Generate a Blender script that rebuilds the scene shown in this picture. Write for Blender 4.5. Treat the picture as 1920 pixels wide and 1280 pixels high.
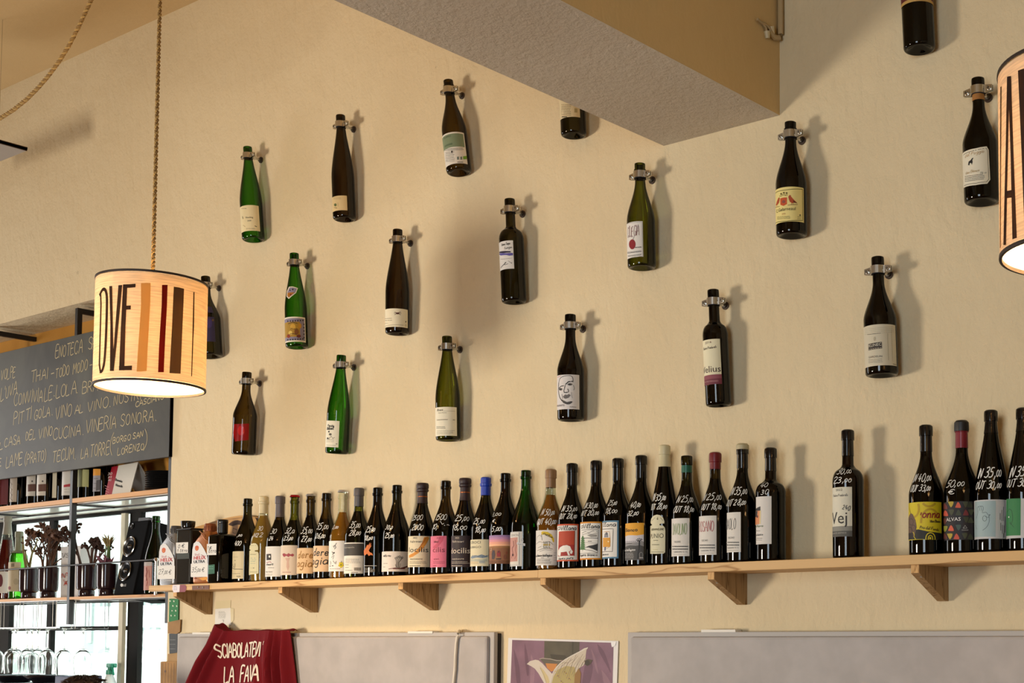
import bpy, bmesh, math, random
from mathutils import Vector, Matrix
from mathutils.geometry import tessellate_polygon

rnd = random.Random(7)
for o in list(bpy.data.objects):
    bpy.data.objects.remove(o)
SC = bpy.context.scene
COL = SC.collection
PI = math.pi

# ------------------------------------------------------------------ camera
# 50 mm-like lens, shifted (the photograph is perspective-corrected): focal length and principal point in pixels of a 1920x1280 frame
FPX, PPX, PPY = 2591.15, 1516.35, 1030.86
YAW, PITCH, ROLL = 0.60226814, 0.06044957, -0.00314466
DIST, EYE = 2.9, 1.5
CAM = Vector((0.0, -DIST, EYE))
cy_, sy_, cp_, sp_, cr_, sr_ = math.cos(YAW), math.sin(YAW), math.cos(PITCH), math.sin(PITCH), math.cos(ROLL), math.sin(ROLL)
RC = (Matrix(((cr_, -sr_, 0), (sr_, cr_, 0), (0, 0, 1))) @ Matrix(((1, 0, 0), (0, cp_, sp_), (0, -sp_, cp_)))
      @ Matrix(((cy_, sy_, 0), (0, 0, -1), (-sy_, cy_, 0))))       # world -> (right, down, forward)
RCT = RC.transposed()
cd = bpy.data.cameras.new('camera')
cd.sensor_fit = 'HORIZONTAL'; cd.sensor_width = 36.0
cd.lens = FPX / 1920 * 36
cd.shift_x = (960 - PPX) / 1920
cd.shift_y = (PPY - 640) / 1920
cd.clip_start = 0.05
camo = bpy.data.objects.new('camera', cd); COL.objects.link(camo)
m3 = Matrix((RC[0], -RC[1], -RC[2])).transposed()
camo.matrix_world = Matrix.Translation(CAM) @ m3.to_4x4()
SC.camera = camo

# ------------------------------------------------------------------ world, lights, exposure
w = bpy.data.worlds.new('daylight'); SC.world = w; w.use_nodes = True
bg = w.node_tree.nodes['Background']; bg.inputs[0].default_value = (0.90, 0.97, 1.0, 1); bg.inputs[1].default_value = 6.0
SC.view_settings.view_transform = 'Standard'; SC.view_settings.look = 'None'
SC.view_settings.gamma = 1.0; SC.view_settings.use_curve_mapping = False
SC.view_settings.exposure = 0.0
SC.cycles.max_bounces = 8; SC.cycles.transparent_max_bounces = 24
SC.cycles.diffuse_bounces = 3; SC.cycles.glossy_bounces = 3
SC.cycles.caustics_reflective = False; SC.cycles.caustics_refractive = False
SC.cycles.sample_clamp_indirect = 6.0

def area(name, loc, target, sx, sy, power, color, spread=180):
    l = bpy.data.lights.new(name, 'AREA'); l.shape = 'RECTANGLE'; l.size = sx; l.size_y = sy
    l.energy = power; l.color = color; l.spread = math.radians(spread)
    o = bpy.data.objects.new(name, l); COL.objects.link(o); o.location = loc
    o.rotation_euler = (Vector(target) - Vector(loc)).to_track_quat('-Z', 'Y').to_euler()
    return o
# daylight of the street windows behind the camera and of the glazed door at the far left end, and the low warm lamp at the left
area('street_window_light', (-0.35, -5.85, 1.60), (-0.35, 0, 1.60), 1.4, 2.6, 112, (0.76, 0.89, 1.0))
area('side_door_light', (-7.8, -0.95, 1.60), (0, -0.95, 1.60), 0.55, 2.6, 46, (0.97, 0.98, 1.0))
area('warm_room_lamp', (-4.85, -4.0, 1.30), (-3.6, 0, 1.7), 0.75, 0.75, 50, (1.0, 0.90, 0.76), 114)

# ------------------------------------------------------------------ rays through photo pixels meet real surfaces
def ray(x, y):
    return (RCT @ Vector(((x - PPX) / FPX, (y - PPY) / FPX, 1.0)))
def aty(x, y, Y=0.0):
    d = ray(x, y); return CAM + d * ((Y - CAM.y) / d.y)
def atz(x, y, Z):
    d = ray(x, y); return CAM + d * ((Z - CAM.z) / d.z)
def atx(x, y, X):
    d = ray(x, y); return CAM + d * ((X - CAM.x) / d.x)
def atdepth(x, y, dep):
    return CAM + ray(x, y) * dep
def depth(p):
    return (RC @ (Vector(p) - CAM)).z

# ------------------------------------------------------------------ materials
MATS = {}
def lin(c):
    return tuple(((v / 255) / 12.92 if v / 255 <= 0.04045 else ((v / 255 + 0.055) / 1.055) ** 2.4) for v in c)
def hexc(h):
    h = h.lstrip('#'); return tuple(int(h[i:i + 2], 16) for i in (0, 2, 4))
def newmat(name):
    m = bpy.data.materials.new(name); m.use_nodes = True
    return m, m.node_tree, m.node_tree.nodes['Principled BSDF']
def paint(h, rough=0.55, metal=0.0, spec=0.5, vary=0.0):
    k = ('paint', h, rough, metal, spec, vary)
    if k in MATS: return MATS[k]
    m, nt, b = newmat('paint_' + h.lstrip('#'))
    c = lin(hexc(h))
    b.inputs['Base Color'].default_value = (*c, 1); b.inputs['Roughness'].default_value = rough
    b.inputs['Metallic'].default_value = metal; b.inputs['Specular IOR Level'].default_value = spec
    if vary:
        tc = nt.nodes.new('ShaderNodeTexCoord'); n = nt.nodes.new('ShaderNodeTexNoise'); n.inputs['Scale'].default_value = 14
        n.inputs['Detail'].default_value = 6
        r = nt.nodes.new('ShaderNodeValToRGB')
        r.color_ramp.elements[0].position = 0.35; r.color_ramp.elements[1].position = 0.65
        r.color_ramp.elements[0].color = (*[v * (1 - vary) for v in c], 1); r.color_ramp.elements[1].color = (*[min(1, v * (1 + vary)) for v in c], 1)
        nt.links.new(tc.outputs['Object'], n.inputs['Vector']); nt.links.new(n.outputs['Fac'], r.inputs[0]); nt.links.new(r.outputs[0], b.inputs['Base Color'])
    MATS[k] = m
    return m
def glass(T, rough=0.02, body=None, bodyfac=0.0, f0=0.04):
    """hollow glass seen as a thin shell: absorption grows with the slant path, Schlick reflection; body = cloudy liquid scatter"""
    k = ('glass', T, rough, body, bodyfac, f0)
    if k in MATS: return MATS[k]
    m = bpy.data.materials.new('glass'); m.use_nodes = True
    nt = m.node_tree; nt.nodes.clear(); N = nt.nodes.new; L = nt.links.new
    out = N('ShaderNodeOutputMaterial'); geo = N('ShaderNodeNewGeometry')
    dot = N('ShaderNodeVectorMath'); dot.operation = 'DOT_PRODUCT'
    L(geo.outputs['Normal'], dot.inputs[0]); L(geo.outputs['Incoming'], dot.inputs[1])
    ab = N('ShaderNodeMath'); ab.operation = 'ABSOLUTE'; L(dot.outputs['Value'], ab.inputs[0])
    mx = N('ShaderNodeMath'); mx.operation = 'MAXIMUM'; mx.inputs[1].default_value = 0.3; L(ab.outputs[0], mx.inputs[0])
    inv = N('ShaderNodeMath'); inv.operation = 'DIVIDE'; inv.inputs[0].default_value = 1.0; L(mx.outputs[0], inv.inputs[1])
    comb = N('ShaderNodeCombineColor')
    for i in range(3):
        p = N('ShaderNodeMath'); p.operation = 'POWER'; p.inputs[0].default_value = T[i]; L(inv.outputs[0], p.inputs[1]); L(p.outputs[0], comb.inputs[i])
    tr = N('ShaderNodeBsdfTransparent'); L(comb.outputs[0], tr.inputs[0])
    base = tr
    if body:
        df = N('ShaderNodeBsdfDiffuse'); df.inputs[0].default_value = (*lin(hexc(body)), 1)
        mb = N('ShaderNodeMixShader'); mb.inputs[0].default_value = bodyfac; L(tr.outputs[0], mb.inputs[1]); L(df.outputs[0], mb.inputs[2]); base = mb
    om = N('ShaderNodeMath'); om.operation = 'SUBTRACT'; om.inputs[0].default_value = 1.0; L(ab.outputs[0], om.inputs[1])
    p5 = N('ShaderNodeMath'); p5.operation = 'POWER'; p5.inputs[1].default_value = 5.0; L(om.outputs[0], p5.inputs[0])
    sc = N('ShaderNodeMath'); sc.operation = 'MULTIPLY_ADD'; sc.inputs[1].default_value = 1 - f0; sc.inputs[2].default_value = f0; L(p5.outputs[0], sc.inputs[0])
    gl = N('ShaderNodeBsdfGlossy'); gl.inputs['Roughness'].default_value = rough
    mixs = N('ShaderNodeMixShader'); L(sc.outputs[0], mixs.inputs[0]); L(base.outputs[0], mixs.inputs[1]); L(gl.outputs[0], mixs.inputs[2])
    L(mixs.outputs[0], out.inputs[0])
    MATS[k] = m
    return m
def plaster(name, c, speck=0.5, bump=0.35, scale=1.0):
    m, nt, b = newmat(name); N = nt.nodes.new; L = nt.links.new
    tc = N('ShaderNodeTexCoord')
    def noise(sc, det, rough, dist=0.0, vec=None):
        n = N('ShaderNodeTexNoise'); n.inputs['Scale'].default_value = sc; n.inputs['Detail'].default_value = det; n.inputs['Roughness'].default_value = rough
        n.inputs['Distortion'].default_value = dist; L(vec or tc.outputs['Object'], n.inputs['Vector']); return n
    mp = N('ShaderNodeMapping'); mp.inputs['Scale'].default_value = (1.0, 1.0, 0.55); L(tc.outputs['Object'], mp.inputs[0])
    n1 = noise(1.1, 6, 0.6); n2 = noise(26 * scale, 6, 0.62, 0.3, mp.outputs[0]); n3 = noise(6, 3, 0.5); n4 = noise(95 * scale, 3, 0.6)
    r = N('ShaderNodeValToRGB'); cr = r.color_ramp
    cr.elements[0].position = 0.3; cr.elements[0].color = (*[v * q for v, q in zip(c, (.95, .92, .88))], 1)
    cr.elements[1].position = 0.7; cr.elements[1].color = (*[min(1, v * 1.04) for v in c], 1)
    L(n1.outputs['Fac'], r.inputs[0])
    v = noise(17, 9, 0.74, 0.6, mp.outputs[0])                      # sparse dents, scuffs and hairline marks
    r2 = N('ShaderNodeValToRGB'); r2.color_ramp.elements[0].position = 0.685; r2.color_ramp.elements[0].color = (0, 0, 0, 1)
    r2.color_ramp.elements[1].position = 0.77; r2.color_ramp.elements[1].color = (1, 1, 1, 1)
    L(v.outputs['Fac'], r2.inputs[0])
    mul = N('ShaderNodeMath'); mul.operation = 'MULTIPLY'; mul.inputs[1].default_value = speck; L(r2.outputs[0], mul.inputs[0])
    mx = N('ShaderNodeMix'); mx.data_type = 'RGBA'; L(mul.outputs[0], mx.inputs[0]); L(r.outputs[0], mx.inputs[6]); mx.inputs[7].default_value = (*[q * 0.5 for q in c], 1)
    L(mx.outputs[2], b.inputs['Base Color'])
    b.inputs['Roughness'].default_value = 0.85; b.inputs['Specular IOR Level'].default_value = 0.2
    a1 = N('ShaderNodeMath'); a1.operation = 'MULTIPLY_ADD'; a1.inputs[1].default_value = 1.2; L(n3.outputs['Fac'], a1.inputs[0]); L(n2.outputs['Fac'], a1.inputs[2])
    a2 = N('ShaderNodeMath'); a2.operation = 'MULTIPLY_ADD'; a2.inputs[1].default_value = 0.22; L(n4.outputs['Fac'], a2.inputs[0]); L(a1.outputs[0], a2.inputs[2])
    a3 = N('ShaderNodeMath'); a3.operation = 'MULTIPLY_ADD'; a3.inputs[1].default_value = -0.5; L(r2.outputs[0], a3.inputs[0]); L(a2.outputs[0], a3.inputs[2])
    bp = N('ShaderNodeBump'); bp.inputs['Strength'].default_value = bump; bp.inputs['Distance'].default_value = 0.010
    L(a3.outputs[0], bp.inputs['Height']); L(bp.outputs[0], b.inputs['Normal'])
    return m
def wood(name, c1, c2, axis='X', scale=1.0, rough=0.5, ring=9.0):
    m, nt, b = newmat(name); N = nt.nodes.new; L = nt.links.new
    tc = N('ShaderNodeTexCoord'); mp = N('ShaderNodeMapping')
    s = {'X': (0.5, 6, 9), 'Y': (6, 0.5, 9), 'Z': (6, 9, 0.5)}[axis]
    mp.inputs['Scale'].default_value = tuple(v * scale for v in s); L(tc.outputs['Object'], mp.inputs[0])
    n = N('ShaderNodeTexNoise'); n.inputs['Scale'].default_value = 2.2; n.inputs['Detail'].default_value = 3; n.inputs['Distortion'].default_value = 0.4; L(mp.outputs[0], n.inputs['Vector'])
    mm = N('ShaderNodeMath'); mm.operation = 'MULTIPLY'; mm.inputs[1].default_value = ring; L(n.outputs['Fac'], mm.inputs[0])
    fr = N('ShaderNodeMath'); fr.operation = 'FRACT'; L(mm.outputs[0], fr.inputs[0])
    n2 = N('ShaderNodeTexNoise'); n2.inputs['Scale'].default_value = 28; n2.inputs['Detail'].default_value = 4; L(mp.outputs[0], n2.inputs['Vector'])
    r = N('ShaderNodeValToRGB'); e = r.color_ramp.elements; a = lin(hexc(c1)); d = lin(hexc(c2))
    mid = tuple(p * .72 + q * .28 for p, q in zip(a, d))
    e[0].position = 0.0; e[0].color = (*a, 1); e[1].position = 1.0; e[1].color = (*a, 1)
    for pos, cc in ((.55, a), (.80, mid), (.90, d), (.96, mid)): k = e.new(pos); k.color = (*cc, 1)
    av = N('ShaderNodeMath'); av.operation = 'MULTIPLY_ADD'; av.inputs[1].default_value = 0.16; L(n2.outputs['Fac'], av.inputs[0]); L(fr.outputs[0], av.inputs[2])
    L(av.outputs[0], r.inputs[0]); L(r.outputs[0], b.inputs['Base Color']); b.inputs['Roughness'].default_value = rough
    b.inputs['Specular IOR Level'].default_value = 0.3
    return m

# ------------------------------------------------------------------ mesh building
class MB:
    def __init__(s): s.v = []; s.f = []; s.m = []; s.sm = []
    def add(s, vs, fs, mi=0, smooth=False):
        o = len(s.v); s.v += [tuple(q) for q in vs]
        for f in fs: s.f.append(tuple(i + o for i in f)); s.m.append(mi); s.sm.append(smooth)
        return s
    def box(s, a, b, mi=0):
        x0, y0, z0 = a; x1, y1, z1 = b
        if x0 > x1: x0, x1 = x1, x0
        if y0 > y1: y0, y1 = y1, y0
        if z0 > z1: z0, z1 = z1, z0
        return s.add([(x0, y0, z0), (x1, y0, z0), (x1, y1, z0), (x0, y1, z0), (x0, y0, z1), (x1, y0, z1), (x1, y1, z1), (x0, y1, z1)],
                     [(3, 2, 1, 0), (4, 5, 6, 7), (0, 1, 5, 4), (1, 2, 6, 5), (2, 3, 7, 6), (3, 0, 4, 7)], mi)
    def bbox(s, a, b, r=0.002, mi=0):
        """box with chamfered edges"""
        bm = bmesh.new(); c = [(p + q) / 2 for p, q in zip(a, b)]; d = [abs(q - p) for p, q in zip(a, b)]
        bmesh.ops.create_cube(bm, size=1.0, matrix=Matrix.Translation(c) @ Matrix.Diagonal((*d, 1)))
        bmesh.ops.bevel(bm, geom=bm.edges[:], offset=r, segments=2, affect='EDGES', profile=0.5)
        return s.bm(bm, mi)
    def bm(s, bm, mi=0, smooth=False):
        bm.verts.index_update()
        s.add([v.co[:] for v in bm.verts], [[v.index for v in f.verts] for f in bm.faces], mi, smooth); bm.free(); return s
    def lathe(s, prof, n=24, mi=0, M=None, smooth=True):
        """prof: list of (r, z); r=0 ends are poles"""
        vs = []; rows = []
        for r, z in prof:
            if r <= 1e-7: rows.append([len(vs)]); vs.append(Vector((0, 0, z)))
            else:
                rows.append(list(range(len(vs), len(vs) + n)))
                vs += [Vector((r * math.cos(2 * PI * i / n), r * math.sin(2 * PI * i / n), z)) for i in range(n)]
        fs = []
        for a, b in zip(rows, rows[1:]):
            if len(a) == 1 and len(b) == 1: continue
            for i in range(n):
                j = (i + 1) % n
                if len(a) == 1: fs.append((a[0], b[j], b[i]))
                elif len(b) == 1: fs.append((a[i], a[j], b[0]))
                else: fs.append((a[i], a[j], b[j], b[i]))
        if M: vs = [M @ v for v in vs]
        return s.add(vs, fs, mi, smooth)
    def cyl(s, p0, p1, r, n=12, mi=0, r1=None):
        p0 = Vector(p0); p1 = Vector(p1); d = p1 - p0
        M = Matrix.Translation(p0) @ d.to_track_quat('Z', 'Y').to_matrix().to_4x4()
        h = d.length; r1 = r if r1 is None else r1
        return s.lathe([(0, 0), (r, 0), (r1, h), (0, h)], n, mi, M)
    def tube(s, pts, r, n=8, mi=0, rads=None):
        pts = [Vector(p) for p in pts]; vs = []; fs = []; k = len(pts)
        up = Vector((0.13, 0.31, 0.94))
        for i, p in enumerate(pts):
            t = (pts[min(i + 1, k - 1)] - pts[max(i - 1, 0)]).normalized()
            a = t.cross(up)
            if a.length < 1e-4: a = t.cross(Vector((1, 0, 0)))
            a.normalize(); b = t.cross(a); rr = rads[i] if rads else r
            vs += [p + (a * math.cos(2 * PI * j / n) + b * math.sin(2 * PI * j / n)) * rr for j in range(n)]
        for i in range(k - 1):
            for j in range(n):
                q = (j + 1) % n
                fs.append((i * n + j, i * n + q, (i + 1) * n + q, (i + 1) * n + j))
        fs.append(tuple(range(n))[::-1]); fs.append(tuple((k - 1) * n + j for j in range(n)))
        return s.add(vs, fs, mi, True)
    def prism(s, poly, d, mi=0):
        """poly: 3-D points (planar), extruded by vector d"""
        n = len(poly); P = [Vector(p) for p in poly]; d = Vector(d)
        tri = tessellate_polygon([P])
        fs = [tuple(t) for t in tri] + [tuple(i + n for i in t[::-1]) for t in tri] + [(i, (i + 1) % n, (i + 1) % n + n, i + n) for i in range(n)]
        return s.add(P + [p + d for p in P], fs, mi)
    def mesh(s, name, mats):
        me = bpy.data.meshes.new(name); me.from_pydata(s.v, [], s.f)
        for m in mats: me.materials.append(m)
        me.polygons.foreach_set('material_index', s.m); me.polygons.foreach_set('use_smooth', s.sm)
        bm = bmesh.new(); bm.from_mesh(me); bmesh.ops.recalc_face_normals(bm, faces=bm.faces); bm.to_mesh(me); bm.free()
        if any(s.sm): me.set_sharp_from_angle(angle=math.radians(38))
        me.update(); return me
    def build(s, name, mats, parent=None, loc=None):
        if not isinstance(mats, (list, tuple)): mats = [mats]
        o = bpy.data.objects.new(name, s.mesh(name, mats)); COL.objects.link(o)
        if parent: o.parent = parent
        if loc is not None: o.location = loc
        return o
def empty(name, label, cat, M=None, group=None):
    o = bpy.data.objects.new(name, None); COL.objects.link(o); o.empty_display_size = 0.05
    if M is not None: o.matrix_world = M if isinstance(M, Matrix) else Matrix.Translation(Vector(M))
    tag(o, label, cat, group); return o
def tag(o, label, cat, group=None):
    o['label'] = label; o['category'] = cat
    if group: o['group'] = group
    return o
def struct(o):
    o['kind'] = 'structure'; return o
# ------------------------------------------------------------------ flat print that follows a surface
GL = {  # single-stroke capitals, digits and signs, unit height
'A': [[(0,0),(.3,1),(.6,0)],[(.12,.38),(.48,.38)]], 'B': [[(0,0),(0,1),(.38,.95),(.45,.78),(.36,.58),(0,.52)],[(.36,.54),(.52,.38),(.48,.1),(.3,0),(0,0)]],
'C': [[(.52,.85),(.36,1),(.14,.9),(.02,.6),(.04,.25),(.2,.02),(.4,.02),(.54,.18)]], 'D': [[(0,0),(.02,1),(.3,.92),(.5,.65),(.48,.3),(.3,.05),(0,0)]],
'E': [[(.48,1),(.04,.97),(0,0),(.5,.03)],[(.02,.52),(.4,.55)]], 'F': [[(.5,1),(.04,.97),(0,0)],[(.02,.52),(.38,.55)]],
'G': [[(.52,.85),(.34,1),(.12,.88),(.02,.55),(.06,.2),(.24,0),(.45,.06),(.52,.4),(.3,.4)]], 'H': [[(0,0),(.02,1)],[(.5,0),(.48,1)],[(.01,.5),(.49,.52)]],
'I': [[(.05,0),(.07,1)]], 'L': [[(.03,1),(0,0),(.45,.04)]], 'M': [[(0,0),(.06,1),(.32,.4),(.58,1),(.66,0)]], 'N': [[(0,0),(.04,1),(.46,.02),(.52,1)]],
'O': [[(.28,1),(.08,.82),(.01,.5),(.08,.15),(.28,0),(.48,.16),(.55,.5),(.48,.84),(.28,1)]], 'P': [[(0,0),(.03,1),(.36,.96),(.48,.76),(.36,.54),(.02,.5)]],
'R': [[(0,0),(.03,1),(.36,.96),(.46,.76),(.34,.56),(.02,.5)],[(.2,.52),(.54,0)]], 'S': [[(.48,.86),(.3,1),(.08,.88),(.1,.62),(.4,.42),(.48,.2),(.28,0),(.03,.12)]],
'T': [[(0,.97),(.55,1)],[(.28,.98),(.25,0)]], 'U': [[(.02,1),(.04,.25),(.2,.01),(.4,.06),(.5,.35),(.5,1)]], 'V': [[(0,1),(.26,0),(.54,1)]], 'Z': [[(.02,.98),(.5,1),(0,.02),(.54,.03)]],
'0': [[(.26,1),(.07,.8),(.02,.45),(.1,.1),(.27,0),(.44,.18),(.49,.55),(.42,.88),(.26,1)]], '1': [[(.05,.7),(.28,1),(.22,0)]],
'2': [[(.03,.8),(.2,1),(.42,.9),(.42,.65),(.02,.03),(.5,.06)]], '3': [[(.05,.92),(.3,1),(.44,.82),(.34,.6),(.16,.53),(.4,.45),(.46,.22),(.25,0),(0,.08)]],
'4': [[(.36,.62),(.34,.0)],[(.22,1),(.02,.35),(.5,.38)]], '5': [[(.5,1),(.16,.97),(.1,.58),(.34,.6),(.46,.35),(.32,.04),(.02,.02)]],
'6': [[(.4,1),(.12,.65),(.03,.25),(.2,0),(.42,.12),(.42,.42),(.2,.5),(.06,.3)]], '7': [[(.03,.96),(.5,1),(.2,0)],[(.15,.5),(.42,.52)]],
'8': [[(.26,.54),(.08,.75),(.24,1),(.44,.8),(.26,.54),(.04,.25),(.24,0),(.46,.2),(.26,.54)]], '9': [[(.44,.6),(.2,.5),(.06,.75),(.26,1),(.45,.85),(.42,.4),(.2,0)]],
',': [[(.1,.12),(.05,-.18)]], '.': [[(.06,.04),(.1,.0)]], '-': [[(0,.42),(.32,.46)]], "'": [[(.08,1.05),(.04,.8)]], '(': [[(.24,1.15),(.04,.75),(.02,.25),(.2,-.15)]],
')': [[(.02,1.15),(.2,.75),(.2,.25),(0,-.15)]], 'o': [[(.2,.55),(.05,.4),(.05,.12),(.2,0),(.36,.14),(.36,.42),(.2,.55)]],
'\u20ac': [[(.52,.78),(.3,.92),(.08,.7),(.02,.35),(.14,.05),(.4,.0),(.52,.12)],[(-.08,.52),(.36,.56)],[(-.1,.36),(.34,.38)]],
'e': [[(.02,.26),(.36,.32),(.3,.52),(.12,.52),(.03,.28),(.1,.03),(.26,.0),(.38,.1)]], 't': [[(.14,.85),(.12,.08),(.26,.02)],[(0,.56),(.3,.58)]],
'i': [[(.06,.55),(.06,0)],[(.07,.75),(.07,.82)]], 'r': [[(.05,.55),(.05,0)],[(.05,.35),(.16,.54),(.3,.5)]], 'a': [[(.38,.48),(.18,.55),(.03,.35),(.06,.06),(.22,.02),(.36,.2),(.38,.5),(.4,.02)]],
'd': [[(.38,.48),(.18,.55),(.03,.35),(.06,.06),(.22,.02),(.36,.2)],[(.46,1.0),(.38,.45),(.4,.02)]], 'g': [[(.38,.48),(.18,.55),(.03,.35),(.06,.06),(.22,.02),(.36,.2),(.38,.52),(.34,-.3),(.16,-.42),(.02,-.3)]],
'm': [[(.04,.0),(.05,.55),(.06,.3),(.18,.54),(.27,.45),(.27,0),(.28,.3),(.4,.54),(.5,.44),(.5,.0)]], 'n': [[(.04,.0),(.05,.55),(.06,.3),(.2,.54),(.33,.45),(.34,0)]],
'v': [[(0,.55),(.15,0),(.34,.58)]], 'l': [[(.1,.0),(.03,.3),(.18,1),(.08,.95),(.05,.1),(.2,.02)]], 's': [[(.32,.48),(.16,.56),(.05,.42),(.28,.2),(.2,.0),(.0,.06)]],
'c': [[(.34,.46),(.2,.56),(.05,.4),(.04,.14),(.18,0),(.34,.1)]], 'u': [[(.02,.55),(.04,.12),(.16,0),(.32,.2),(.36,.55),(.37,.02)]], 'p': [[(.05,.55),(.03,-.4)],[(.05,.4),(.2,.55),(.36,.35),(.3,.06),(.06,.08)]], 'b': [[(.05,1),(.03,0),(.26,.02),(.36,.25),(.24,.5),(.05,.4)]],
}
def smooth_line(pts, k=3):
    """Catmull-Rom through the points, k extra per span"""
    if len(pts) < 3: return list(pts)
    out = []; P = [pts[0]] + list(pts) + [pts[-1]]
    for i in range(1, len(P) - 2):
        a, b, c, d = P[i - 1], P[i], P[i + 1], P[i + 2]
        for j in range(k):
            t = j / k
            out.append(tuple(0.5 * (2 * b[q] + (c[q] - a[q]) * t + (2 * a[q] - 5 * b[q] + 4 * c[q] - d[q]) * t * t + (3 * b[q] - a[q] - 3 * c[q] + d[q]) * t ** 3) for q in (0, 1)))
    out.append(tuple(pts[-1])); return out
_TXT = {}
def font_mesh(s):
    if s not in _TXT:
        cu = bpy.data.curves.new('t', 'FONT'); cu.body = s; cu.resolution_u = 2; cu.size = 1.0
        ob = bpy.data.objects.new('t', cu); me = ob.to_mesh()
        vs = [(v.co.x, v.co.y) for v in me.vertices]; fs = [tuple(p.vertices) for p in me.polygons]
        ob.to_mesh_clear(); bpy.data.objects.remove(ob); bpy.data.curves.remove(cu)
        x0 = min(v[0] for v in vs); x1 = max(v[0] for v in vs)
        _TXT[s] = ([(x - x0, y) for x, y in vs], fs, x1 - x0)
    return _TXT[s]

class Plane:
    """flat surface; u, v in metres along eu, ev from origin, facing n"""
    def __init__(s, o, eu=(1, 0, 0), ev=(0, 0, 1), M=None):
        s.o = Vector(o); s.eu = Vector(eu); s.ev = Vector(ev); s.n = s.eu.cross(s.ev).normalized(); s.step = None
        s.Mi = M.inverted() if M is not None else Matrix()
    def hit(s, x, y):
        d = ray(x, y); t = (s.o - CAM).dot(s.n) / d.dot(s.n); q = CAM + d * t - s.o
        return (q.dot(s.eu), q.dot(s.ev))
    def pos(s, u, v, off): return s.Mi @ (s.o + s.eu * u + s.ev * v + s.n * off)
    def pxm(s, x, y):
        d = ray(x, y); t = (s.o - CAM).dot(s.n) / d.dot(s.n); return t / FPX
class Round:
    """surface of revolution about the local z axis of M with radius rf(z)"""
    def __init__(s, M, rf, rb):
        s.M = M; s.Mi = M.inverted(); s.rf = rf; s.rb = rb; s.step = 0.006
        s.o = s.Mi @ CAM; s.R = s.Mi.to_3x3()
    def hit(s, x, y):
        d = s.R @ ray(x, y); z = None; r = s.rb
        for _ in range(8):
            a = d.x * d.x + d.y * d.y; b = s.o.x * d.x + s.o.y * d.y; c = s.o.x ** 2 + s.o.y ** 2 - r * r
            D = b * b - a * c
            t = (-b - math.sqrt(max(D, 0.0))) / a
            p = s.o + d * t
            r = 0.5 * r + 0.5 * s.rf(p.z)
        return (math.atan2(p.x, -p.y) * s.rb, p.z)
    def pos(s, u, v, off):
        a = u / s.rb; r = s.rf(v) + off
        return Vector((r * math.sin(a), -r * math.cos(a), v))
    def pxm(s, x, y): return depth(s.M.translation) / FPX

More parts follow.
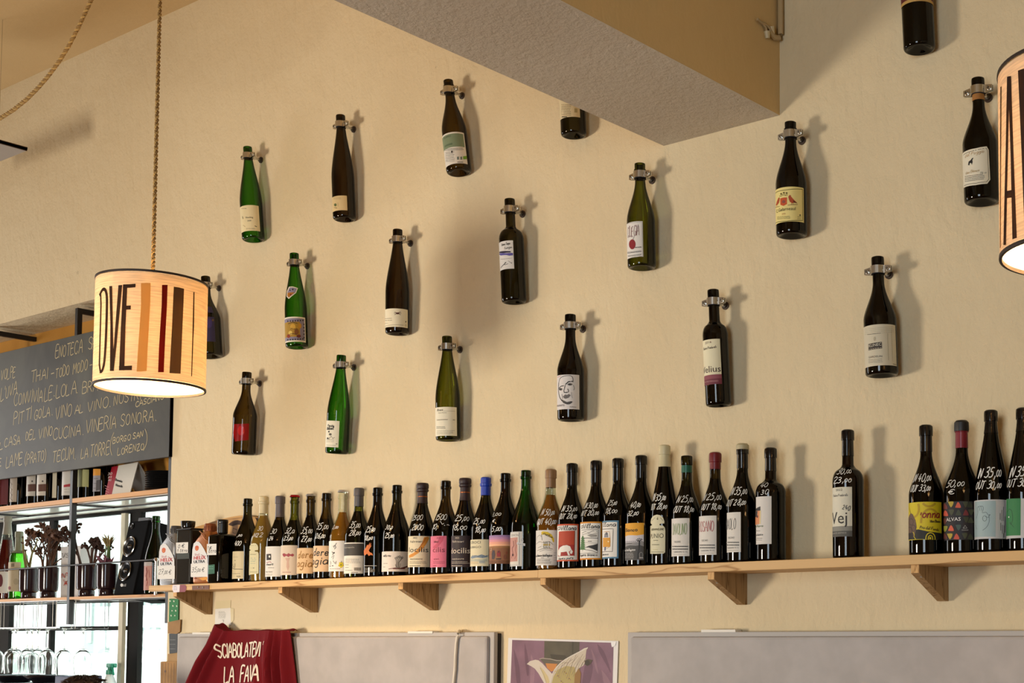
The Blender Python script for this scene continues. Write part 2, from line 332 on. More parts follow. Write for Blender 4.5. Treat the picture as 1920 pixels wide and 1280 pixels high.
class Print:
    def __init__(s, surf, off=0.0003): s.s = surf; s.items = []; s.off = off; s.layer = 0
    def raw(s, vs, fs, col, cut=True):
        s.items.append((vs, fs, col, s.layer, cut)); s.layer += 1
    def uvpoly(s, P, col):
        V = [Vector((p[0], p[1], 0)) for p in P]; tri = tessellate_polygon([V]); s.raw([(p[0], p[1]) for p in P], [tuple(t) for t in tri], col); return s
    def poly(s, P, col, smooth=0):
        if smooth: P = smooth_line(list(P) + [P[0]], smooth)[:-1]
        return s.uvpoly([s.s.hit(*p) for p in P], col)
    def uvline(s, L, wid, col):
        """continuous ribbon along L with mitred joints"""
        P = [L[0]]
        for q in L[1:]:
            d = math.hypot(q[0] - P[-1][0], q[1] - P[-1][1])
            if d < 2e-5: continue
            k = max(1, int(d / 0.006)); p0 = P[-1]
            P += [(p0[0] + (q[0] - p0[0]) * i / k, p0[1] + (q[1] - p0[1]) * i / k) for i in range(1, k + 1)]
        if len(P) < 2: return s
        vs = []; n = len(P)
        for i, p in enumerate(P):
            a = P[max(i - 1, 0)]; b = P[min(i + 1, n - 1)]
            d1 = (p[0] - a[0], p[1] - a[1]); d2 = (b[0] - p[0], b[1] - p[1])
            l1 = math.hypot(*d1) or 1; l2 = math.hypot(*d2) or 1
            t = (d1[0] / l1 + d2[0] / l2, d1[1] / l1 + d2[1] / l2); l = math.hypot(*t)
            if l < .2: t = (d2[0] / l2, d2[1] / l2) if i < n - 1 else (d1[0] / l1, d1[1] / l1); l = 1.0
            t = (t[0] / l, t[1] / l); ex = 0.0
            if i == 0: ex = -wid * .35
            elif i == n - 1: ex = wid * .35
            vs += [(p[0] + t[0] * ex - t[1] * wid / 2, p[1] + t[1] * ex + t[0] * wid / 2), (p[0] + t[0] * ex + t[1] * wid / 2, p[1] + t[1] * ex - t[0] * wid / 2)]
        s.raw(vs, [(2 * i, 2 * i + 1, 2 * i + 3, 2 * i + 2) for i in range(n - 1)], col, False)
        return s
    def line(s, P, wpx, col, smooth=0):
        if smooth: P = smooth_line(P, smooth)
        return s.uvline([s.s.hit(*p) for p in P], wpx * s.s.pxm(*P[0]), col)
    def ellipse(s, cx, cy, rx, ry, col, n=14):
        return s.poly([(cx + rx * math.cos(2 * PI * i / n), cy + ry * math.sin(2 * PI * i / n)) for i in range(n)], col)
    def ring(s, cx, cy, rx, ry, wpx, col, a0=0, a1=360, n=14):
        return s.line([(cx + rx * math.cos(math.radians(a0 + (a1 - a0) * i / n)), cy + ry * math.sin(math.radians(a0 + (a1 - a0) * i / n))) for i in range(n + 1)], wpx, col)
    def _frame(s, x0, y0, x1, y1, h, wn):
        a = s.s.hit(x0, y0) if x0 is not None else None
        b = s.s.hit(x1, y1 if y1 is not None else y0) if x1 is not None else None
        hm = h * s.s.pxm(x0 if x0 is not None else x1, y0)
        if a is None: a = (b[0] - wn * hm * 0.9, b[1])
        if b is None: b = (a[0] + wn * hm * 0.9, a[1])
        if y1 is None: b = (b[0], a[1])
        return a, b, hm
    def bold(s, t, x0, y0, x1, h, col, d=.35, **k):
        for dx, dy in ((-d, 0), (d, 0), (0, d)): s.text(t, x0 + dx, y0 + dy, x1 + dx, h, col, **k)
        return s
    def text(s, t, x0, y0, x1, h, col, y1=None, sh=0.0):
        """printed text: baseline from (x0,y0) to x1 in photo pixels, capital height h px"""
        vs, fs, wn = font_mesh(t); cap = 0.70
        a, b, hm = s._frame(x0, y0, x1, y1, h, wn / cap)
        kx = 1 / wn
        s.raw([(a[0] + (b[0] - a[0]) * x * kx + sh * y / cap * hm, a[1] + (b[1] - a[1]) * x * kx + y / cap * hm) for x, y in vs], fs, col); return s
    def hand(s, t, x0, y0, x1, h, col, y1=None, wpx=1.3, sh=0.22, jit=0.05, small=True):
        """handwriting in single strokes"""
        x = 0.0; strokes = []; seen = False
        for ch in t:
            if ch == ' ': x += 0.32; continue
            g = GL.get(ch) or GL.get(ch.upper())
            if g is None: continue
            k = 0.62 if (small and seen and ch == '0') else 1.0
            if ch == ',': seen = True
            jx, jy, js = (rnd.uniform(-jit, jit), rnd.uniform(-jit, jit), 1 + rnd.uniform(-jit, jit) * 2)
            lift = 0.25 if k < 1 else 0
            wch = max(p[0] for st in g for p in st)
            for st in g:
                strokes.append([(x + jx + p[0] * k * js, jy + lift * 0.3 + p[1] * k * js) for p in smooth_line(st, 3)])
            x += (wch + 0.16) * k * (1 if ch not in ',.' else .9)
        wn = x - 0.14
        a, b, hm = s._frame(x0, y0, x1, y1, h, wn)
        wid = wpx * s.s.pxm(x0 if x0 is not None else x1, y0)
        for st in strokes:
            s.uvline([(a[0] + (b[0] - a[0]) * p[0] / wn + sh * p[1] * hm, a[1] + (b[1] - a[1]) * p[0] / wn + p[1] * hm) for p in st], wid, col)
            s.layer -= .75
        s.layer = math.ceil(s.layer) + 1
        return s
    def micro(s, x0, x1, y0, y1, n, col, wpx=0.7, dy=0.0, ragged=0.15):
        """rows of print too small to read: broken thin rules"""
        for i in range(n):
            y = y0 + (y1 - y0) * (i / max(1, n - 1)); x = x0 + 0.0; e = x1 - (x1 - x0) * ragged * rnd.random()
            while x < e - 0.5:
                q = min(e, x + rnd.uniform(1.6, 5.0)); t = (x - x0) / max(1, x1 - x0); t2 = (q - x0) / max(1, x1 - x0)
                s.line([(x, y + dy * t), (q, y + dy * t2)], wpx, col); s.layer -= 1; x = q + rnd.uniform(0.5, 1.1)
        s.layer += 1; return s
    def build(s, name, parent):
        if not s.items: return None
        dl = min(.00003, .0008 / (1 + max(q[3] for q in s.items)))
        cols = []; V = []; F = []; MI = []
        for vs, fs, col, ly, cut in s.items:
            if col not in cols: cols.append(col)
            if cut and s.s.step:
                bm = bmesh.new(); B = [bm.verts.new((x, y, 0)) for x, y in vs]
                for f in fs:
                    try: bm.faces.new([B[i] for i in f])
                    except ValueError: pass
                us = [v[0] for v in vs]; u = math.ceil(min(us) / s.s.step) * s.s.step
                while u < max(us):
                    bmesh.ops.bisect_plane(bm, geom=bm.verts[:] + bm.edges[:] + bm.faces[:], plane_co=(u, 0, 0), plane_no=(1, 0, 0)); u += s.s.step
                bm.verts.index_update(); vs = [(v.co.x, v.co.y) for v in bm.verts]; fs = [[v.index for v in f.verts] for f in bm.faces]; bm.free()
            o = len(V); V += [s.s.pos(x, y, s.off + ly * dl)[:] for x, y in vs]
            F += [tuple(i + o for i in f) for f in fs]; MI += [cols.index(col)] * len(fs)
        me = bpy.data.meshes.new(name); me.from_pydata(V, [], F)
        for c in cols: me.materials.append(c if not isinstance(c, str) else paint(c, 0.6))
        me.polygons.foreach_set('material_index', MI)
        if s.s.step: me.polygons.foreach_set('use_smooth', [True] * len(F))
        me.update()
        o = bpy.data.objects.new(name, me); COL.objects.link(o)
        if parent: o.parent = parent
        return o
# ------------------------------------------------------------------ the room
WALLC = lin((224, 206, 170)); CEILZ = 3.905; SOFZ = aty(90, 583.5, 0).z; JX = aty(320, 920, 0).x; WT = 0.19
XL, XR, YF = -8.0, 3.0, -6.0
m_wall = plaster('plaster_beige', WALLC, .7, .55)
mb = MB(); mb.prism([(XL, 0, SOFZ), (JX, 0, SOFZ), (JX, 0, 0), (XR, 0, 0), (XR, 0, CEILZ), (XL, 0, CEILZ)], (0, WT, 0))
mb.box((XL, 0, 0), (-7.45, WT, SOFZ))
struct(mb.build('wall_back', m_wall))
struct(MB().box((XL - .1, YF, 0), (XL, WT + .3, CEILZ)).build('wall_left', m_wall))
struct(MB().box((XR, YF, 0), (XR + .1, WT + .3, CEILZ)).build('wall_right', m_wall))
struct(MB().box((XL - .1, YF - .1, 0), (XR + .1, YF, CEILZ)).build('wall_front', m_wall))
struct(MB().box((XL - .1, YF - .1, CEILZ), (XR + .1, WT + .3, CEILZ + .1)).build('ceiling', plaster('plaster_ceiling', lin((205, 176, 128)), 0.1, 0.2)))
struct(MB().box((XL - .1, YF - .1, -.1), (XR + .1, .6, 0)).build('floor', wood('floor_boards', '8a5c36', '5e3b20', 'Y', 0.6, 0.5)))
# the downstand beam running from the wall into the room
bl = aty(1244.8, 273.4, 0); br = aty(1462, 216.1, 0)
BZ = (bl.z + br.z) / 2
mb = MB(); mb.box((bl.x, YF, BZ), (br.x, 0.0, CEILZ)); mb.m[0] = 1
m_beam = plaster('plaster_beam', lin((198, 188, 172)), 0.1, 0.45, 2.6)
b_ = mb.build('ceiling_beam', [plaster('plaster_beam_side', lin((214, 184, 132)), .1, .15), m_beam]); struct(b_)
tag(b_, 'plastered concrete beam running out from the bottle wall', 'beam')
# niche behind the wall: ochre infill above, dark framed window below
UZ = aty(313, 923, 0.0).z          # underside of the upper shelf
LZ = aty(306, 1118, 0.0).z         # underside of the lower shelf
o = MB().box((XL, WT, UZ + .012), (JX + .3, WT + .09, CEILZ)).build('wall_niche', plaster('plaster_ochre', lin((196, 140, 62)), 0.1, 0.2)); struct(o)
WY = 0.28
m_frame = paint('120e0b', 0.7, 0, .2); m_pane = glass((0.94, 0.96, 0.95), 0.0)
def wx(px, py=1150): return aty(px, py, WY).x
def wz(px, py): return aty(px, py, WY).z
wf = MB()
TZ = wz(300, 951) + .0; SILL = 0.95; tz0, tz1 = wz(180, 1181.5), wz(180, 1173.5)
wf.box((XL, WY + .01, TZ - .010), (JX + .25, WY + .036, UZ + .004)); wf.box((XL, WY, SILL - .06), (JX + .25, WY + .05, SILL))
mull = [(wx(-30), wx(12)), (wx(82.5), wx(90.5)), (wx(234), wx(254)), (wx(330), wx(352))]
for a, b in mull: wf.box((a, WY + .012, SILL), (b, WY + .034, TZ))
wf.box((wx(12), WY + .013, tz0), (wx(234), WY + .033, tz1))
win = struct(wf.build('window_1', m_frame))
for (a, b) in ((mull[0][1], mull[1][0]), (mull[1][1], mull[2][0])):
    for z0, z1 in ((SILL, tz0), (tz1, TZ - .012)):
        MB().box((a, WY + .022, z0), (b, WY + .027, z1)).build('pane', m_pane, win)
MB().box((mull[2][1], WY + .022, SILL), (mull[3][0], WY + .027, TZ - .012)).build('pane', m_pane, win)
MB().box((wx(224), WY - .004, SILL), (wx(231.5), WY + .012, TZ - .01)).build('inner_strip', paint('e6dcc4', 0.6), win)
struct(MB().box((XL, WT, 0), (JX + .25, WY + .10, SILL - .06)).build('wall_under_window', m_wall))
struct(MB().box((XL, 0.02, SILL - .06), (JX, WY, SILL - .03)).build('trim_1', paint('6b5a45', 0.5)))
# street outside: pale facade and pavement
fac = MB().box((-22, 7.0, -.2), (2, 7.4, 9)).build('facade_building', plaster('facade_grey', lin((196, 204, 202)), 0.1, 0.2))
tag(fac, 'pale grey building facade across the street behind the window', 'building')
for (px0, px1, py0, py1) in ((168, 205, 1100, 1222), (-14, 20, 1090, 1210), (262, 300, 1100, 1225)):
    a = aty(px0, py0, 7.0); b = aty(px1, py1, 7.0)
    wfm = MB().box((a.x, 6.94, b.z), (b.x, 7.0, a.z)).build('window_frame', paint('8f9996', 0.6), fac)
    MB().box((a.x + .12, 6.92, b.z + .12), ((a.x + b.x) / 2 - .05, 6.945, a.z - .12)).build('pane', paint('aab5b4', 0.2), wfm)
    MB().box(((a.x + b.x) / 2 + .05, 6.92, b.z + .12), (b.x - .12, 6.945, a.z - .12)).build('pane', paint('aab5b4', 0.2), wfm)
struct(MB().box((XL, WT - .003, UZ - .003), (JX + .3, WY + .04, UZ + .012)).build('trim_2', paint('ece9e0', .3)))
g = MB().box((-24, .8, -.2), (4, 7.0, -.15)).build('pavement', paint('c8c6c0', 0.9, vary=.1)); struct(g)
# ------------------------------------------------------------------ bottles
def interp(P, z):
    if z <= P[0][1]: return P[0][0]
    for (r0, z0), (r1, z1) in zip(P, P[1:]):
        if z <= z1: return r0 if z1 - z0 < 1e-9 else r0 + (r1 - r0) * (z - z0) / (z1 - z0)
    return P[-1][0]
def profile(kind, H, R, rn):
    """outer wall from the heel up; rn = neck radius"""
    def ss(t): return t * t * (3 - 2 * t)
    heel = [(R - .006, 0.0), (R - .0025, .0012), (R - .0006, .004), (R, .009)]
    if kind == 'bordeaux':
        zs, zn, a = .60 * H, .735 * H, 'round'
    elif kind == 'flute': zs, zn = .40 * H, .90 * H
    elif kind == 'champ': zs, zn = .45 * H, .84 * H
    else: zs, zn = .47 * H, .79 * H
    P = heel + [(R, zs * .5), (R, zs)]
    n = 14
    for i in range(1, n + 1):
        t = i / n
        if kind == 'bordeaux':
            # round shoulder then short concave fillet
            if t < .72: q = t / .72; r = rn + (R - rn) * (.24 + .76 * math.sqrt(max(0, 1 - (q * .985) ** 2)))
            else: q = (t - .72) / .28; r0 = rn + (R - rn) * (.24 + .76 * math.sqrt(1 - .985 ** 2)); r = rn + .0006 + (r0 - rn - .0006) * (1 - q) ** 1.6
        elif kind == 'flute': r = R + (rn - R) * (0.55 * ss(t) + .45 * t ** 1.25)
        elif kind == 'champ': r = R + (rn - R) * (ss(t) * .62 + .38 * math.sin(t * PI / 2) ** 1.4)
        else: r = R + (rn - R) * (ss(t ** .92) * .7 + .3 * math.sin(t * PI / 2) ** 1.2)
        P.append((r, zs + (zn - zs) * t))
    if kind == 'champ':
        P += [(rn, H - .027), (rn + .0025, H - .025), (rn + .0028, H - .018), (rn + .0006, H - .0165), (rn + .0008, H - .006), (rn + .0006, H - .0015), (rn - .0015, H)]
    elif kind == 'crown':
        P += [(rn, H - .028), (rn + .0022, H - .026), (rn + .0022, H - .019), (rn + .0004, H - .017), (rn, H - .003), (rn - .001, H)]
    else:
        P += [(rn - .0004, H - .026), (rn - .0004, H - .0255), (rn + .0016, H - .0245), (rn + .0016, H - .006), (rn + .001, H - .0015), (rn - .001, H)]
    return P
def glass_mesh(P, H, R, rn, open_top=True):
    punt = [(0, .018), (R * .35, .013), (R * .66, .004), (R * .8, .0006)]
    top = [(rn - .0045, H), (rn - .005, H - .004), (rn - .005, H - .02)] if open_top else [(0, H)]
    return MB().lathe(punt + P + top, 36)
C_ = {'green': (.16, .43, .08), 'olive': (.34, .36, .10), 'brown': (.17, .12, .06), 'amber': (.26, .20, .07), 'dark': (.085, .06, .04), 'black': (.012, .01, .008),
      'dkolive': (.17, .16, .06), 'dkbrown': (.10, .05, .025), 'clear': (.90, .92, .86), 'ltgreen': (.30, .66, .16), 'vgreen': (.03, .30, .05)}
BOT = {}
def make_bottle(key, M, kind, H, R, rn, gl, label, group, top='open', topcol=None, top_z=None, level=None, wine=None, mat_body=None):
    root = empty('wine_bottle', label, 'bottle', M, group)
    P = profile(kind, H, R, rn)
    gm = glass(C_[gl]) if isinstance(gl, str) else glass(gl)
    glass_mesh(P, H, R, rn, top == 'open').build('glass', gm, root)
    rf = lambda z: interp(P, z)
    if level:
        lp = [(0, .006), (R - .005, .006)] + [(max(.004, r - .0022), z) for r, z in P if .012 < z < level] + [(rf(level) - .0022, level), (0, level)]
        MB().lathe(lp, 32).build('wine', wine, root)
    if top in ('capsule', 'band'):
        z0, z1 = top_z if isinstance(top_z, tuple) else (top_z, H)
        cp = [(rf(z0) + .0002, z0)] + [(r + .0009, z) for r, z in P if z0 < z < z1] + ([(rf(z1) + .0009, z1)] if top == 'band' else [(rn * .9, H + .0012), (0, H + .0012)])
        if z1 > max(z for r, z in P if z < z0 + 1e-6): cp.insert(1, (rf(z0) + .0009, z0))
        MB().lathe(cp, 28).build('capsule' if top == 'capsule' else 'neck_band', paint(topcol, .12 if topcol == '0b0a0c' else .35), root)
    if top == 'crown':
        bm = MB(); n = 42; vs = []; fs = []
        for k, (rr, z) in enumerate(((rn + .0028, H - .006), (rn + .002, H - .002), (rn + .0002, H + .0012), (rn * .6, H + .0018))):
            for i in range(n):
                fl = (.0011 if i % 2 else 0) if k == 0 else 0
                vs.append(((rr + fl) * math.cos(2 * PI * i / n), (rr + fl) * math.sin(2 * PI * i / n), z))
        for k in range(3): fs += [(k * n + i, k * n + (i + 1) % n, (k + 1) * n + (i + 1) % n, (k + 1) * n + i) for i in range(n)]
        fs.append(tuple(3 * n + i for i in range(n)))
        bm.add(vs, fs).build('crown_cap', paint(topcol, .3, .7), root)
    if top == 'mushroom':
        z0 = top_z
        cp = [(rf(z0) + .0003, z0), (rf(z0) + .0012, z0)] + [(r + .0012, z) for r, z in P if z0 < z < H - .03]
        cp += [(rn + .001, H - .029), (rn + .0042, H - .026), (rn + .0046, H - .021), (rn + .0026, H - .019), (rn + .0045, H - .016), (rn + .0046, H - .006), (rn + .0026, H - .001), (0, H + .001)]
        MB().lathe(cp, 28).build('capsule', paint(topcol, .5), root)
    S = Round(M, rf, R)
    BOT[key] = dict(root=root, S=S, H=H, R=R, M=M, P=Print(S, .0007), W=Print(S, .0004))
    return root
def label_patch(key, col, tr, br_y, left=None, left_lim=62, rough=.6, name='label', right_u=None):
    """paper label: right edge through photo pixel tr at the top, reaching down to the height of pixel row br_y; wraps left past the visible side"""
    b = BOT[key]; S = b['S']
    u1, v1 = S.hit(*tr); u0_, v0 = S.hit(tr[0], br_y)
    if right_u: u1 = right_u
    u0 = -min(u1, math.radians(left_lim) * b['R']) if left is None else S.hit(left, (tr[1] + br_y) / 2)[0]
    n = 20; mr = 6; mbb = MB(); vs = []; fs = []
    for i in range(n + 1):
        for k in range(mr + 1): vs.append(S.pos(u0 + (u1 - u0) * i / n, v0 + (v1 - v0) * k / mr, .0004))
    for i in range(n):
        for k in range(mr): q = i * (mr + 1) + k; fs.append((q, q + mr + 1, q + mr + 2, q + 1))
    mbb.add(vs, fs, 0, True)
    o = mbb.build(name, paint(col, rough, vary=.03), b['root'])
    b['lab'] = o; b['box'] = (u0, u1, v0, v1)
    return o
def label_poly(key, col, P, name='label'):
    b = BOT[key]; pr = Print(b['S'], .0006); pr.poly(P, col); b['lab'] = pr.build(name, b['root']); return b['lab']
def band(key, col, v0, v1):
    """full-width printed band on the last label, a piece of its own"""
    b = BOT[key]; U0, U1, V0, V1 = b['box']; q = Print(b['S'], .0006)
    q.uvpoly([(U0, V0 + (V1 - V0) * v0), (U1, V0 + (V1 - V0) * v0), (U1, V0 + (V1 - V0) * v1), (U0, V0 + (V1 - V0) * v1)], col); q.build('label_band', b['lab'])
def uvrect(key, col, u0, u1, v0, v1):
    """rectangle in fractions of the last label of this bottle"""
    b = BOT[key]; U0, U1, V0, V1 = b['box']; f = lambda a: U0 + (U1 - U0) * a; g = lambda a: V0 + (V1 - V0) * a
    b['P'].uvpoly([(f(u0), g(v0)), (f(u1), g(v0)), (f(u1), g(v1)), (f(u0), g(v1))], col)
WHITE = 'f2efe6'
def price(key, *lines):
    W = BOT[key]['W']
    for t, x0, y0, x1, h in lines: W.hand(t, x0, y0, x1, h, WHITE, wpx=max(.95, h * .105), sh=.30)
def finish(key):
    b = BOT[key]
    if b['P'].items: b['P'].build('lettering', b.get('lab') or b['root'])
    if b['W'].items: b['W'].build('price_writing', b['root'])

# ------------------------------------------------------------------ the bottles clamped to the wall
m_zinc = paint('d2d0ca', .26, 1.0); m_zdark = paint('6d6a66', .35, 1.0); m_rub = paint('17151a', .7); m_plug = paint('4a3a30', .6)
def frame_from(B, T):
    z = (T - B).normalized(); x = Vector((1, 0, 0)); x = (x - z * x.dot(z)).normalized(); y = z.cross(x)
    M = Matrix((x, y, z)).transposed().to_4x4(); M.translation = B; return M
def clamp(M, H, rn, desc, zc):
    """two-part pipe clamp round the neck on a stud screwed into the wall"""
    c = M @ Vector((0, 0, zc)); R0 = rn + .0018; hh = .0095
    root = empty('pipe_clamp', clamp_label(desc), 'clamp', Matrix.Translation((c.x, 0, c.z)), 'pipe clamps on the bottle wall')
    yc = c.y
    for sgn, nm in ((-1, 'front_half'), (1, 'back_half')):
        mb = MB(); n = 14; vs = []; fs = []
        prof = []
        xe = R0 + .0205; g = .0016
        prof.append((-xe, sgn * g)); prof.append((-R0 - .004, sgn * g))
        for i in range(n + 1):
            a = PI - PI * i / n
            a = PI * .93 - PI * .86 * i / n
            prof.append((R0 * math.cos(a), sgn * R0 * math.sin(a)))
        prof.append((R0 + .004, sgn * g)); prof.append((xe, sgn * g))
        t = .0022
        for i, (x, y) in enumerate(prof):
            a = prof[max(0, i - 1)]; b = prof[min(len(prof) - 1, i + 1)]
            dx, dy = b[0] - a[0], b[1] - a[1]; l = math.hypot(dx, dy); nx, ny = -dy / l, dx / l
            if sgn < 0: nx, ny = -nx, -ny
            # outward = away from the axis plane
            hz = hh if abs(x) < xe - .004 else hh * .72
            for (ox, oz) in ((0, -hz), (0, hz), (t, hz), (t, -hz)):
                vs.append((x + nx * ox, yc + y + ny * ox, oz))
        m = len(prof)
        for i in range(m - 1):
            for j in range(4):
                k = (j + 1) % 4; fs.append((i * 4 + j, i * 4 + k, i * 4 + 4 + k, i * 4 + 4 + j))
        fs += [(0, 1, 2, 3), ((m - 1) * 4 + 3, (m - 1) * 4 + 2, (m - 1) * 4 + 1, (m - 1) * 4)]
        mb.add(vs, fs).build(nm, m_zinc, root)
    MB().lathe([(R0, -.0105), (R0, .0105), (rn - .0005, .0105), (rn - .0005, -.0105), (R0, -.0105)], 24, M=Matrix.Translation((0, yc, 0))).build('rubber_lining', m_rub, root)
    for sx in (-1, 1):
        x = sx * (R0 + .0125)
        mb = MB(); mb.cyl((x, yc - .0036, 0), (x, yc - .0075, 0), .0056, 14, 0, .0048); mb.cyl((x, yc + .012, 0), (x, yc - .004, 0), .003, 8)
        mb.box((x - .004, yc - .0079, -.0008), (x + .004, yc - .0074, .0008), 1); mb.box((x - .0008, yc - .0079, -.004), (x + .0008, yc - .0074, .004), 1)
        mb.build('screw', [m_zinc, m_zdark], root)
    MB().cyl((0, yc + R0, 0), (0, .0, 0), .0038, 10).cyl((0, yc + R0, 0), (0, yc + R0 + .011, 0), .0072, 6).build('stud', m_zinc, root)
    MB().cyl((0, -.010, 0), (0, .0, 0), .0072, 6).cyl((0, -.004, 0), (0, .0005, 0), .011, 14, 1).build('wall_plug', [m_zdark, m_plug], root)
def suffix(d, *opts):
    for o in opts:
        if len((d + o).replace('-', ' ').split()) <= 16: return d + o
    return d
def clamp_label(d):
    for pre in ('zinc pipe clamp holding the neck of the ', 'zinc pipe clamp on neck of ', 'pipe clamp on '):
        if len((pre + d).replace('-', ' ').split()) <= 16: return pre + d
    return pre + d
HANG = [  # key, top px, base centre px, half width px, kind, glass, description
 ('a', (464.1, 275.6), (475.3, 450), 20.4, 'flute', 'green', 'green slender bottle with a plain cream label'),
 ('b', (638.4, 216), (646, 412), 21, 'flute', 'brown', 'brown slender bottle with a small low beige label'),
 ('c', (840.3, 151), (861, 324), 23.4, 'champ', 'amber', 'amber bottle with a green and white text label'),
 ('d', (1068, 78), (1075.8, 255), 24.2, 'burg', 'dkolive', 'olive bottle mostly hidden behind the ceiling beam'),
 ('e', (1712, -150), (1724, 94), 30.5, 'burg', 'black', 'black bottle cut by the top edge of the picture'),
 ('f', (1833.4, 147), (1841, 380), 33.6, 'burg', 'black', 'black bottle with a white elephant label and brown neck strip'),
 ('g', (385.3, 518.4), (394, 668.5), 22.5, 'burg', 'dkolive', 'dark olive bottle half hidden behind the lit lampshade'),
 ('h', (551.6, 474.7), (556.9, 652), 20.4, 'flute', 'green', 'green bottle with a shield sticker and a patterned golden label'),
 ('i', (745.6, 430), (745, 626.5), 22.2, 'flute', 'brown', 'brown slender bottle with a cream insect label'),
 ('j', (955.5, 373), (964, 567), 23.4, 'bordeaux', 'dkolive', 'dark straight-sided bottle with a white label and violet brush stroke'),
 ('k', (1199.7, 306.6), (1203.4, 503), 27, 'champ', 'olive', 'olive bottle with a white cherry label'),
 ('l', (1482, 229), (1484.4, 443), 29.8, 'champ', 'dark', 'dark bottle with a yellow label of two orange birds'),
 ('m', (1645.4, 481.7), (1653.7, 704.5), 31.7, 'burg', 'dark', 'dark bottle with a grey-beige label and black name box'),
 ('n', (463.1, 697.2), (456.5, 852.5), 21.5, 'burg', 'amber', 'amber bottle with a see-through red label'),
 ('o', (640.2, 665.4), (631.5, 850.5), 21.2, 'flute', 'green', 'bright green bottle with a narrow white label'),
 ('p', (838.2, 630.2), (840.5, 826), 23.1, 'flute', 'olive', 'olive slender bottle with a tall cream label'),
 ('q', (1069.4, 589.4), (1070.3, 788.5), 25.4, 'burg', 'dark', 'dark bottle with a drawn face on a white label'),
 ('r', (1337, 543), (1347.3, 761), 24.4, 'bordeaux', 'dark', 'dark straight-sided bottle with a cream and wine-red label'),
]
for key, tp, bp, hw, kind, gl, desc in HANG:
    d0 = depth(aty(*bp, -.05)); R = hw * d0 / FPX * .985
    B = aty(bp[0], bp[1], -(R + .005)); T = aty(tp[0], tp[1], -.054)
    M = frame_from(B, T); H = (T - B).length
    rn = {'flute': .0135, 'champ': .0142, 'burg': .0142, 'bordeaux': .0140}[kind]
    make_bottle(key, M, kind, H, R, rn, gl, suffix(desc, ', clamped to the wall', ', on wall'), 'bottles clamped to the wall')
    clamp(M, H, rn + .001, desc, H - (.033 if key != 'f' else .030))

def PR(k): return BOT[k]['P']
CREAM = 'e9dcb6'
label_patch('a', 'ecdcae', (484.7, 386.2), 433.4)
PR('a').text('Riesling', 461, 409.5, 474.5, 3.2, '3a3226').text('2020', 464, 415, 471, 2.4, '4a4232').micro(453.5, 463.5, 391, 391, 1, '6b6048').micro(462, 480, 428, 429.5, 2, '8a7c5a', .5).line([(455, 406), (456, 410)], 1.2, '3a3226').line([(478, 423.5), (481, 425)], 1.2, '3a3226').line([(456, 422), (460, 425)], .6, '9a8a60')
label_patch('b', 'd9bf8a', (650.4, 367), 394.4)
PR('b').ellipse(629, 384, 2.4, 2.8, '5f6a3a').line([(627, 389), (632, 390)], .8, '5b5230').line([(634, 380), (634, 387)], .5, '8a7a50').micro(626, 640, 371, 373, 2, 'a08c5c', .5)
label_patch('c', 'e6dfd2', (869.6, 249.5), 306.5)
S = BOT['c']['S']; uvrect('c', '7d8d6e', .0, .96, .53, .95)
uvrect('c', '5f7356', .3, .6, .60, .66)
PR('c').text('DEL BIANCO', 833, 261, 846, 3, '2c3526').micro(835, 872, 279.5, 282, 2, '3b3a36', .7, -2).micro(836, 853, 285.5, 303, 8, '4b4a44', .6, -1).micro(858, 869, 304, 304, 1, '2b2a26', 1.2).ellipse(847.5, 284.5, 1.5, 2, '2b2a26')
for x in (858.5, 864.5): PR('c').poly([(x - 1.5, 294), (x + 1.7, 293.5), (x + 2, 299), (x - 1.3, 299.6)], '6d7a70')
PR('c').poly([(868, 293.2), (874.5, 292.4), (875, 298.4), (868.4, 299)], '6da52a')
label_patch('d', 'd8c8a0', (1085.6, 175), 220)
PR('d').micro(1053, 1072, 196, 215, 7, '6b5c3c', .8, 1).poly([(1077, 203), (1082.5, 204), (1082.5, 211), (1077, 211)], 'a8996c').micro(1054, 1064, 219, 219, 1, '2b2418', 1.4)
label_patch('e', '5e1c20', (1740, -80), 4); uvrect('e', 'c09a55', 0, 1, .0, .06)
MB_ = BOT['f']
P_ = Print(MB_['S'], .0009)
_z = MB_['S'].hit(1836, 173)[1], MB_['S'].hit(1836, 185.5)[1]
MB().lathe([(MB_['S'].rf(_z[1]) + .0006, _z[1]), (MB_['S'].rf(_z[0]) + .0006, _z[0])], 28).build('neck_strip', paint('a06a2e', .6), MB_['root'])
label_poly('f', 'e8dfc6', [(1790, 291), (1806, 287), (1830, 278), (1850, 274.5), (1853.6, 281), (1856.5, 337), (1851, 344.5), (1830, 347), (1808, 352), (1790, 356)])
PR('f').line([(1806.5, 291), (1830, 281.5), (1849, 278), (1851.5, 282), (1853.8, 336), (1849.5, 341), (1830, 343.6), (1808.6, 348)], .9, '4a3c22')
PR('f').hand('del Poggio', 1810, 296.5, 1845, 6, 'b08a50', 286, wpx=.8)
PR('f').poly([(1815.5, 309.5), (1816.5, 303), (1820, 300.5), (1822.5, 297), (1825.2, 295.5), (1825, 297.5), (1823.5, 299.5), (1824, 304), (1822.5, 309), (1821, 305.5), (1818.8, 306), (1818, 310)], '171411')
PR('f').hand('Vino Bianco', 1811, 328, 1836, 4.5, 'b29360', 321, wpx=.7).text('75 cl', 1838, 325.5, 1849, 3, '2b241a').micro(1810, 1846, 331, 340, 4, '3b3226', .9, -5, .1)
label_patch('g', '2c2348', (397, 575), 640); PR('g').ellipse(392, 606, 6, 9, '3a2c66').ellipse(399, 600, 2, 2, '6a4a30')
label_patch('h', 'efe9d8', (571.9, 595.6), 642)
uvrect('h', '8d86a0', .02, .965, .06, .94); uvrect('h', 'b08a2a', .0, .80, .20, .80)
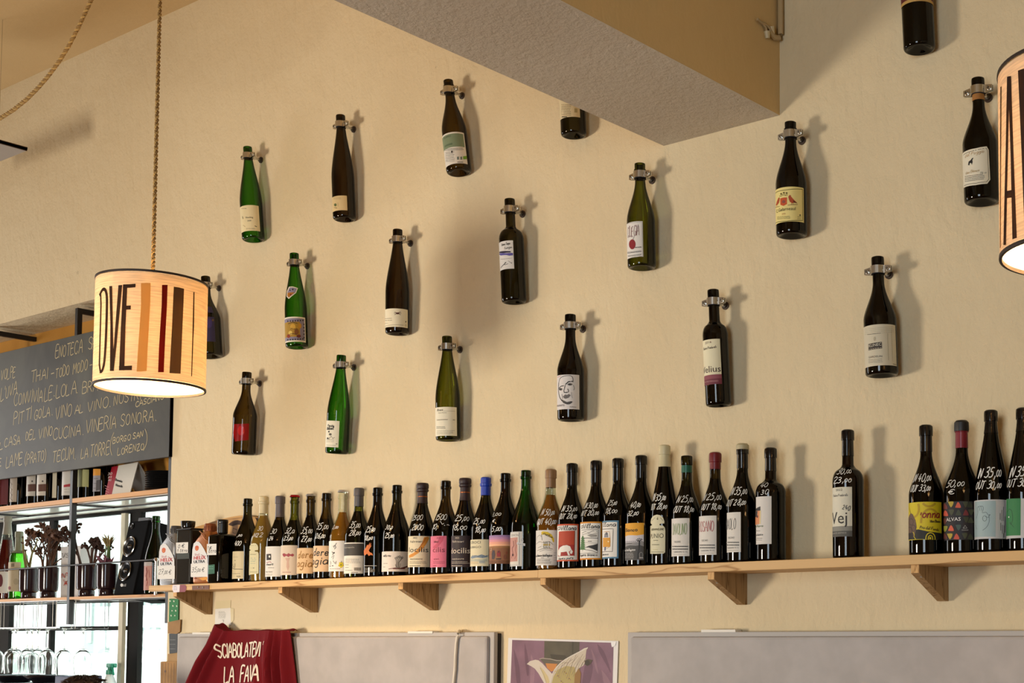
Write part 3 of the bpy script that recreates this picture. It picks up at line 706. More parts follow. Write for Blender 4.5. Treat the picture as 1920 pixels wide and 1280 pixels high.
for i in range(7): PR('h').ellipse(540 + i * 4.6, 602 - i * .25, 1.3, 1.6, '1d1a2c', 8).ellipse(540 + i * 4.6, 637 - i * .3, 1.3, 1.6, '1d1a2c', 8)
for i in range(5): PR('h').ellipse(569.6, 608 + i * 6.2, 1.2, 1.6, '1d1a2c', 8)
PR('h').ellipse(549.5, 613, 5, 6, 'd6a83a').ellipse(556, 622, 4, 5, '7d4a1a').ellipse(545, 624, 3.6, 4, 'e2c460').ellipse(562, 611, 3, 5, 'c8922c').ellipse(541.5, 630, 3, 3.5, '9a3a20').ellipse(560, 630, 4, 3, '6a2a1c').text('Muscat', 545.5, 618.5, 558, 4, '2a1c10').line([(541, 607), (549, 604), (557, 606)], 1.1, '3a2a12').line([(541, 628), (548, 625), (556, 627)], 1.1, '4a1c12')
_sh = Print(BOT['h']['S'], .0008); _sh.poly([(538.5, 546), (542, 537.5), (549, 537), (558.6, 540), (555, 549), (541.8, 560.3), (537.8, 556)], 'ece4d0').poly([(539.6, 546.5), (543, 539), (549, 538.6), (556.6, 541), (553.6, 548.6), (542, 558.2), (539, 555)], '8f88a0').poly([(539.4, 549), (553, 548), (542, 557.4), (539.2, 554.6)], 'b0701e').ellipse(549, 542.5, 1.5, 1.6, '15131f').ellipse(544, 544, 1.2, 1.4, '15131f').ellipse(545, 552, 1.8, 1.6, '7a2c10'); _sh.build('shield_sticker', BOT['h']['root'])
label_patch('i', 'efe4c4', (764.4, 581), 615.3)
PR('i').ellipse(745.5, 587.3, 3, 1.7, '4a1a10').line([(740, 584.5), (751, 590)], .8, '4a1a10').line([(740, 589.8), (751, 584.2)], .8, '4a1a10').line([(739, 587), (752, 587)], .8, '4a1a10').micro(722, 736, 597.5, 601, 2, '6b5c3c', .7, -1).line([(722.5, 612), (756, 609.5)], .6, '8a7a50').ellipse(760.5, 603, .8, 1.6, '4a3a20').ring(760.5, 610, 1.2, 1.6, .5, '8a7a50').micro(722, 729, 606, 606, 1, '8a7a50', .6)
label_patch('j', 'e6e2dc', (961.8, 450.6), 503.5)
PR('j').hand('Buona Tempo', 941, 461, 956, 4.5, '5b5650', 458, wpx=.7).hand('lungo', 946, 467, 959, 4, '5b5650', 465, wpx=.7).poly([(937, 472), (945, 470.6), (957.5, 471), (957.5, 473.4), (945, 474.4), (937, 474.6)], '211b3a').poly([(937, 475.2), (949, 474.6), (961.5, 474.2), (962, 478.6), (955, 479.4), (949, 478), (940, 479), (937, 477.6)], '5e56a2').micro(939, 960, 486, 487, 1, '8a857c', .6, -2)
PR('j').line([(939.5, 502), (946, 495), (949, 491.5)], 1.1, '2a2424').line([(946, 496), (947.5, 492)], .9, '2a2424').line([(947, 496.5), (952.5, 494.5)], .8, '2a2424').line([(953, 489), (958, 492.5)], .5, '5a5450').ellipse(959, 493, .8, .8, '2a2424')
label_patch('k', 'e9e3da', (1204.9, 414.6), 481)
PR('k').hand('CILIEGIA', 1177.5, 446, 1198.5, 19, '7a4c4c', 441, wpx=.9, sh=.05).ellipse(1185.8, 458, 6.1, 9.3, '8c1520', 20).line([(1187, 449), (1189.5, 443)], .8, '6a3a34').micro(1191, 1203, 463.5, 464.5, 2, '6b625a', .8, -1).micro(1177, 1203, 473.2, 474.8, 2, '55504a', .9, -3.2, .05).micro(1178, 1203, 479.4, 481, 2, '55504a', .8, -3.2, .05).line([(1176, 420), (1190, 417.2), (1203.8, 415.6), (1205.2, 480.2), (1190, 482.8), (1177, 486.5)], .5, '6f6a64')
label_patch('l', 'f0dc8c', (1506.4, 352.8), 417.4)
PR('l').line([(1454.5, 362), (1475, 356), (1490, 354.4), (1504.6, 354.8)], 1.1, '5a5418').line([(1455, 418.2), (1475, 414.4), (1490, 413.4), (1504.8, 413.4), (1504.4, 355)], 1.1, '5a5418')
PR('l').poly([(1463.2, 372), (1469.5, 370.4), (1475.6, 370.2), (1475.6, 382.5), (1472, 384.5), (1469, 386), (1463.5, 384)], 'c8501c').ellipse(1469.6, 378, 3, 3, '8f4a3a').line([(1466, 380), (1473, 379)], .8, '7a6a8a')
PR('l').poly([(1478.2, 369), (1480, 366), (1482, 365.5), (1483.2, 368.5), (1487.5, 373.5), (1493, 379), (1495, 381.6), (1490.5, 380), (1485, 381), (1481, 378.5), (1479.2, 374)], 'b5481e').poly([(1487, 375), (1495, 381.6), (1488, 379.5)], '4a2a14').line([(1484, 381), (1484, 384)], .7, '7a3a18').line([(1487, 381), (1487, 384)], .7, '7a3a18').line([(1477.5, 384.6), (1495, 383.4)], .9, '7a3a18')
PR('l').poly([(1462, 370), (1460, 371), (1457.5, 377), (1455.4, 385), (1457, 385.6), (1460.5, 381), (1462, 375)], 'b5481e').line([(1454.6, 389), (1462, 387)], .8, '7a3a18')
for q in ((1465, 363.5), (1470, 361.5), (1475, 362)): PR('l').ellipse(q[0], q[1], 1.7, 1.7, '6a5a1c').line([q, (q[0] + 1, q[1] + 5)], .6, '6a5a1c').ellipse(q[0] - 2, q[1] + 4, 1.1, 1, '8a7a2c')
PR('l').text('C.Galarneaul', 1456.5, 399.6, 1491.6, 6, '3a3418', 394).text('2022', 1466.5, 402.6, 1473, 2.6, 'b06a3a', 401.8).micro(1458, 1485, 406.6, 410.8, 3, '55501f', .6, -1.6).ellipse(1499.6, 403.5, 1, 1.6, '3a3418').micro(1495, 1502, 407, 410, 2, '55501f', .6)
label_patch('m', 'd2c8ae', (1678.2, 609.8), 685.8)
PR('m').poly([(1628.5, 645), (1653.4, 640.8), (1653.8, 653.2), (1628.8, 657)], '3a322a').text('KLINEC', 1629.5, 651.2, 1652.6, 5.4, 'd8cfb8', 647.6).line([(1630, 655.2), (1652.4, 651.8)], 1.3, 'a89c84').text('GARDELIN', 1629.2, 671.6, 1654, 3.6, '4a4034', 669.4).micro(1629, 1655, 674.4, 680, 3, '5a5044', .6, -2, .05).micro(1622, 1676, 617, 627, 4, 'b3a88c', .6, -5, .05).line([(1664, 625), (1666, 675)], .6, 'a3987c').line([(1671, 617), (1673.5, 677)], .6, 'b0a488').micro(1627, 1655, 627, 627, 1, '6a6050', .9, -3).line([(1674, 682), (1680, 684)], .9, '5a5044').ellipse(1640, 635, 2, 4, 'b8ad92')
b = BOT['n']; lb = Print(b['S'], .0006); lb.poly([(439, 795), (452, 794.4), (466.9, 793.8), (466, 824.6), (452, 826), (441, 827.4), (437.5, 812)], glass((.80, .03, .04), .2, 'b01014', .55)); b['lab'] = lb.build('label', b['root'])
PR('n').ellipse(452, 807, 6.5, 9, glass((.75, .02, .03), .2, 'c81a1c', .8))
label_patch('o', 'ebe4cc', (636.7, 789.2), 839)
PR('o').hand('Perche', 615, 799, 626, 4.2, '28241c', 801, wpx=1).hand('Biloel', 613.5, 805.4, 625, 4.4, '28241c', 805, wpx=1.2).ellipse(617, 809, 1.4, 1.6, '28241c').ellipse(619.5, 814, 2.6, 2.2, '5a5446').ellipse(615, 821.5, 1.5, 1.6, '28241c').line([(617, 823), (621, 817), (624, 822), (627, 820)], .8, '3a342a').micro(613, 626, 823.6, 828, 3, '8a8470', .5).micro(613, 632, 834, 837.6, 2, '8a8470', .6, 1).micro(630, 633, 832, 832, 1, '5a5446', 1.2)
label_patch('p', 'eee6cc', (856, 763.6), 817.2)
PR('p').hand('Alsace', 819.5, 771, 830, 4, '5a5242', 769.5, wpx=.6).line([(831, 770.4), (853, 771)], .5, '9a9078').text('Gewurz Reserve', 822, 775, 837, 2, '7a705a').text('Gewurztraminer', 819.5, 788.4, 840, 2.6, '5a4a3a').text('2016', 849, 788, 853, 2.6, '7a705a').micro(819, 837, 800, 802.4, 2, '5a5242', .8).micro(819.5, 853, 807, 813.6, 4, '8a806a', .5, 0, .3)
label_patch('q', 'dcd6d2', (1085.9, 703), 767.6)
q_ = PR('q'); K = '22201f'
q_.line([(1048, 718), (1050, 710), (1056, 705.5), (1064, 704), (1071, 704.6), (1074, 709), (1074.6, 716)], 1, K, 3).line([(1048, 718), (1047.5, 730), (1049, 742), (1053, 750), (1060, 756), (1067, 757), (1072, 754)], 1.6, K, 3)
q_.poly([(1052, 748), (1056, 750), (1063, 753.5), (1070, 752), (1073.6, 752.4), (1069, 757.4), (1062, 757.6), (1056, 755)], '4a4644').line([(1048.5, 727.5), (1052, 724), (1057, 723)], 1.6, K).line([(1061, 720), (1066, 715.4), (1073, 714.8)], 2, K).ellipse(1051.6, 729.6, 3.2, 2.4, '5a5654').ellipse(1051.4, 729.6, 1.4, 1.6, K).ellipse(1068.6, 720.4, 4.6, 2.2, '5a5654').ellipse(1068.4, 720.6, 1.7, 1.7, K).line([(1060, 722), (1058, 730), (1057.6, 734), (1061, 736), (1066, 734), (1064.5, 729)], 1.1, K, 3).ellipse(1062, 735.4, 1.3, 1, K).ellipse(1058.4, 735.4, 1, .9, K)
q_.poly([(1056, 743), (1060, 739.4), (1063, 740.4), (1067, 738.4), (1069.6, 741), (1066, 745.6), (1061, 747.4), (1057.6, 746.4)], '6a6462').line([(1056, 743.4), (1062, 743), (1069.4, 741)], 1, K).line([(1054, 739), (1055, 748)], .7, '6a6462').line([(1071, 735), (1073, 746)], .7, '8a8482').line([(1075, 722), (1077, 728), (1075.6, 731)], .8, '5a5654').text('MIRANTE', 1045, 763, 1059, 3.6, '55403e', 761.4).text('Asiliano', 1068, 763.6, 1080, 2.4, '6a6462', 764).line([(1046, 707), (1051, 705)], 1.4, 'd8a8a4')
label_patch('r', 'e8dfbc', (1349.7, 635), 719.4); band('r', '6e2836', 0, .125); band('r', '8a4450', .125, .215)
PR('r').text('2016', 1322.6, 645.2, 1334, 4, '5a2a24', 642.6).hand('Podere Pradarolo', 1319.5, 657, 1343, 4.4, '6a5a48', 652, wpx=.6).text('Velius', 1319.4, 701, 1351.4, 12, '3a1a18', 696.8).text('VINO MEDITERRANEO', 1321.8, 718, 1347, 2.4, 'c89a98', 715)
for k in [h[0] for h in HANG]: finish(k)
# ------------------------------------------------------------------ the long oak shelf on its brackets
SB = (aty(1000, 1084.5, -.154).z + aty(1900, 1048.5, -.154).z) / 2
ST = aty(1000, 1070.2 - 1.5, -.154).z
SD = .154
m_oak = wood('oak', 'd8b078', 'a4763f', 'X', 1.0, 0.5, 6); m_oakv = wood('oak_bracket', 'a88558', '76552f', 'Z', 1.6, 0.55, 7)
m_ply = wood('plywood_edge', 'dcae72', 'a87a45', 'Z', 3.0, 0.6, 9)
shelf = empty('wall_shelf', 'long light oak wall shelf carrying the row of bottles', 'shelf', (aty(1009, 1085, -SD).x, 0, SB))
x0 = aty(278.7, 1110, -SD).x; xj = aty(1009, 1084, -SD).x
def child_at(o, root):
    """parent a mesh built in world coordinates"""
    o.parent = root; o.matrix_parent_inverse = root.matrix_world.inverted(); return o
child_at(MB().bbox((x0, -SD, SB), (xj - .0007, 0, ST), .0012).build('board', m_oak), shelf)
child_at(MB().bbox((xj + .0007, -SD - .0012, SB - .001), (0.6, 0, ST + .0006), .0012).build('board', m_oak), shelf)
for (xl, xr, y) in ((325.3, 331.8, 1113), (522, 529, 1105), (747, 755, 1096), (1013, 1022, 1087), (1326.9, 1339.4, 1073), (1708, 1722, 1060)):
    X0 = aty(xl, y, -.138).x; X1 = X0 + .0225
    p = MB(); p.prism([(X0, -.138, SB), (X0, -.138, SB - .020), (X0, -.016, SB - .082), (X0, 0, SB - .082), (X0, 0, SB)], (X1 - X0, 0, 0))
    # screw in the sloping face
    bkt = child_at(p.build('bracket', m_oakv), shelf)
    MB().box((X0 + .001, -.1392, SB - .0195), (X1 - .001, -.1378, SB - .0005)).build('front_edge', m_ply, bkt)
    c = Vector((X1 - .004, -.1235, SB - .0275)); nrm = Vector((0, -.062, -.122)).normalized()
    MB().cyl(c, c + nrm * .0012, .0028, 10).build('screw', m_zinc, bkt)
# price tag and brown metal plate on the front edge
S_ = Plane((x0, -SD - .0006, SB))
pt = Print(S_); pt.poly([(324, 1096.2), (337.5, 1096), (336.5, 1109.5), (325.5, 1110.5), (323, 1104)], 'e9dde0').poly([(338, 1096), (347, 1095.8), (350, 1100), (349.4, 1105), (347, 1109.4), (336.8, 1109.6)], '8c4450').micro(326, 333, 1099, 1105, 3, '7a8aa8', .8)
tg = pt.build('price_tag', None); tag(tg, 'white and plum price tag stuck to the left end of the shelf edge', 'tag')
hp = MB(); a = aty(361, 1105.5, -SD); b2 = aty(393, 1096.5, -SD); hp.box((a.x, -SD - .002, a.z), (b2.x, -SD, b2.z))
hp_ = hp.build('joining_plate', paint('6b3f24', .5)); tag(hp_, 'small brown metal plate screwed to the shelf edge', 'plate')
for px in (372.5, 381.5):
    c = aty(px, 1100.6, -SD); MB().cyl((c.x, -SD - .0032, c.z), (c.x, -SD - .002, c.z), .003, 10).build('screw', m_zinc, hp_)

YB = -.066
def mlt(c, f=.5): return glass((c[0], c[1], c[2]), .05)
W_AMB = glass((.62, .36, .05), .02, 'b8791f', .45); W_AMB2 = glass((.55, .30, .06), .02, 'a8661e', .45); W_PALE = glass((.62, .42, .10), .02, 'b98d3c', .55)
W_RED = paint('150607', .15); W_DK = paint('140c06', .15); W_OL = paint('1c1606', .15)
#  key: top px, left silhouette px at row, kind, glass, description, extra
SH = {
 1: ((464.9, 934.5), (435.2, 1073), 'champ', 'dkolive', 'dark olive bottle with a small cream label and looping black line', {}),
 2: ((494.9, 930.8), (467.1, 1070), 'champ', 'clear', 'cloudy amber bottle with a cream capsule and rounded cream label', dict(top='capsule', topcol='d8c69a', top_z=.80, level=.775, wine=W_PALE)),
 3: ((525.5, 930.3), (497.1, 1060), 'burg', 'amber', 'dark bottle with a grey capsule and white label with a black square', dict(top='capsule', topcol='5a5152', top_z=.755, level=.72, wine=W_RED)),
 4: ((552.9, 928.6), (526.2, 1060), 'crown', 'olive', 'brown bottle with a red crown cap and beige label with a red mark', dict(top='crown', topcol='a81420', level=.71, wine=W_DK)),
 5: ((583.1, 926.7), (556.6, 1060), 'crown', 'amber', 'dark bottle with a silver crown cap and gold script on peach label', dict(top='crown', topcol='b8b8bc', level=.76, wine=W_DK)),
 6: ((612.5, 924.2), (587.2, 1060), 'champ', 'amber', 'dark bottle with black script on a peach label', dict(level=.70, wine=W_DK)),
 7: ((643.2, 919.3), (616.5, 1050), 'crown', 'clear', 'clear bottle of amber wine with a silver crown cap and ink-splashed label', dict(top='crown', topcol='c8c8cc', level=.755, wine=W_AMB)),
 8: ((673.4, 915.3), (645.2, 1060), 'burg', 'olive', 'dark bottle with a grey capsule and half black half white label', dict(top='capsule', topcol='55504f', top_z=.80, level=.745, wine=W_RED)),
 9: ((708.3, 914), (680.8, 1060), 'champ', 'dkbrown', 'dark bottle with an orange leaf printed on bare glass', dict(level=.78, wine=W_OL)),
 10: ((744.7, 909.2), (716, 1055), 'champ', 'dkolive', 'dark olive bottle with a low white label of a drawn plant', dict(level=.72, wine=W_OL)),
 11: ((792.7, 905.3), (765.2, 1040), 'champ', 'dkbrown', 'dark bottle with a brown stopper and cream label crossed by orange brushwork', dict(top='mushroom', topcol='2c1618', top_z=.78, level=.76, wine=W_DK)),
 12: ((836.5, 901.1), (807.2, 1040), 'champ', 'amber', 'dark bottle with a pink label', dict(level=.62, wine=W_DK)),
 13: ((872.4, 896), (846, 1040), 'champ', 'dkbrown', 'dark bottle with a brown stopper and black label in white letters', dict(top='mushroom', topcol='2c1618', top_z=.765, level=.72, wine=W_DK)),
 14: ((911.2, 895.4), (882.1, 1040), 'champ', 'dkolive', 'dark bottle with a blue capsule and cream sketch label', dict(top='capsule', topcol='1436a8', top_z=.815, level=.73, wine=W_DK)),
 15: ((948.1, 886.9), (917.4, 1040), 'champ', 'dkbrown', 'dark bottle with a sunset sky and brown earth label', dict(level=.76, wine=W_DK)),
 16: ((986.3, 881.5), (956.8, 1040), 'champ', 'vgreen', 'bright green bottle with a framed pinkish label', {}),
 17: ((1033.1, 880.5), (1004.8, 1040), 'burg', 'clear', 'clear bottle of amber wine with a cork-brown capsule and yellow banner label', dict(top='capsule', topcol='94704c', top_z=.822, level=.75, wine=W_AMB2)),
 18: ((1072.9, 869.4), (1045, 1030), 'burg', 'black', 'black bottle with a red label of a white pig', {}),
 19: ((1118, 864.4), (1086, 1030), 'burg', 'black', 'black bottle with a yellow-framed landscape label', {}),
 20: ((1159, 860), (1129.5, 1030), 'burg', 'black', 'black bottle with a blue-framed label', {}),
 21: ((1202.5, 854.4), (1172.7, 1030), 'burg', 'black', 'black bottle with a label yellow above and grey tree below', {}),
 22: ((1246.2, 835.2), (1219.6, 1020), 'flute', 'dkbrown', 'tall dark bottle with a long cream capsule and keyhole-shaped label', dict(top='capsule', topcol='cfc39c', top_z=.822, level=.80, wine=W_DK)),
 23: ((1287.8, 854.4), (1259.3, 1030), 'burg', 'dkolive', 'olive bottle with a green neck band and white label in green letters', dict(top='band', topcol='0f5a44', top_z=(.845, .91), level=.72, wine=W_OL)),
 24: ((1341.2, 849), (1310.6, 1030), 'burg', 'amber', 'dark bottle with a dark red capsule and white label in red letters', dict(top='capsule', topcol='6e0d18', top_z=.852, level=.765, wine=W_DK)),
 25: ((1392.1, 833.5), (1360.3, 1030), 'burg', 'black', 'black bottle with a beige wax top and white label in grey letters', dict(wax=('b6aa86', .955))),
 26: ((1445, 840.3), (1415.6, 1000), 'bordeaux', 'dkbrown', 'dark square-shouldered bottle with a white label, last of the long row', {}),
 27: ((1589.5, 806.7), (1560.2, 1000), 'bordeaux', 'dkbrown', 'dark square-shouldered bottle standing alone on the shelf', {}),
 28: ((1736.1, 797.9), (1703.8, 960), 'burg', 'black', 'black bottle with a bright yellow label', {}),
 29: ((1802.8, 790.6), (1767.2, 960), 'burg', 'black', 'black bottle with a wax top, red neck band and coloured pebble label', dict(top='band', topcol='7e1626', top_z=(.80, .925), wax=('17110f', .925))),
 30: ((1857.8, 770), (1826, 970), 'flute', 'black', 'slender black bottle with a pale blue hand-drawing label', {}),
 31: ((1917.8, 765.9), (1886.8, 970), 'flute', 'dkbrown', 'slender dark bottle with a green label, cut by the right edge', {}),
}
for k, (tp, sl, kind, gl, desc, ex) in SH.items():
    T = aty(tp[0], tp[1], YB); B = Vector((T.x, YB, ST + .0006 if k > 16 else ST)); H = T.z - B.z
    d = ray(*sl); dx, dy = d.x, d.y; l = math.hypot(dx, dy)
    R = abs((B.x - CAM.x) * dy - (B.y - CAM.y) * dx) / l
    R = min(R, {'flute': .0400, 'bordeaux': .0385, 'burg': .0425, 'champ': .0450, 'crown': .0425}[kind])
    rn = {'champ': .0138, 'crown': .0132, 'burg': .0140, 'bordeaux': .0138, 'flute': .0136}[kind]
    e = dict(ex); wax = e.pop('wax', None)
    for q in ('top_z', 'level'):
        if q in e: e[q] = tuple(v * H for v in e[q]) if isinstance(e[q], tuple) else e[q] * H
    if e.get('top') is None and k in (28, 18, 19, 20, 21, 30, 31, 25, 26, 27):
        e.update(top='capsule', topcol='0b0a0c', top_z=H * (.80 if kind != 'flute' else .84))
    make_bottle(k, Matrix.Translation(B), kind, H, R, rn, gl, suffix(desc, ', on the wall shelf', ' on wall shelf'), 'bottles on the wall shelf', **e)
    if wax:
        z0 = wax[1] * H
        MB().lathe([(rn + .0006, z0), (rn + .0028, z0 + .001), (rn + .0034, z0 + .004), (rn + .003, H - .002), (rn - .001, H + .0025), (0, H + .003)], 24).build('wax_top', paint(wax[0], .5), BOT[k]['root'])

W8 = 'e8e3d8'; INK = '26221e'
# 1
label_patch(1, 'd9c9a0', (457.5, 1033), 1084.5); p = PR(1)
p.line([(437, 1057), (437.6, 1062), (440.5, 1064), (441, 1056)], 1, INK).ellipse(441, 1050.5, .7, .7, INK).line([(436, 1064), (440, 1066.6), (455, 1067)], .9, INK).micro(437, 448, 1044, 1044, 1, '9a8c6c', .6).micro(436, 453, 1075, 1075.6, 1, '5a5040', .7).micro(444, 451, 1079.5, 1081, 2, '6a6048', .8)
price(1, (',00', 444.5, 1006, 452, 6), ('400', 439.7, 1022.5, 450.8, 8))
# 2
label_poly(2, 'dcd3a8', [(462, 1078), (463.5, 1036), (468, 1032.5), (471.5, 1030.8), (467.8, 1029.4), (468.4, 1024), (471, 1020), (475, 1018), (479.5, 1018.2), (483, 1021.4), (484.4, 1026), (484, 1031), (478, 1031.6), (478.2, 1033.4), (483.4, 1034), (485.2, 1038), (485, 1074.6), (478, 1076)]); p = PR(2)
p.micro(471, 481, 1022.5, 1023, 1, '8a8560', .6).micro(469.5, 481, 1039, 1039, 1, '7a7450', .9).micro(470.5, 480, 1046, 1052, 3, '9fae9a', 1).micro(470, 480, 1056, 1056, 1, '9fae9a').micro(471, 477, 1064.5, 1064.5, 1, '5a5438', 1.1).micro(469, 483, 1072, 1072, 1, '7a7450', .7)
price(2, ('30', 482.5, 994.6, 491.8, 8.5), ('N22', 474.5, 1006.8, 491, 8))
# 3
label_patch(3, W8, (527.5, 1024), 1080.7, right_u=None); p = PR(3)
p.poly([(500, 1038.4), (508.6, 1038), (508.8, 1049.4), (500, 1050)], '2a2422').ellipse(505.5, 1043, 1.6, 2.2, 'e8e3d8').line([(500, 1054.6), (507, 1052.6), (508.6, 1054.6)], 1, 'a03a58').hand('donati', 500, 1059.6, 512, 3.6, INK, wpx=.8).micro(503, 515, 1064, 1064, 1, INK, .8).text('vino rosso', 498.8, 1073, 511, 2.8, INK).micro(499, 511, 1076, 1078, 2, '5a544c', .5)
price(3, ('30', 506.3, 1000.5, 516.2, 9), ('24', 503.5, 1013, 511.5, 8))
# 4
label_patch(4, 'dccab2', (557.7, 1022), 1077.8); p = PR(4)
p.poly([(530, 1038), (533, 1036.8), (538, 1039), (541, 1036.6), (545, 1039), (549, 1037.4), (551.6, 1040), (549, 1043.2), (544, 1041.6), (541, 1044), (537, 1041.6), (533, 1044), (530.4, 1041)], '9c3a44').poly([(535, 1046), (544, 1045.6), (541.5, 1052), (542.5, 1062), (540, 1070), (537, 1062), (538, 1052)], 'cda894').micro(530, 549, 1072.4, 1072.4, 1, '9c5a50', .8)
price(4, ('32,a', 534, 1000, 550.3, 11), ('23,00', 531.7, 1013, 547.3, 9.5))
# 5, 6
label_patch(5, 'e2bd8c', (587, 1027), 1075); label_patch(6, 'e4c096', (618, 1023), 1071.5)
for k, c, dx, dy in ((5, '9a6a22', 0, 0), (6, '1d1712', 29.3, -4.4)):
    p = PR(k); p.hand('dere', 559.2 + dx, 1046 + dy, 585.6 + dx, 13, c, wpx=1.8, sh=.18, jit=.02).hand('agia', 557.6 + dx, 1062.6 + dy, 584.6 + dx, 14, c, wpx=1.8, sh=.18, jit=.02)
price(5, ('35,00', 563.8, 1000, 583.8, 12), ('27,00', 564.5, 1015.5, 582.3, 10.5)); price(6, ('35,00', 593.5, 992.5, 615, 12), ('26,00', 591, 1009, 608.3, 10))
# 7
label_patch(7, 'ece8e0', (647, 1013.6), 1070.8); p = PR(7)
p.line([(625, 1024), (628, 1022), (626.4, 1026)], 1.4, INK).line([(631, 1018), (628.4, 1022), (630, 1026), (627.4, 1029)], 1.2, INK).line([(623, 1034), (625, 1037.5), (624, 1040)], 1.3, INK).line([(621.6, 1045), (627, 1040.5), (624.4, 1048)], .7, INK).line([(619.6, 1052), (621, 1055), (620, 1058)], .9, INK).line([(625, 1051), (628, 1056), (631, 1051), (629.6, 1057)], 1, INK).ellipse(619.4, 1061, 1, .8, INK).ellipse(624, 1060.4, 1.6, .8, INK).ellipse(626.6, 1036, 1.4, 1.6, INK).micro(619, 638, 1066, 1066.6, 1, '4a4440', .7).micro(630, 637, 1066, 1066, 1, 'a02c2c', .7)
for i in range(5): p.ellipse(639.4 + 3 * math.cos(i * 1.256 + .3), 1058.6 + 3.6 * math.sin(i * 1.256 + .3), 2.1, 2.3, 'd8c21c', 8)
p.ellipse(639.4, 1058.6, 1.6, 1.8, '8a8a2c').line([(639.4, 1055), (640.5, 1051.6)], .7, '3a4a1c')
price(7, ('0,00', 622.6, 991.6, 633, 7))
# 8
label_patch(8, 'e4dfd2', (681, 1017), 1075); b8 = BOT[8]; uvrect(8, '3c3832', 0, 1, .58, .965)
p = PR(8); p.text('del groppolo', 646, 1027.6, 664.6, 2.4, 'b8b2a4').micro(648, 676, 1047.4, 1055, 5, '6a645a', .5).micro(648, 656, 1058.5, 1058.5, 1, '3a3630').micro(648, 654, 1063.4, 1063.4, 1, '3a3630').micro(648, 661, 1068.8, 1068.8, 1, '3a3630').micro(659, 671, 1072.8, 1072.8, 1, '1d1a16', 1)
for x in range(7): p.line([(664.6 + x * 1.9, 1064), (664.6 + x * 1.9, 1069)], 1.1, '6a645a')
price(8, ('35,00', 654.8, 989.4, 674, 11.5), ('28,00', 654, 1003.6, 674, 10))
# 9
p = PR(9)
p.poly([(683, 1039.5), (682.6, 1032), (686.5, 1026.5), (688.8, 1020.6), (690.4, 1022.4), (694.2, 1016.6), (693.2, 1021.6), (696.2, 1017.4), (695.2, 1023), (697, 1022.4), (693.6, 1028), (691.5, 1031.6), (693.4, 1034.6), (698, 1037), (699.4, 1041), (695.5, 1040), (691.6, 1041.8), (688.6, 1037.6), (684.6, 1041)], 'c8681c')
p.line([(686, 1036), (690, 1029), (694, 1021)], .6, '8a3c0c').micro(684, 708, 1060.4, 1060.4, 1, 'c4c0b4', .9).micro(684, 699, 1064.6, 1072, 4, '9a968c', .7).poly([(694, 1067), (703, 1066.6), (703, 1072), (694, 1072.4)], '5a564e')
price(9, ('25,00', 685.5, 997.4, 701, 11), ('18,00', 684, 1012.6, 696.6, 8.5))
# 10
label_patch(10, 'e0d6cb', (766.5, 1034.4), 1072); p = PR(10)
p.hand('milibrec', 719, 1043.6, 733, 4, '55504a', wpx=.8).micro(719.5, 728, 1056, 1056, 1, '5a544c').micro(719, 723, 1062.6, 1062.6, 1, '5a544c')
p.line([(729, 1066.4), (740, 1064.4), (748, 1066), (757, 1064), (766, 1062)], 1.1, '5c2118').line([(748, 1066), (760, 1062.4), (768, 1058.6)], 1.6, '4a1c16').micro(737, 760, 1065, 1066, 2, '6a2c20', 1.2)
for x, y in ((742, 1046), (745.5, 1044), (749, 1043), (752, 1045.6), (754, 1045)): p.ring(x, y, 1.6, 1.5, .7, '3a342e').line([(x, y + 1.5), (745.5 + (x - 748) * .4, 1054), (745 + (x - 748) * .5, 1064)], .6, '4a443c')
p.line([(741, 1058), (743, 1062), (746, 1064)], .6, '4a443c').line([(751, 1056), (750, 1062), (748, 1064)], .6, '4a443c')
price(10, ('30,0', 722.4, 992.2, 734.3, 8.5), ('25,00', 721.7, 1008.4, 736.6, 9))
# 11 12 13 : same layout, three colourings
for k, (bgc, tx, ty, br_, c1, c2, x0, x1, dy) in {11: ('dccfae', 806.2, 1005, 1063, '2c2620', None, 767.6, 803, 0), 12: ('d66a84', 837.4, 1004.3, 1063, '7a2434', None, 811.8, 834, 0), 13: ('241014', 881.8, 1004, 1063, 'd8c8b4', None, 846.6, 881, 0)}.items():
    label_patch(k, bgc, (tx, ty), br_); p = PR(k)
    if k == 11: p.poly([(795, 1007), (803, 1005.6), (804.6, 1009), (800, 1018), (793, 1028), (784, 1037), (774, 1043.6), (767.6, 1045.6), (767.2, 1041), (776, 1036), (786, 1026), (792, 1016)], 'cf8a2c').poly([(797, 1008), (800, 1007), (796, 1016), (788, 1026), (786, 1026), (793, 1015)], 'b06a1c')
    if k == 12: p.poly([(824, 1006), (833, 1005), (830, 1014), (822, 1024), (814, 1029), (812, 1026), (820, 1017)], 'c04a66')
    p.text('docilis' if k == 13 else ('locilis' if k == 11 else 'cilis'), x0, 1035.2 if k != 13 else 1037.6, x1, 9.6 if k != 13 else 10.4, c1)
    xa = x0 + 1; xb = x1
    p.text('2022', xa + 6, 1009.6, xa + 13.6, 3, c1).hand('Paltrinieri', xa + 1, 1017, xb - 12, 3.4, c1, wpx=.5)
    p.text('FRIZZANTE', xa + 1, 1049.4, xb - 11, 2.6, c1).micro(xa, xb, 1052.8, 1055.6, 2, c1, .6).micro(xa, xb - 14, 1060.4, 1060.4, 1, c1, .9)
    if k == 11: S_ = BOT[11]['S']
for k, y in ((11, 930.4), (13, 922.4)):
    S_ = BOT[k]['S']; z = S_.hit(SH[k][0][0], y)[1]
    MB().lathe([(S_.rf(z) + .0016, z - .0012), (S_.rf(z) + .0018, z), (S_.rf(z) + .0016, z + .0012)], 26).build('gold_band', paint('b05a1c', .35, .6), BOT[k]['root'])
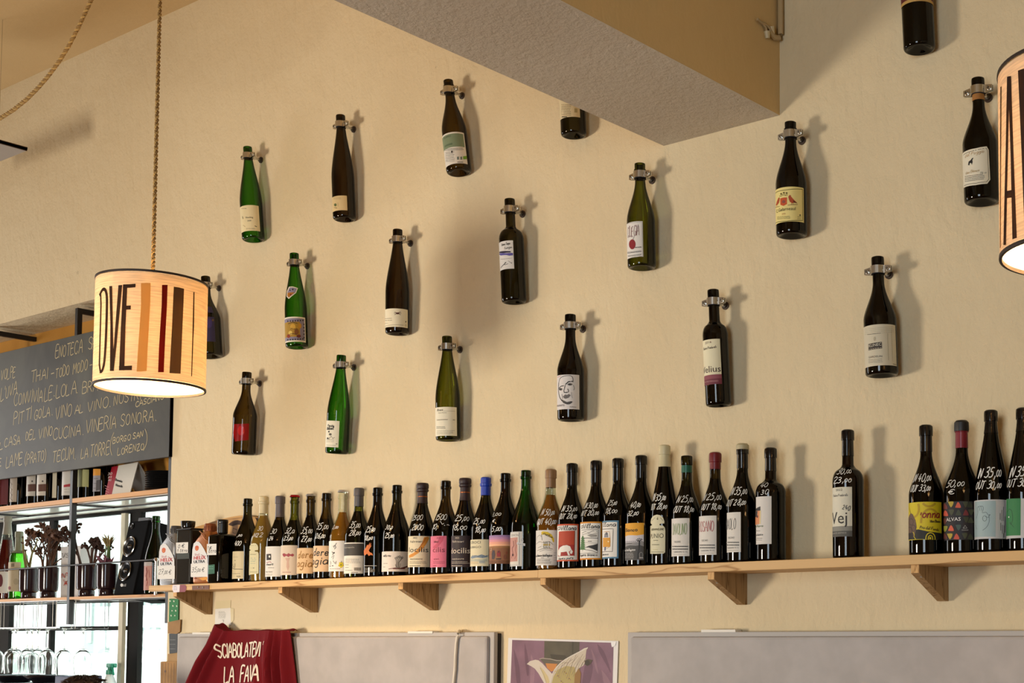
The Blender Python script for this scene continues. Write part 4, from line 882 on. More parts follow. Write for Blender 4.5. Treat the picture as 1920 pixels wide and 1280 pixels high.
price(11, ('2500', 772.6, 975.5, 792, 10), ('2000', 771.9, 993.6, 793, 10.5)); price(12, ('1500', 815.7, 975, 837.2, 11), ('10,', 810.5, 992, 818.4, 9)); BOT[12]['W'].line([(826, 977), (829, 982.6), (832, 981)], 1, WHITE).line([(833, 984.4), (834, 985)], 1, WHITE).line([(838, 984), (840, 983), (842, 984.6)], 1, WHITE)
price(13, ('25,00', 852.8, 977, 878, 12), ('18,00', 847.6, 994, 872.8, 10.5))
# 14
label_patch(14, 'ded3ae', (916.5, 1011), 1061); p = PR(14)
p.text('CROCI', 883.6, 1019.4, 901.2, 4.8, '3a3a34').text('LUBIGO', 882.8, 1028, 902, 3.8, '3a3a34')
p.poly([(884, 1043), (890, 1040.6), (897, 1041), (903, 1039), (910, 1041.4), (914.6, 1041.6), (914.6, 1044), (905, 1046), (895, 1045), (886, 1047), (883, 1046)], '7d8c98')
for i in range(9): p.line([(884 + i * 3.4, 1044 - (i % 3)), (887 + i * 3.4, 1040.6 + (i % 2) * 2)], .7, '46586a')
p.micro(883, 913, 1048.5, 1051, 2, '9aa6a0', 1.2).micro(883, 897, 1053.6, 1056, 2, 'b89a6a', .8).micro(899, 910, 1052, 1055, 3, '8a96a0', .9)
price(14, ('25,00', 887, 982.5, 906.8, 10.5), ('18,00', 890.4, 998, 908.9, 10.5))
# 15
label_patch(15, '8c5a34', (956.5, 1003), 1056.7, left=917.4, left_lim=80)
for i, c in enumerate(('f0b48a', 'e6a088', 'd8909a', 'b884a8', '9a78a4')): uvrect(15, c, 0, 1, .62 + i * .076, .62 + (i + 1) * .076)
uvrect(15, '70441f', 0, 1, 0, .12); uvrect(15, '9a6a3a', 0, 1, .55, .62)
p = PR(15); p.poly([(924, 1031), (927.6, 1031.6), (928.6, 1040), (927, 1048), (922.8, 1048), (922.6, 1038)], '3a3038').poly([(933, 1032.6), (936, 1031.4), (938.6, 1035), (938.4, 1043), (932, 1043.4), (931.6, 1037)], '8a1c24').ellipse(935, 1034.4, 1.4, 1.6, '4a2a1c').micro(930.6, 939.6, 1047, 1048, 2, '241610', 1.2).ring(920.6, 1029.4, 1.8, 2.4, .8, 'd8c4a0', -60, 90).ellipse(947, 1044, 3, 5, '7c4628').ellipse(950, 1036, 2, 3, '8a4a2c')
price(15, ('3,00', 923, 968, 938, 7.5), ('\u20ac', 923.5, 979, 927, 6), ('5,00', 922, 996, 937.4, 10))
# 16
label_patch(16, 'c6c3bc', (979.8, 996), 1061); p = PR(16)
p.poly([(957, 999.6), (973.6, 998), (973.6, 1057.6), (955.6, 1058.4)], 'd8d2c8').poly([(957, 1008.6), (970.8, 1007), (970.4, 1052), (956, 1053.4)], 'c08a7c').text('CIDRON', 958.6, 1005.6, 972.4, 4, '5a5a5a').line([(963, 1014), (964, 1022), (960.6, 1028), (962, 1036), (959.6, 1046)], 1.4, '6a2c24').line([(966.4, 1012), (968, 1022), (966.6, 1031), (968.6, 1040), (965.6, 1047)], 1, '8a4a3c').ellipse(962, 1040, 1.6, 2.6, '4a1c18').line([(973.6, 998), (973.4, 1058)], .8, '7a7a7a')
st = Print(BOT[16]['S'], .0011); st.poly([(969.6, 1016), (978, 1017.6), (976.8, 1013), (978.4, 1009.2), (980.8, 1009.6), (981.6, 1014), (980.2, 1017.8), (984.8, 1018.8), (984.6, 1023.4), (969.4, 1020.4)], 'c8c8c8').ring(979.2, 1012, 1.6, 2, .6, '8a8a8a'); st.micro(971, 983, 1019, 1020, 2, '8a8a8a', .6, 1.6); st.build('sticker', BOT[16]['root'])
# 17
label_patch(17, 'e4ddd2', (1044.2, 993.7), 1059.5); p = PR(17)
p.poly([(1015, 997.4), (1018, 995.8), (1027, 997), (1034, 1001.6), (1038.4, 1009), (1038.8, 1015.6), (1036.6, 1016), (1034, 1009), (1028, 1003.6), (1020, 1001.6), (1016, 1002.4)], 'd8b81c').hand('chatillon', 1018, 1001, 1035.6, 3.6, '4a3a0c', 1008.6, wpx=.8)
p.line([(1015.6, 1001), (1016.6, 1012)], .6, INK).line([(1006, 1013), (1008, 1006), (1013, 1002.6), (1015, 1006)], .5, '5a544c').line([(1006, 1020), (1012, 1015), (1020, 1017), (1030, 1014.6), (1037, 1021)], .6, '4a443c').line([(1008, 1032), (1016, 1029), (1026, 1027), (1036, 1029)], .7, '4a443c').line([(1012, 1034), (1022, 1030), (1034, 1031)], .6, '6a645c').line([(1009, 1027), (1015, 1024)], .6, '4a443c')
for x in (1019.6, 1022.4, 1025.4, 1029.6): p.line([(x, 1015), (x + 1, 1020), (x - .6, 1025), (x + 1.6, 1028)], .8, '5a5440').ellipse(x + .4, 1021, 1.2, 1.8, 'b8982c')
p.hand('un bianco biologico', 1005.6, 1043.6, 1034.4, 4, INK, wpx=.8).micro(1015, 1021, 1045.6, 1045.6, 1, INK).micro(1007.6, 1036, 1048, 1055.6, 4, '3a342e', .7).micro(1038, 1043, 1036, 1050, 4, '8a847a', .5)
price(17, ('N 50,00', 1013.8, 966, 1039.2, 12), ('OUT 40,00', 1007, 983.5, 1040.9, 11))
# 18 19 20 : one winery's three colours
def villana(k, edge, box, tx='La Villana'):
    x0, x1, xb0, xb1, y0, y1 = box; label_patch(k, edge, (x1, y0), y1); p = PR(k)
    U0, U1, V0, V1 = BOT[k]['box']; mw = .0042
    p.uvpoly([(U0 + mw, V0 + mw), (U1 - mw, V0 + mw), (U1 - mw, V1 - mw), (U0 + mw, V1 - mw)], 'e9e4da')
    return p
p = villana(18, 'd0501e', (1045, 1085, 0, 0, 982.2, 1052)); p.hand('a', 1046.6, 993.4, 1050.4, 10, INK, wpx=1.3, jit=0).hand('Villana', 1051.6, 993.6, 1080, 7.6, INK, wpx=1.4, jit=.01, sh=.12)
p.poly([(1048.4, 996.4), (1078, 994.6), (1077, 1041.4), (1046.6, 1043)], 'b8401c').poly([(1048.2, 1022), (1077.4, 1021), (1077, 1041.4), (1046.6, 1043)], 'a02418').line([(1077.8, 995), (1076.8, 1041.6)], .9, INK)
p.poly([(1047, 1039.6), (1047.4, 1032), (1050.4, 1026), (1056, 1022.6), (1063, 1021.6), (1069, 1024), (1071.4, 1029.6), (1074, 1033.6), (1072, 1038.4), (1069.4, 1037.6), (1068, 1032.6), (1066.6, 1034), (1068.8, 1040.6), (1065.4, 1041), (1062.6, 1033.6), (1057, 1034.6), (1052, 1035), (1051.4, 1041.6), (1048, 1041.8)], 'efeae0').line([(1070, 1031), (1068, 1036), (1071, 1039)], .6, '7a2418').hand('bianco puro', 1048, 1049, 1074, 4.4, INK, 1047.4, wpx=.8)
p = villana(19, 'd88a18', (1086, 1128.6, 0, 0, 977.8, 1048.7)); p.hand('a', 1090, 990.4, 1093, 9, INK, wpx=1.3, jit=0).hand('Villana', 1094, 990.4, 1123.6, 7.8, INK, wpx=1.4, jit=.01, sh=.12)
p.line([(1091, 993.6), (1122, 992.6), (1120, 1037), (1088, 1037.6)], .8, '4a443c').line([(1090.6, 1008.6), (1121, 1008.6)], 1, INK).line([(1092, 999), (1098, 996), (1104, 998.6), (1112, 995), (1120, 996)], .9, '6a645c').line([(1092, 1002), (1102, 1000), (1110, 1001.6), (1120, 999)], .7, '6a645c').poly([(1101, 1003), (1108, 1001.6), (1119, 1002), (1119, 1006), (1108, 1006.6)], '9a968e').poly([(1097, 1026.4), (1104, 1023), (1112, 1021.6), (1120.6, 1019), (1120.4, 1033), (1112, 1029), (1104, 1026)], '2a2826').line([(1098, 1030), (1110, 1032), (1119.6, 1036)], .8, '4a443c').line([(1098, 1016.6), (1120, 1018.6)], .5, '8a847a').micro(1103, 1110, 1014.4, 1014.4, 1, INK, 1)
for i in range(6): p.poly([(1093.4, 1003 + i * 4), (1096.6 + i * .5, 1010.4 + i * 4), (1090 - i * .4, 1010.4 + i * 4)], '4f7a44')
p.line([(1093.4, 1003), (1093, 1033)], .7, '33502c').hand('zingara bianco', 1088, 1042.8, 1119.6, 4.2, INK, 1042, wpx=.8)
p = villana(20, '4f7f9c', (1129.5, 1160, 0, 0, 975.3, 1046.5)); p.hand('illana', 1131, 987.6, 1154.6, 7.8, INK, wpx=1.4, jit=.01, sh=.12)
p.line([(1129.8, 992), (1150, 991), (1148.6, 1033.6), (1129.6, 1034.6)], 1, INK).poly([(1131, 1008), (1144.6, 1007.6), (1145, 1016), (1143.6, 1025), (1131, 1025.6)], 'd8982a').line([(1133, 997), (1143, 996.4), (1144, 1007), (1144.4, 1024), (1138, 1028)], .9, 'b07a1c').poly([(1134, 1000), (1140, 999), (1141, 1007), (1133, 1007.4)], '8a8a90').ellipse(1137.6, 1000, 2, 2.6, '5a5a60').poly([(1133.6, 1025), (1137, 1025), (1136, 1032), (1133.6, 1032)], '6a6a80').ellipse(1141, 1015, 1.4, 1.2, 'efe0b0').hand('bianco', 1130.4, 1041, 1140.6, 3.8, INK, 1040.4, wpx=.8)
price(18, ('IN 35,00', 1052.3, 959, 1081, 12), ('OUT 28,00', 1047.8, 973, 1080, 10)); price(19, ('IN 30,00', 1095, 953.5, 1118.8, 11), ('OUT 20,00', 1089.4, 967, 1121, 10)); price(20, ('25,00', 1140, 947.5, 1155, 10), ('18,00', 1133.6, 963, 1155.4, 9.5))
# 21
label_patch(21, '8f8c8c', (1207.2, 980), 1049.3); uvrect(21, 'e2a01c', 0, 1, .62, 1); p = PR(21)
p.poly([(1173, 1005.6), (1178, 1003.4), (1185, 1003), (1194, 1003.6), (1207, 1001.6), (1207, 1015), (1190, 1016), (1173, 1017)], 'cfcace').line([(1172.6, 1015.4), (1207, 1014.6)], 1, '2a2826').poly([(1172.6, 1026), (1182, 1022), (1192, 1023), (1200, 1021.6), (1207, 1024), (1207, 1049), (1172.6, 1050)], '4a4846').line([(1199, 1014), (1198.6, 1024), (1197, 1036), (1196, 1046)], 2.6, '2a2826')
for dx, dy in ((-5, -2), (-3, -4), (0, -5), (3, -4), (5, -3), (2, -1), (-2, -1)): p.line([(1198.6, 1016), (1198.6 + dx, 1014 + dy)], .9, '2a2826').ellipse(1198.6 + dx, 1014 + dy, 1.1, .9, '3a3836', 6)
p.hand('Bianco', 1174, 997, 1195, 6.4, '33280c', wpx=1.2, sh=.05).micro(1176, 1185, 1018.6, 1018.6, 1, '3a3836', .8).hand('vino biologico', 1172.6, 1033.4, 1191, 3.6, 'e0dcd8', wpx=.9).micro(1173, 1190, 1037, 1045.6, 4, 'b8b4b0', .7).ring(1202, 1040, 3, 5, .7, 'a8a4a0').micro(1199, 1206, 1045, 1046, 2, 'd8d4d0', .7)
price(21, ('40,00', 1181, 951.5, 1200, 11.5), ('32,00', 1176.9, 967, 1195.6, 9.5))
# 22
label_poly(22, 'd6cfae', [(1214, 1038), (1216, 995), (1219, 986.6), (1224, 983.8), (1220.6, 981), (1220.2, 978.6), (1221.4, 972), (1226, 966.4), (1232, 964.4), (1238, 965.6), (1243.2, 970), (1245.8, 977), (1245.6, 981), (1236.6, 981.8), (1236.8, 984.4), (1243.4, 985.2), (1246.6, 989), (1247.4, 995), (1247, 1035), (1244.6, 1037.4), (1232, 1038)]); p = PR(22)
p.line([(1223, 976), (1228, 970.6), (1233, 969.4), (1239, 971), (1243, 975.6)], .8, '7a7450').ellipse(1233, 972.4, 1.4, 2, '7a7450').text('PUNIO', 1220.6, 1009.4, 1244.4, 8.6, '3a3826').hand('TERRAMAGLIONE', 1221.6, 994.6, 1244.4, 3.4, '6a6444', wpx=.7, jit=.02).micro(1226, 1234, 1012.8, 1012.8, 1, '5a5434', 1).micro(1223, 1237, 1020.6, 1021, 2, '6a6444', .8).micro(1225, 1234, 1030, 1030, 1, 'a89a4a', .6).micro(1222, 1245, 1034.6, 1035, 1, '6a6444', .8)
price(22, ('IN 35,00', 1223.7, 939.5, 1246.6, 13), ('OUT 28,00', 1221, 956, 1248.5, 11))
# 23 24 25
for k, (tx, ty, by, word, col, wx0, wx1, wy, wh, dx) in {23: (1292.7, 971, 1042.2, 'DAVOLINO', '8a9c6a', 1262, 1287, 1002.4, 20, 0), 24: (1343.4, 966.2, 1039.7, 'ROSANO', 'a8484a', 1312, 1338, 997, 19, 0), 25: (1389, 959.6, 1034.6, 'MAOLO', '5a5a58', 1362, 1379.6, 993, 20, 0)}.items():
    label_patch(k, 'dcd6cc', (tx, ty), by); p = PR(k); xl = SH[k][1][0]
    p.hand(word, wx0, wy, wx1, wh, col, wpx=1, sh=.04, jit=.02)
    p.text('TOSCANO', xl + 5, by - 24.6, xl + 17, 3.6, '5a5650')
    for i, yy in enumerate((18.6, 13.6)): p.micro(xl + 2, tx - 3, by - yy, by - yy + 1, 2, '3a3834', .9, 0, .02)
    p.text('TORRESINI 75 CL', xl + 4, by - 6, tx - 3.4, 2.6, '5a5650').micro(xl + 4, tx - 4, by - 3, by - 3, 1, '8a867e', .5)
price(23, ('IN 25,00', 1267.8, 942, 1298.7, 12.5), ('OUT 18,00', 1262.6, 961, 1299.6, 12)); price(24, ('IN 25,00', 1317, 939, 1351.8, 13.5), ('OUT 18,00', 1314.4, 956, 1351.5, 11.5)); price(25, ('IN 35,00', 1368.7, 928.6, 1399.6, 14.5), ('OUT 28,00', 1362, 949, 1397, 11.5))
# 26
label_patch(26, 'dad4cc', (1446.5, 929.8), 1019.4); p = PR(26)
p.poly([(1417, 954.6), (1426, 949), (1426, 957), (1417.4, 958.6)], '2c2824').poly([(1417, 958.4), (1424.8, 957), (1424, 982), (1416.6, 984.6)], 'd88c5c').poly([(1417, 958.4), (1421, 958), (1420, 968), (1416.8, 970)], '3a3634').poly([(1424.8, 957), (1427, 956.6), (1426.4, 982), (1424, 982)], 'e0c890').ellipse(1420.4, 968, 1.6, 2.6, '5a2a20').hand('La Nava', 1416.6, 989, 1431, 4, '5a6a3c', wpx=.8).micro(1416.6, 1428, 995, 995, 1, '4a443c', .8).hand('vino bianco', 1416, 1005, 1430.4, 3.8, '4a443c', wpx=.7).micro(1416, 1430, 1008.6, 1012, 2, '4a443c', .7)
price(26, ('40', 1425, 913.5, 1439, 8.5), ('30', 1427, 927, 1439.8, 9))
# 27
label_patch(27, 'dcd6c0', (1597.4, 912.4), 1005.3); band(27, '55524c', 0, .115); band(27, '8a877c', .115, .21); p = PR(27)
p.text('2022', 1567.4, 920.6, 1579.6, 4.2, '3a342c').hand('Podere Pradarolo', 1563, 931.4, 1588.6, 4.4, '6a645a', wpx=.6).hand('240', 1579.6, 954, 1592.6, 8.6, '2c2824', 957, wpx=1.1, sh=.3).text('Vej', 1561.4, 982.6, 1588.4, 22, '241e18').text('BIANCO ANTICO', 1562, 1001.6, 1587, 3, 'b8b4a8')
price(27, ('30,00', 1569, 889, 1595, 11), ('23,00', 1563, 906.4, 1595, 11.5))
# 28
label_patch(28, 'd8c21a', (1764.8, 941.4), 1011.7, left=1703.8, left_lim=85); p = PR(28)
p.ring(1713, 953, 10, 16, 4, 'b8981c', -28, 80).ring(1742, 935, 14, 14, 4, 'b8981c', 40, 140).ring(1744, 979, 17, 25, 4, 'b8981c', 180, 330)
p.poly([(1704, 999), (1722, 992), (1740, 996), (1766, 1000), (1766, 1012), (1703, 1012)], '1c1a16')
p.poly([(1703.4, 1008), (1704, 972), (1708, 961.6), (1712, 964), (1717, 975), (1719, 988), (1716, 1000), (1712, 1010)], '6a5140').ring(1709, 978, 4, 6, .8, '2c2018').ring(1713, 990, 4, 6, .8, '2c2018').ring(1707, 994, 4, 6, .8, '2c2018').poly([(1703.4, 1000), (1712, 998), (1713, 1011), (1703.4, 1011)], '2a2420').line([(1708, 961.6), (1705, 950), (1706, 942)], .8, '4a4018').line([(1712.6, 997), (1715, 1002), (1714.4, 1006), (1717.6, 1011)], 1.2, 'd8c21a')
p.hand('onna', 1728.6, 970.4, 1760.6, 14.6, '8a1c14', wpx=2.2, sh=.15, jit=.02).line([(1727.6, 961), (1726.4, 965)], 2, '8a1c14').hand('Vino Bianco', 1742.8, 979, 1762, 4.4, '4a3a10', wpx=1).hand('Pro del fondo', 1725, 990.6, 1759, 5, '5a4a14', 995.4, wpx=.9)
p.ring(1744.4, 1009, 8.4, 10.6, 1.8, 'd8c21a', 170, 370).ring(1744.4, 1009, 4, 5.6, 1.6, 'd8c21a', 160, 380).ellipse(1744, 1008.6, 1.8, 2.2, 'd8c21a')
price(28, ('IN 40,00', 1711.5, 904, 1745, 15), ('OUT 33,00', 1707, 922.6, 1743, 12.5))
# 29
label_patch(29, '17141a', (1824, 939.6), 1011.7, left=1767.2, left_lim=85); p = PR(29)
cols = ['8a8a2a', 'c84a2c', '3a3c2a', '5a1c24', 'b8922c', '44462e', '6a2420']
def pebble(cx, cy, up, c, s=1.0):
    P_ = [(cx - 5.4 * s, cy + 4.6), (cx, cy - 6), (cx + 5.4 * s, cy + 4.6)] if up else [(cx - 5.2 * s, cy - 4.6), (cx + 5.2 * s, cy - 4.6), (cx + .4, cy + 6)]
    p.poly(P_, c, 3)
for cx, cy, up, c in ((1783, 945, 0, 'b09a2c'), (1796.4, 946.6, 1, 'd0583a'), (1810, 945, 0, '3a402a'), (1818, 946, 1, '2e331f'), (1772, 949, 1, '6a2424'), (1773, 962, 1, 'c8503a'), (1784, 960, 0, '41452c'), (1797, 961, 1, '3a402a'), (1810.6, 961, 1, '6a1f26'), (1820, 960, 0, '3a402a'), (1772, 977, 0, '5a2420'), (1811, 974, 0, '343a24'), (1819.6, 975, 1, '3a402a'), (1772.4, 991, 0, '8a8a2a'), (1783.6, 990, 1, 'd0583a'), (1797, 988.6, 0, '3c5048'), (1772, 1005, 1, '5a2420'), (1781.4, 1005, 0, 'b09a2c'), (1793.6, 1005.6, 1, 'c8503a'), (1808.6, 1004, 0, '41452c'), (1818.6, 1006, 1, '343a24')): pebble(cx, cy, up, c)
p.text('ALVAS', 1775.4, 977.4, 1801.4, 6.6, 'f0ece6').line([(1806, 990), (1809.4, 984.6), (1813, 990), (1806, 990)], 1.2, '9a9a98').micro(1803.6, 1816, 993.4, 993.6, 1, '9a9a98', 1)
price(29, ('50,00', 1774, 914, 1805, 12)); BOT[29]['W'].hand('\u20ac', 1780, 926, 1791, 10, WHITE, wpx=1.1)
# 30 31
label_patch(30, 'c8c6c4', (1887, 937), 1010, left=1826, left_lim=85); p = PR(30)
p.poly([(1828.6, 940.4), (1867, 938.6), (1866.6, 1006), (1827.6, 1007)], '9fb3b4')
HN = '3a4648'
p.line([(1831, 972), (1834, 960), (1833, 952), (1835.4, 949.6), (1837.6, 957)], .7, HN, 3).line([(1835.4, 950), (1839, 948.6), (1841, 957)], .7, HN, 3).line([(1839.4, 948.8), (1843, 949), (1844, 954), (1842, 961), (1849, 960), (1854, 966), (1856, 964)], .7, HN, 3).ring(1846.4, 971.6, 3.8, 5, .7, HN).line([(1856, 964), (1853, 970), (1848, 968)], .7, HN).line([(1854.6, 968), (1855, 976), (1852, 985), (1848, 990), (1843, 993.6)], .7, HN, 3).line([(1830, 985), (1832, 992)], .5, HN).ellipse(1855.6, 965, .9, .9, HN)
for i, (x, y, l) in enumerate(((1875, 962, 12), (1878, 956, 20), (1881, 950, 26), (1876, 980, 14), (1879, 984, 16), (1882, 985, 22), (1880.6, 1000, 8), (1883.6, 968, 30))): p.line([(x, y), (x, y + l)], .9, '3a3a38')
label_patch(31, 'c8c6c4', (1932, 934), 1008, left=1886.8, left_lim=85); p = PR(31)
p.poly([(1887.4, 935.6), (1914, 934), (1913.6, 1003.4), (1887.2, 1005)], '2f7a44')
p.line([(1889, 960), (1893, 954), (1897, 957), (1898.6, 964), (1899, 974), (1896, 983), (1894.6, 978)], .8, '15301d', 3).line([(1891, 970), (1894, 969)], 1.6, '101a12').line([(1894, 980), (1898, 984), (1901, 988)], .7, '15301d').ellipse(1892, 969, 1.2, 1.3, 'e8e8e0')
price(30, ('IN 35,00', 1833, 897, 1876, 19), ('OUT 30,00', 1829.6, 917.5, 1875.5, 14.5)); price(31, ('IN 35,00', 1892.4, 895, 1935, 18.5), ('OUT 30,00', 1888, 914, 1936, 14))
for k in SH: finish(k)
# ------------------------------------------------------------------ left end of the shelf: slab, cans, tin, square bottle
Yw = -.022
m_slab = wood('slab', 'c99a58', '9a6a34', 'X', .8, .6, 5); m_bark = paint('4a2c16', .8, vary=.3)
sl = empty('wooden_slab', 'rounded wooden board with dark edges leaning behind the leftmost bottles', 'board', aty(430, 1090, Yw))
P_ = [(356, 1093), (357, 1000), (362, 990), (372, 986), (385, 982.4), (399, 977.5), (413, 973.6), (430, 969.4), (448, 966.4), (464, 966.4), (480, 969.4), (489, 973), (494, 982), (500, 1000), (503, 1030), (503, 1089)]
pts = [aty(x, y, Yw) for x, y in smooth_line(P_[1:-1], 2)]; pts = [aty(*P_[0], Yw)] + pts + [aty(*P_[-1], Yw)]
for q in (0, -1): pts[q].z = ST
mb = MB(); mb.prism(pts, (0, .018, 0)); child_at(mb.build('board', m_slab), sl)
pr = Print(Plane((pts[0].x, Yw, ST)), .0004)
pr.poly([(428, 983), (436, 977), (446, 975), (456, 978), (462, 981), (458, 985), (446, 983), (436, 986)], m_bark, 2).poly([(478, 969.5), (486, 972), (493, 980), (497, 990), (490, 984), (482, 977)], m_bark).line([(437, 990), (436, 998), (442, 1000), (445, 993), (437, 990)], .8, m_bark)
o = pr.build('dark_knots', None); child_at(o, sl)

m_silver = paint('8d8c8c', .35, .5); m_copper = paint('b4703c', .32, .55)
def oil_can(xl, cx, top, col, capcol, label, xr, tag_txt, ltxt, y0):
    """one-litre oil can: flat rectangular body, sloped grip shoulder, screw cap"""
    a = aty(xl, 1090, y0 - .028); H = aty(cx, top, y0).z - ST; Wd = .098; D = .056
    root = empty('oil_can', label, 'can', (a.x + Wd / 2, y0, ST), 'oil cans on the shelf')
    mb = MB()
    secs = [(0, Wd - .010, D - .008, 0), (.004, Wd - .002, D - .002, 0), (.012, Wd, D, 0), (H * .62, Wd, D, 0), (H * .68, Wd - .004, D, .001), (H * .75, Wd - .022, D - .006, .006), (H * .82, Wd - .046, D - .014, .012), (H * .86, .044, .034, .014), (H * .875, .034, .032, .014)]
    n = 28; vs = []; fs = []
    for z, w_, d_, ox in secs:
        for i in range(n):
            t = 2 * PI * i / n; c, s_ = math.cos(t), math.sin(t); e = .35
            vs.append((ox + math.copysign(abs(c) ** e, c) * w_ / 2, math.copysign(abs(s_) ** e, s_) * d_ / 2, z))
    for k in range(len(secs) - 1): fs += [(k * n + i, k * n + (i + 1) % n, (k + 1) * n + (i + 1) % n, (k + 1) * n + i) for i in range(n)]
    fs += [tuple(range(n))[::-1]]
    mb.add(vs, fs, 0, True).build('body', col, root)
    g = MB()
    for k in range(3):
        z = H * (.70 + .05 * k); xo = .047 - .011 * k
        g.tube([(xo - .034, -D / 2 + .002, z + .016), (xo - .016, -D / 2 + .0005 + .001 * k, z + .006), (xo, -D / 2 + .004, z - .002)], .0016, 6)
    g.build('grip_ribs', col, root)
    cp = MB(); cp.lathe([(.0185, H * .87), (.0195, H * .875), (.0195, H * .965), (.017, H), (0, H)], 30, M=Matrix.Translation((.014, 0, 0)))
    for i in range(15):
        t = 2 * PI * i / 15; cp.box((.014 + .0197 * math.cos(t) - .0008, .0197 * math.sin(t) - .0008, H * .885), (.014 + .0197 * math.cos(t) + .0008, .0197 * math.sin(t) + .0008, H * .955))
    cp.build('cap', capcol, root)
    S_ = Plane((root.location.x, y0 - D / 2 - .0004, ST), M=Matrix.Translation(root.location))
    p = Print(S_)
    ox = xl - 296.4; oy = top - 986; f = lambda L: [(x + ox, y + oy) for x, y in L]
    p.poly(f([(297.4, 1060), (298.6, 1034), (301, 1022.6), (306, 1018.6), (311, 1019.4), (315, 1024), (320, 1032), (325, 1042), (327, 1050), (327, 1085), (296.8, 1085.6)]), 'dedbd8', 0)
    p.uvpoly([S_.hit(*q) for q in f([(303.6, 1030), (304.6, 1027.4), (307, 1026.4), (309.8, 1027.4), (311, 1030), (310, 1034), (308.4, 1036), (305.4, 1036.2), (303.8, 1033.6)])], 'c8481c').line(f([(307, 1028), (307, 1035)]), .7, 'e0a02c').line(f([(304.6, 1030), (307, 1035)]), .6, 'e0a02c').line(f([(309.6, 1030), (307, 1035)]), .6, 'e0a02c')
    p.text(ltxt[0], 303 + ox, 1045.4 + oy, 312 + ox, 4, 'b02c2c').bold(ltxt[1], 301.4 + ox, 1052.8 + oy, 323 + ox, 6.4, 'b8201c', sh=.1).bold(ltxt[2], 301.2 + ox, 1059.4 + oy, 322 + ox, 5, '22262c', sh=.05).line(f([(315, 1043.6), (319, 1045), (323.8, 1052)]), .8, '8a1c1c')
    q = Print(S_, .0012); q.poly(f([(296.2, 1060.6), (328.4, 1060.4), (328, 1084.8), (295.8, 1085)]), 'e2ded6').hand(tag_txt, 297.6 + ox, 1076.6 + oy, 321 + ox, 8.6, '2a2826', wpx=1.1, small=True); q.build('price_tag', root)
    if col is m_silver: p.micro(300 + ox, 324 + ox, 1088 + oy, 1088 + oy, 1, 'c8c6c4', 1)
    else: p.poly(f([(311, 1088), (320, 1085.4), (327, 1085.8), (328, 1090), (318, 1092)]), 'd8901c').poly(f([(301, 1089), (304, 1085), (306, 1089)]), '8a3a1c')
    p.build('lettering', root)
    return root
oil_can(296.4, 328, 986, m_silver, paint('3b3836', .45), 'grey oil can with a white label, at the left end of the shelf', 328, '27,00 \u20ac', ('Shell', 'HELIX', 'ULTRA'), -.058)
oil_can(358.6, 389.6, 982, m_copper, paint('8a4a26', .4, .3), 'copper coloured oil can between the black tin and the square bottle', 390, '35,00 \u20ac', ('Shell', 'HELIX', 'ULTRA'), -.112)
# black rectangular olive oil tin
y0 = -.115; a = aty(328.6, 1095, y0 - .025); H = aty(345, 990, y0 - .025).z - ST; Wd = aty(355.5, 1092, y0 - .025).x - a.x
t = empty('olive_oil_tin', 'tall black oil tin with a white price tag, between the two oil cans', 'tin', (a.x + Wd / 2, y0, ST))
mb = MB(); mb.bbox((-Wd / 2, -.025, .002), (Wd / 2, .025, H - .002), .007); mb.build('body', paint('0e0d0b', .16), t)
mb = MB(); mb.bbox((-Wd / 2 - .0008, -.0258, H - .004), (Wd / 2 + .0008, .0258, H), .0012).bbox((-Wd / 2 - .0008, -.0258, 0), (Wd / 2 + .0008, .0258, .004), .0012); mb.build('rim', paint('3a3836', .3, .6), t)
cx_ = aty(352.6, 988, y0).x - a.x - Wd / 2
mb = MB(); mb.lathe([(.0215, H - .001), (.0205, H + .004), (.0225, H + .006), (.0245, H + .0245), (.0235, H + .0275), (0, H + .0275)], 26, M=Matrix.Translation((cx_, 0, 0))); mb.build('cap', paint('111010', .12), t)
S_ = Plane((t.location.x, y0 - .0256, ST), M=Matrix.Translation(t.location)); p = Print(S_)
p.poly([(330, 1017), (353, 1016), (352.6, 1036.6), (330.6, 1037)], 'ddd8cf').hand('0 \u20ac', 334, 1027, 345, 6.6, INK, wpx=1.2, small=False).hand('1 litro', 332, 1035, 351, 5.6, INK, wpx=1.1)
p.poly([(332, 1037.6), (355, 1036), (355, 1047), (332, 1048)], '23260f').build('price_tag', t)  # dark olive patch below the tag is a reflection painted on the tin
# dark square bottle
y0 = -.108; Wd = .072; a = aty(386, 1090, y0 - Wd / 2); H = aty(408, 974.8, y0).z - ST; Hs = aty(405, 1004, y0).z - ST
t = empty('square_bottle', 'dark square oil bottle with black cap and green label, at the bottles left end', 'bottle', (a.x + Wd / 2, y0, ST))
vs = []; fs = []; n = 32
secs = [(.0, Wd - .008), (.003, Wd - .002), (.008, Wd), (Hs - .006, Wd), (Hs - .001, Wd - .006), (Hs + .003, Wd - .022), (Hs + .005, .032), (Hs + .012, .028)]
for k, (z, w_) in enumerate(secs):
    e = .28 if k < 5 else (.6 if k == 5 else 1.0)
    for i in range(n):
        q = 2 * PI * (i + .5) / n; c, s_ = math.cos(q), math.sin(q)
        vs.append((math.copysign(abs(c) ** e, c) * w_ / 2, math.copysign(abs(s_) ** e, s_) * w_ / 2, z))
for k in range(len(secs) - 1): fs += [(k * n + i, k * n + (i + 1) % n, (k + 1) * n + (i + 1) % n, (k + 1) * n + i) for i in range(n)]
fs.append(tuple(range(n))[::-1])
MB().add(vs, fs, 0, True).build('glass', glass((.10, .07, .03)), t)
MB().lathe([(.0155, Hs + .006), (.0172, Hs + .008), (.0172, H - .014), (.0168, H - .0135), (.0175, H - .012), (.0175, H - .002), (.016, H), (0, H)], 26).build('cap', paint('121110', .3), t)
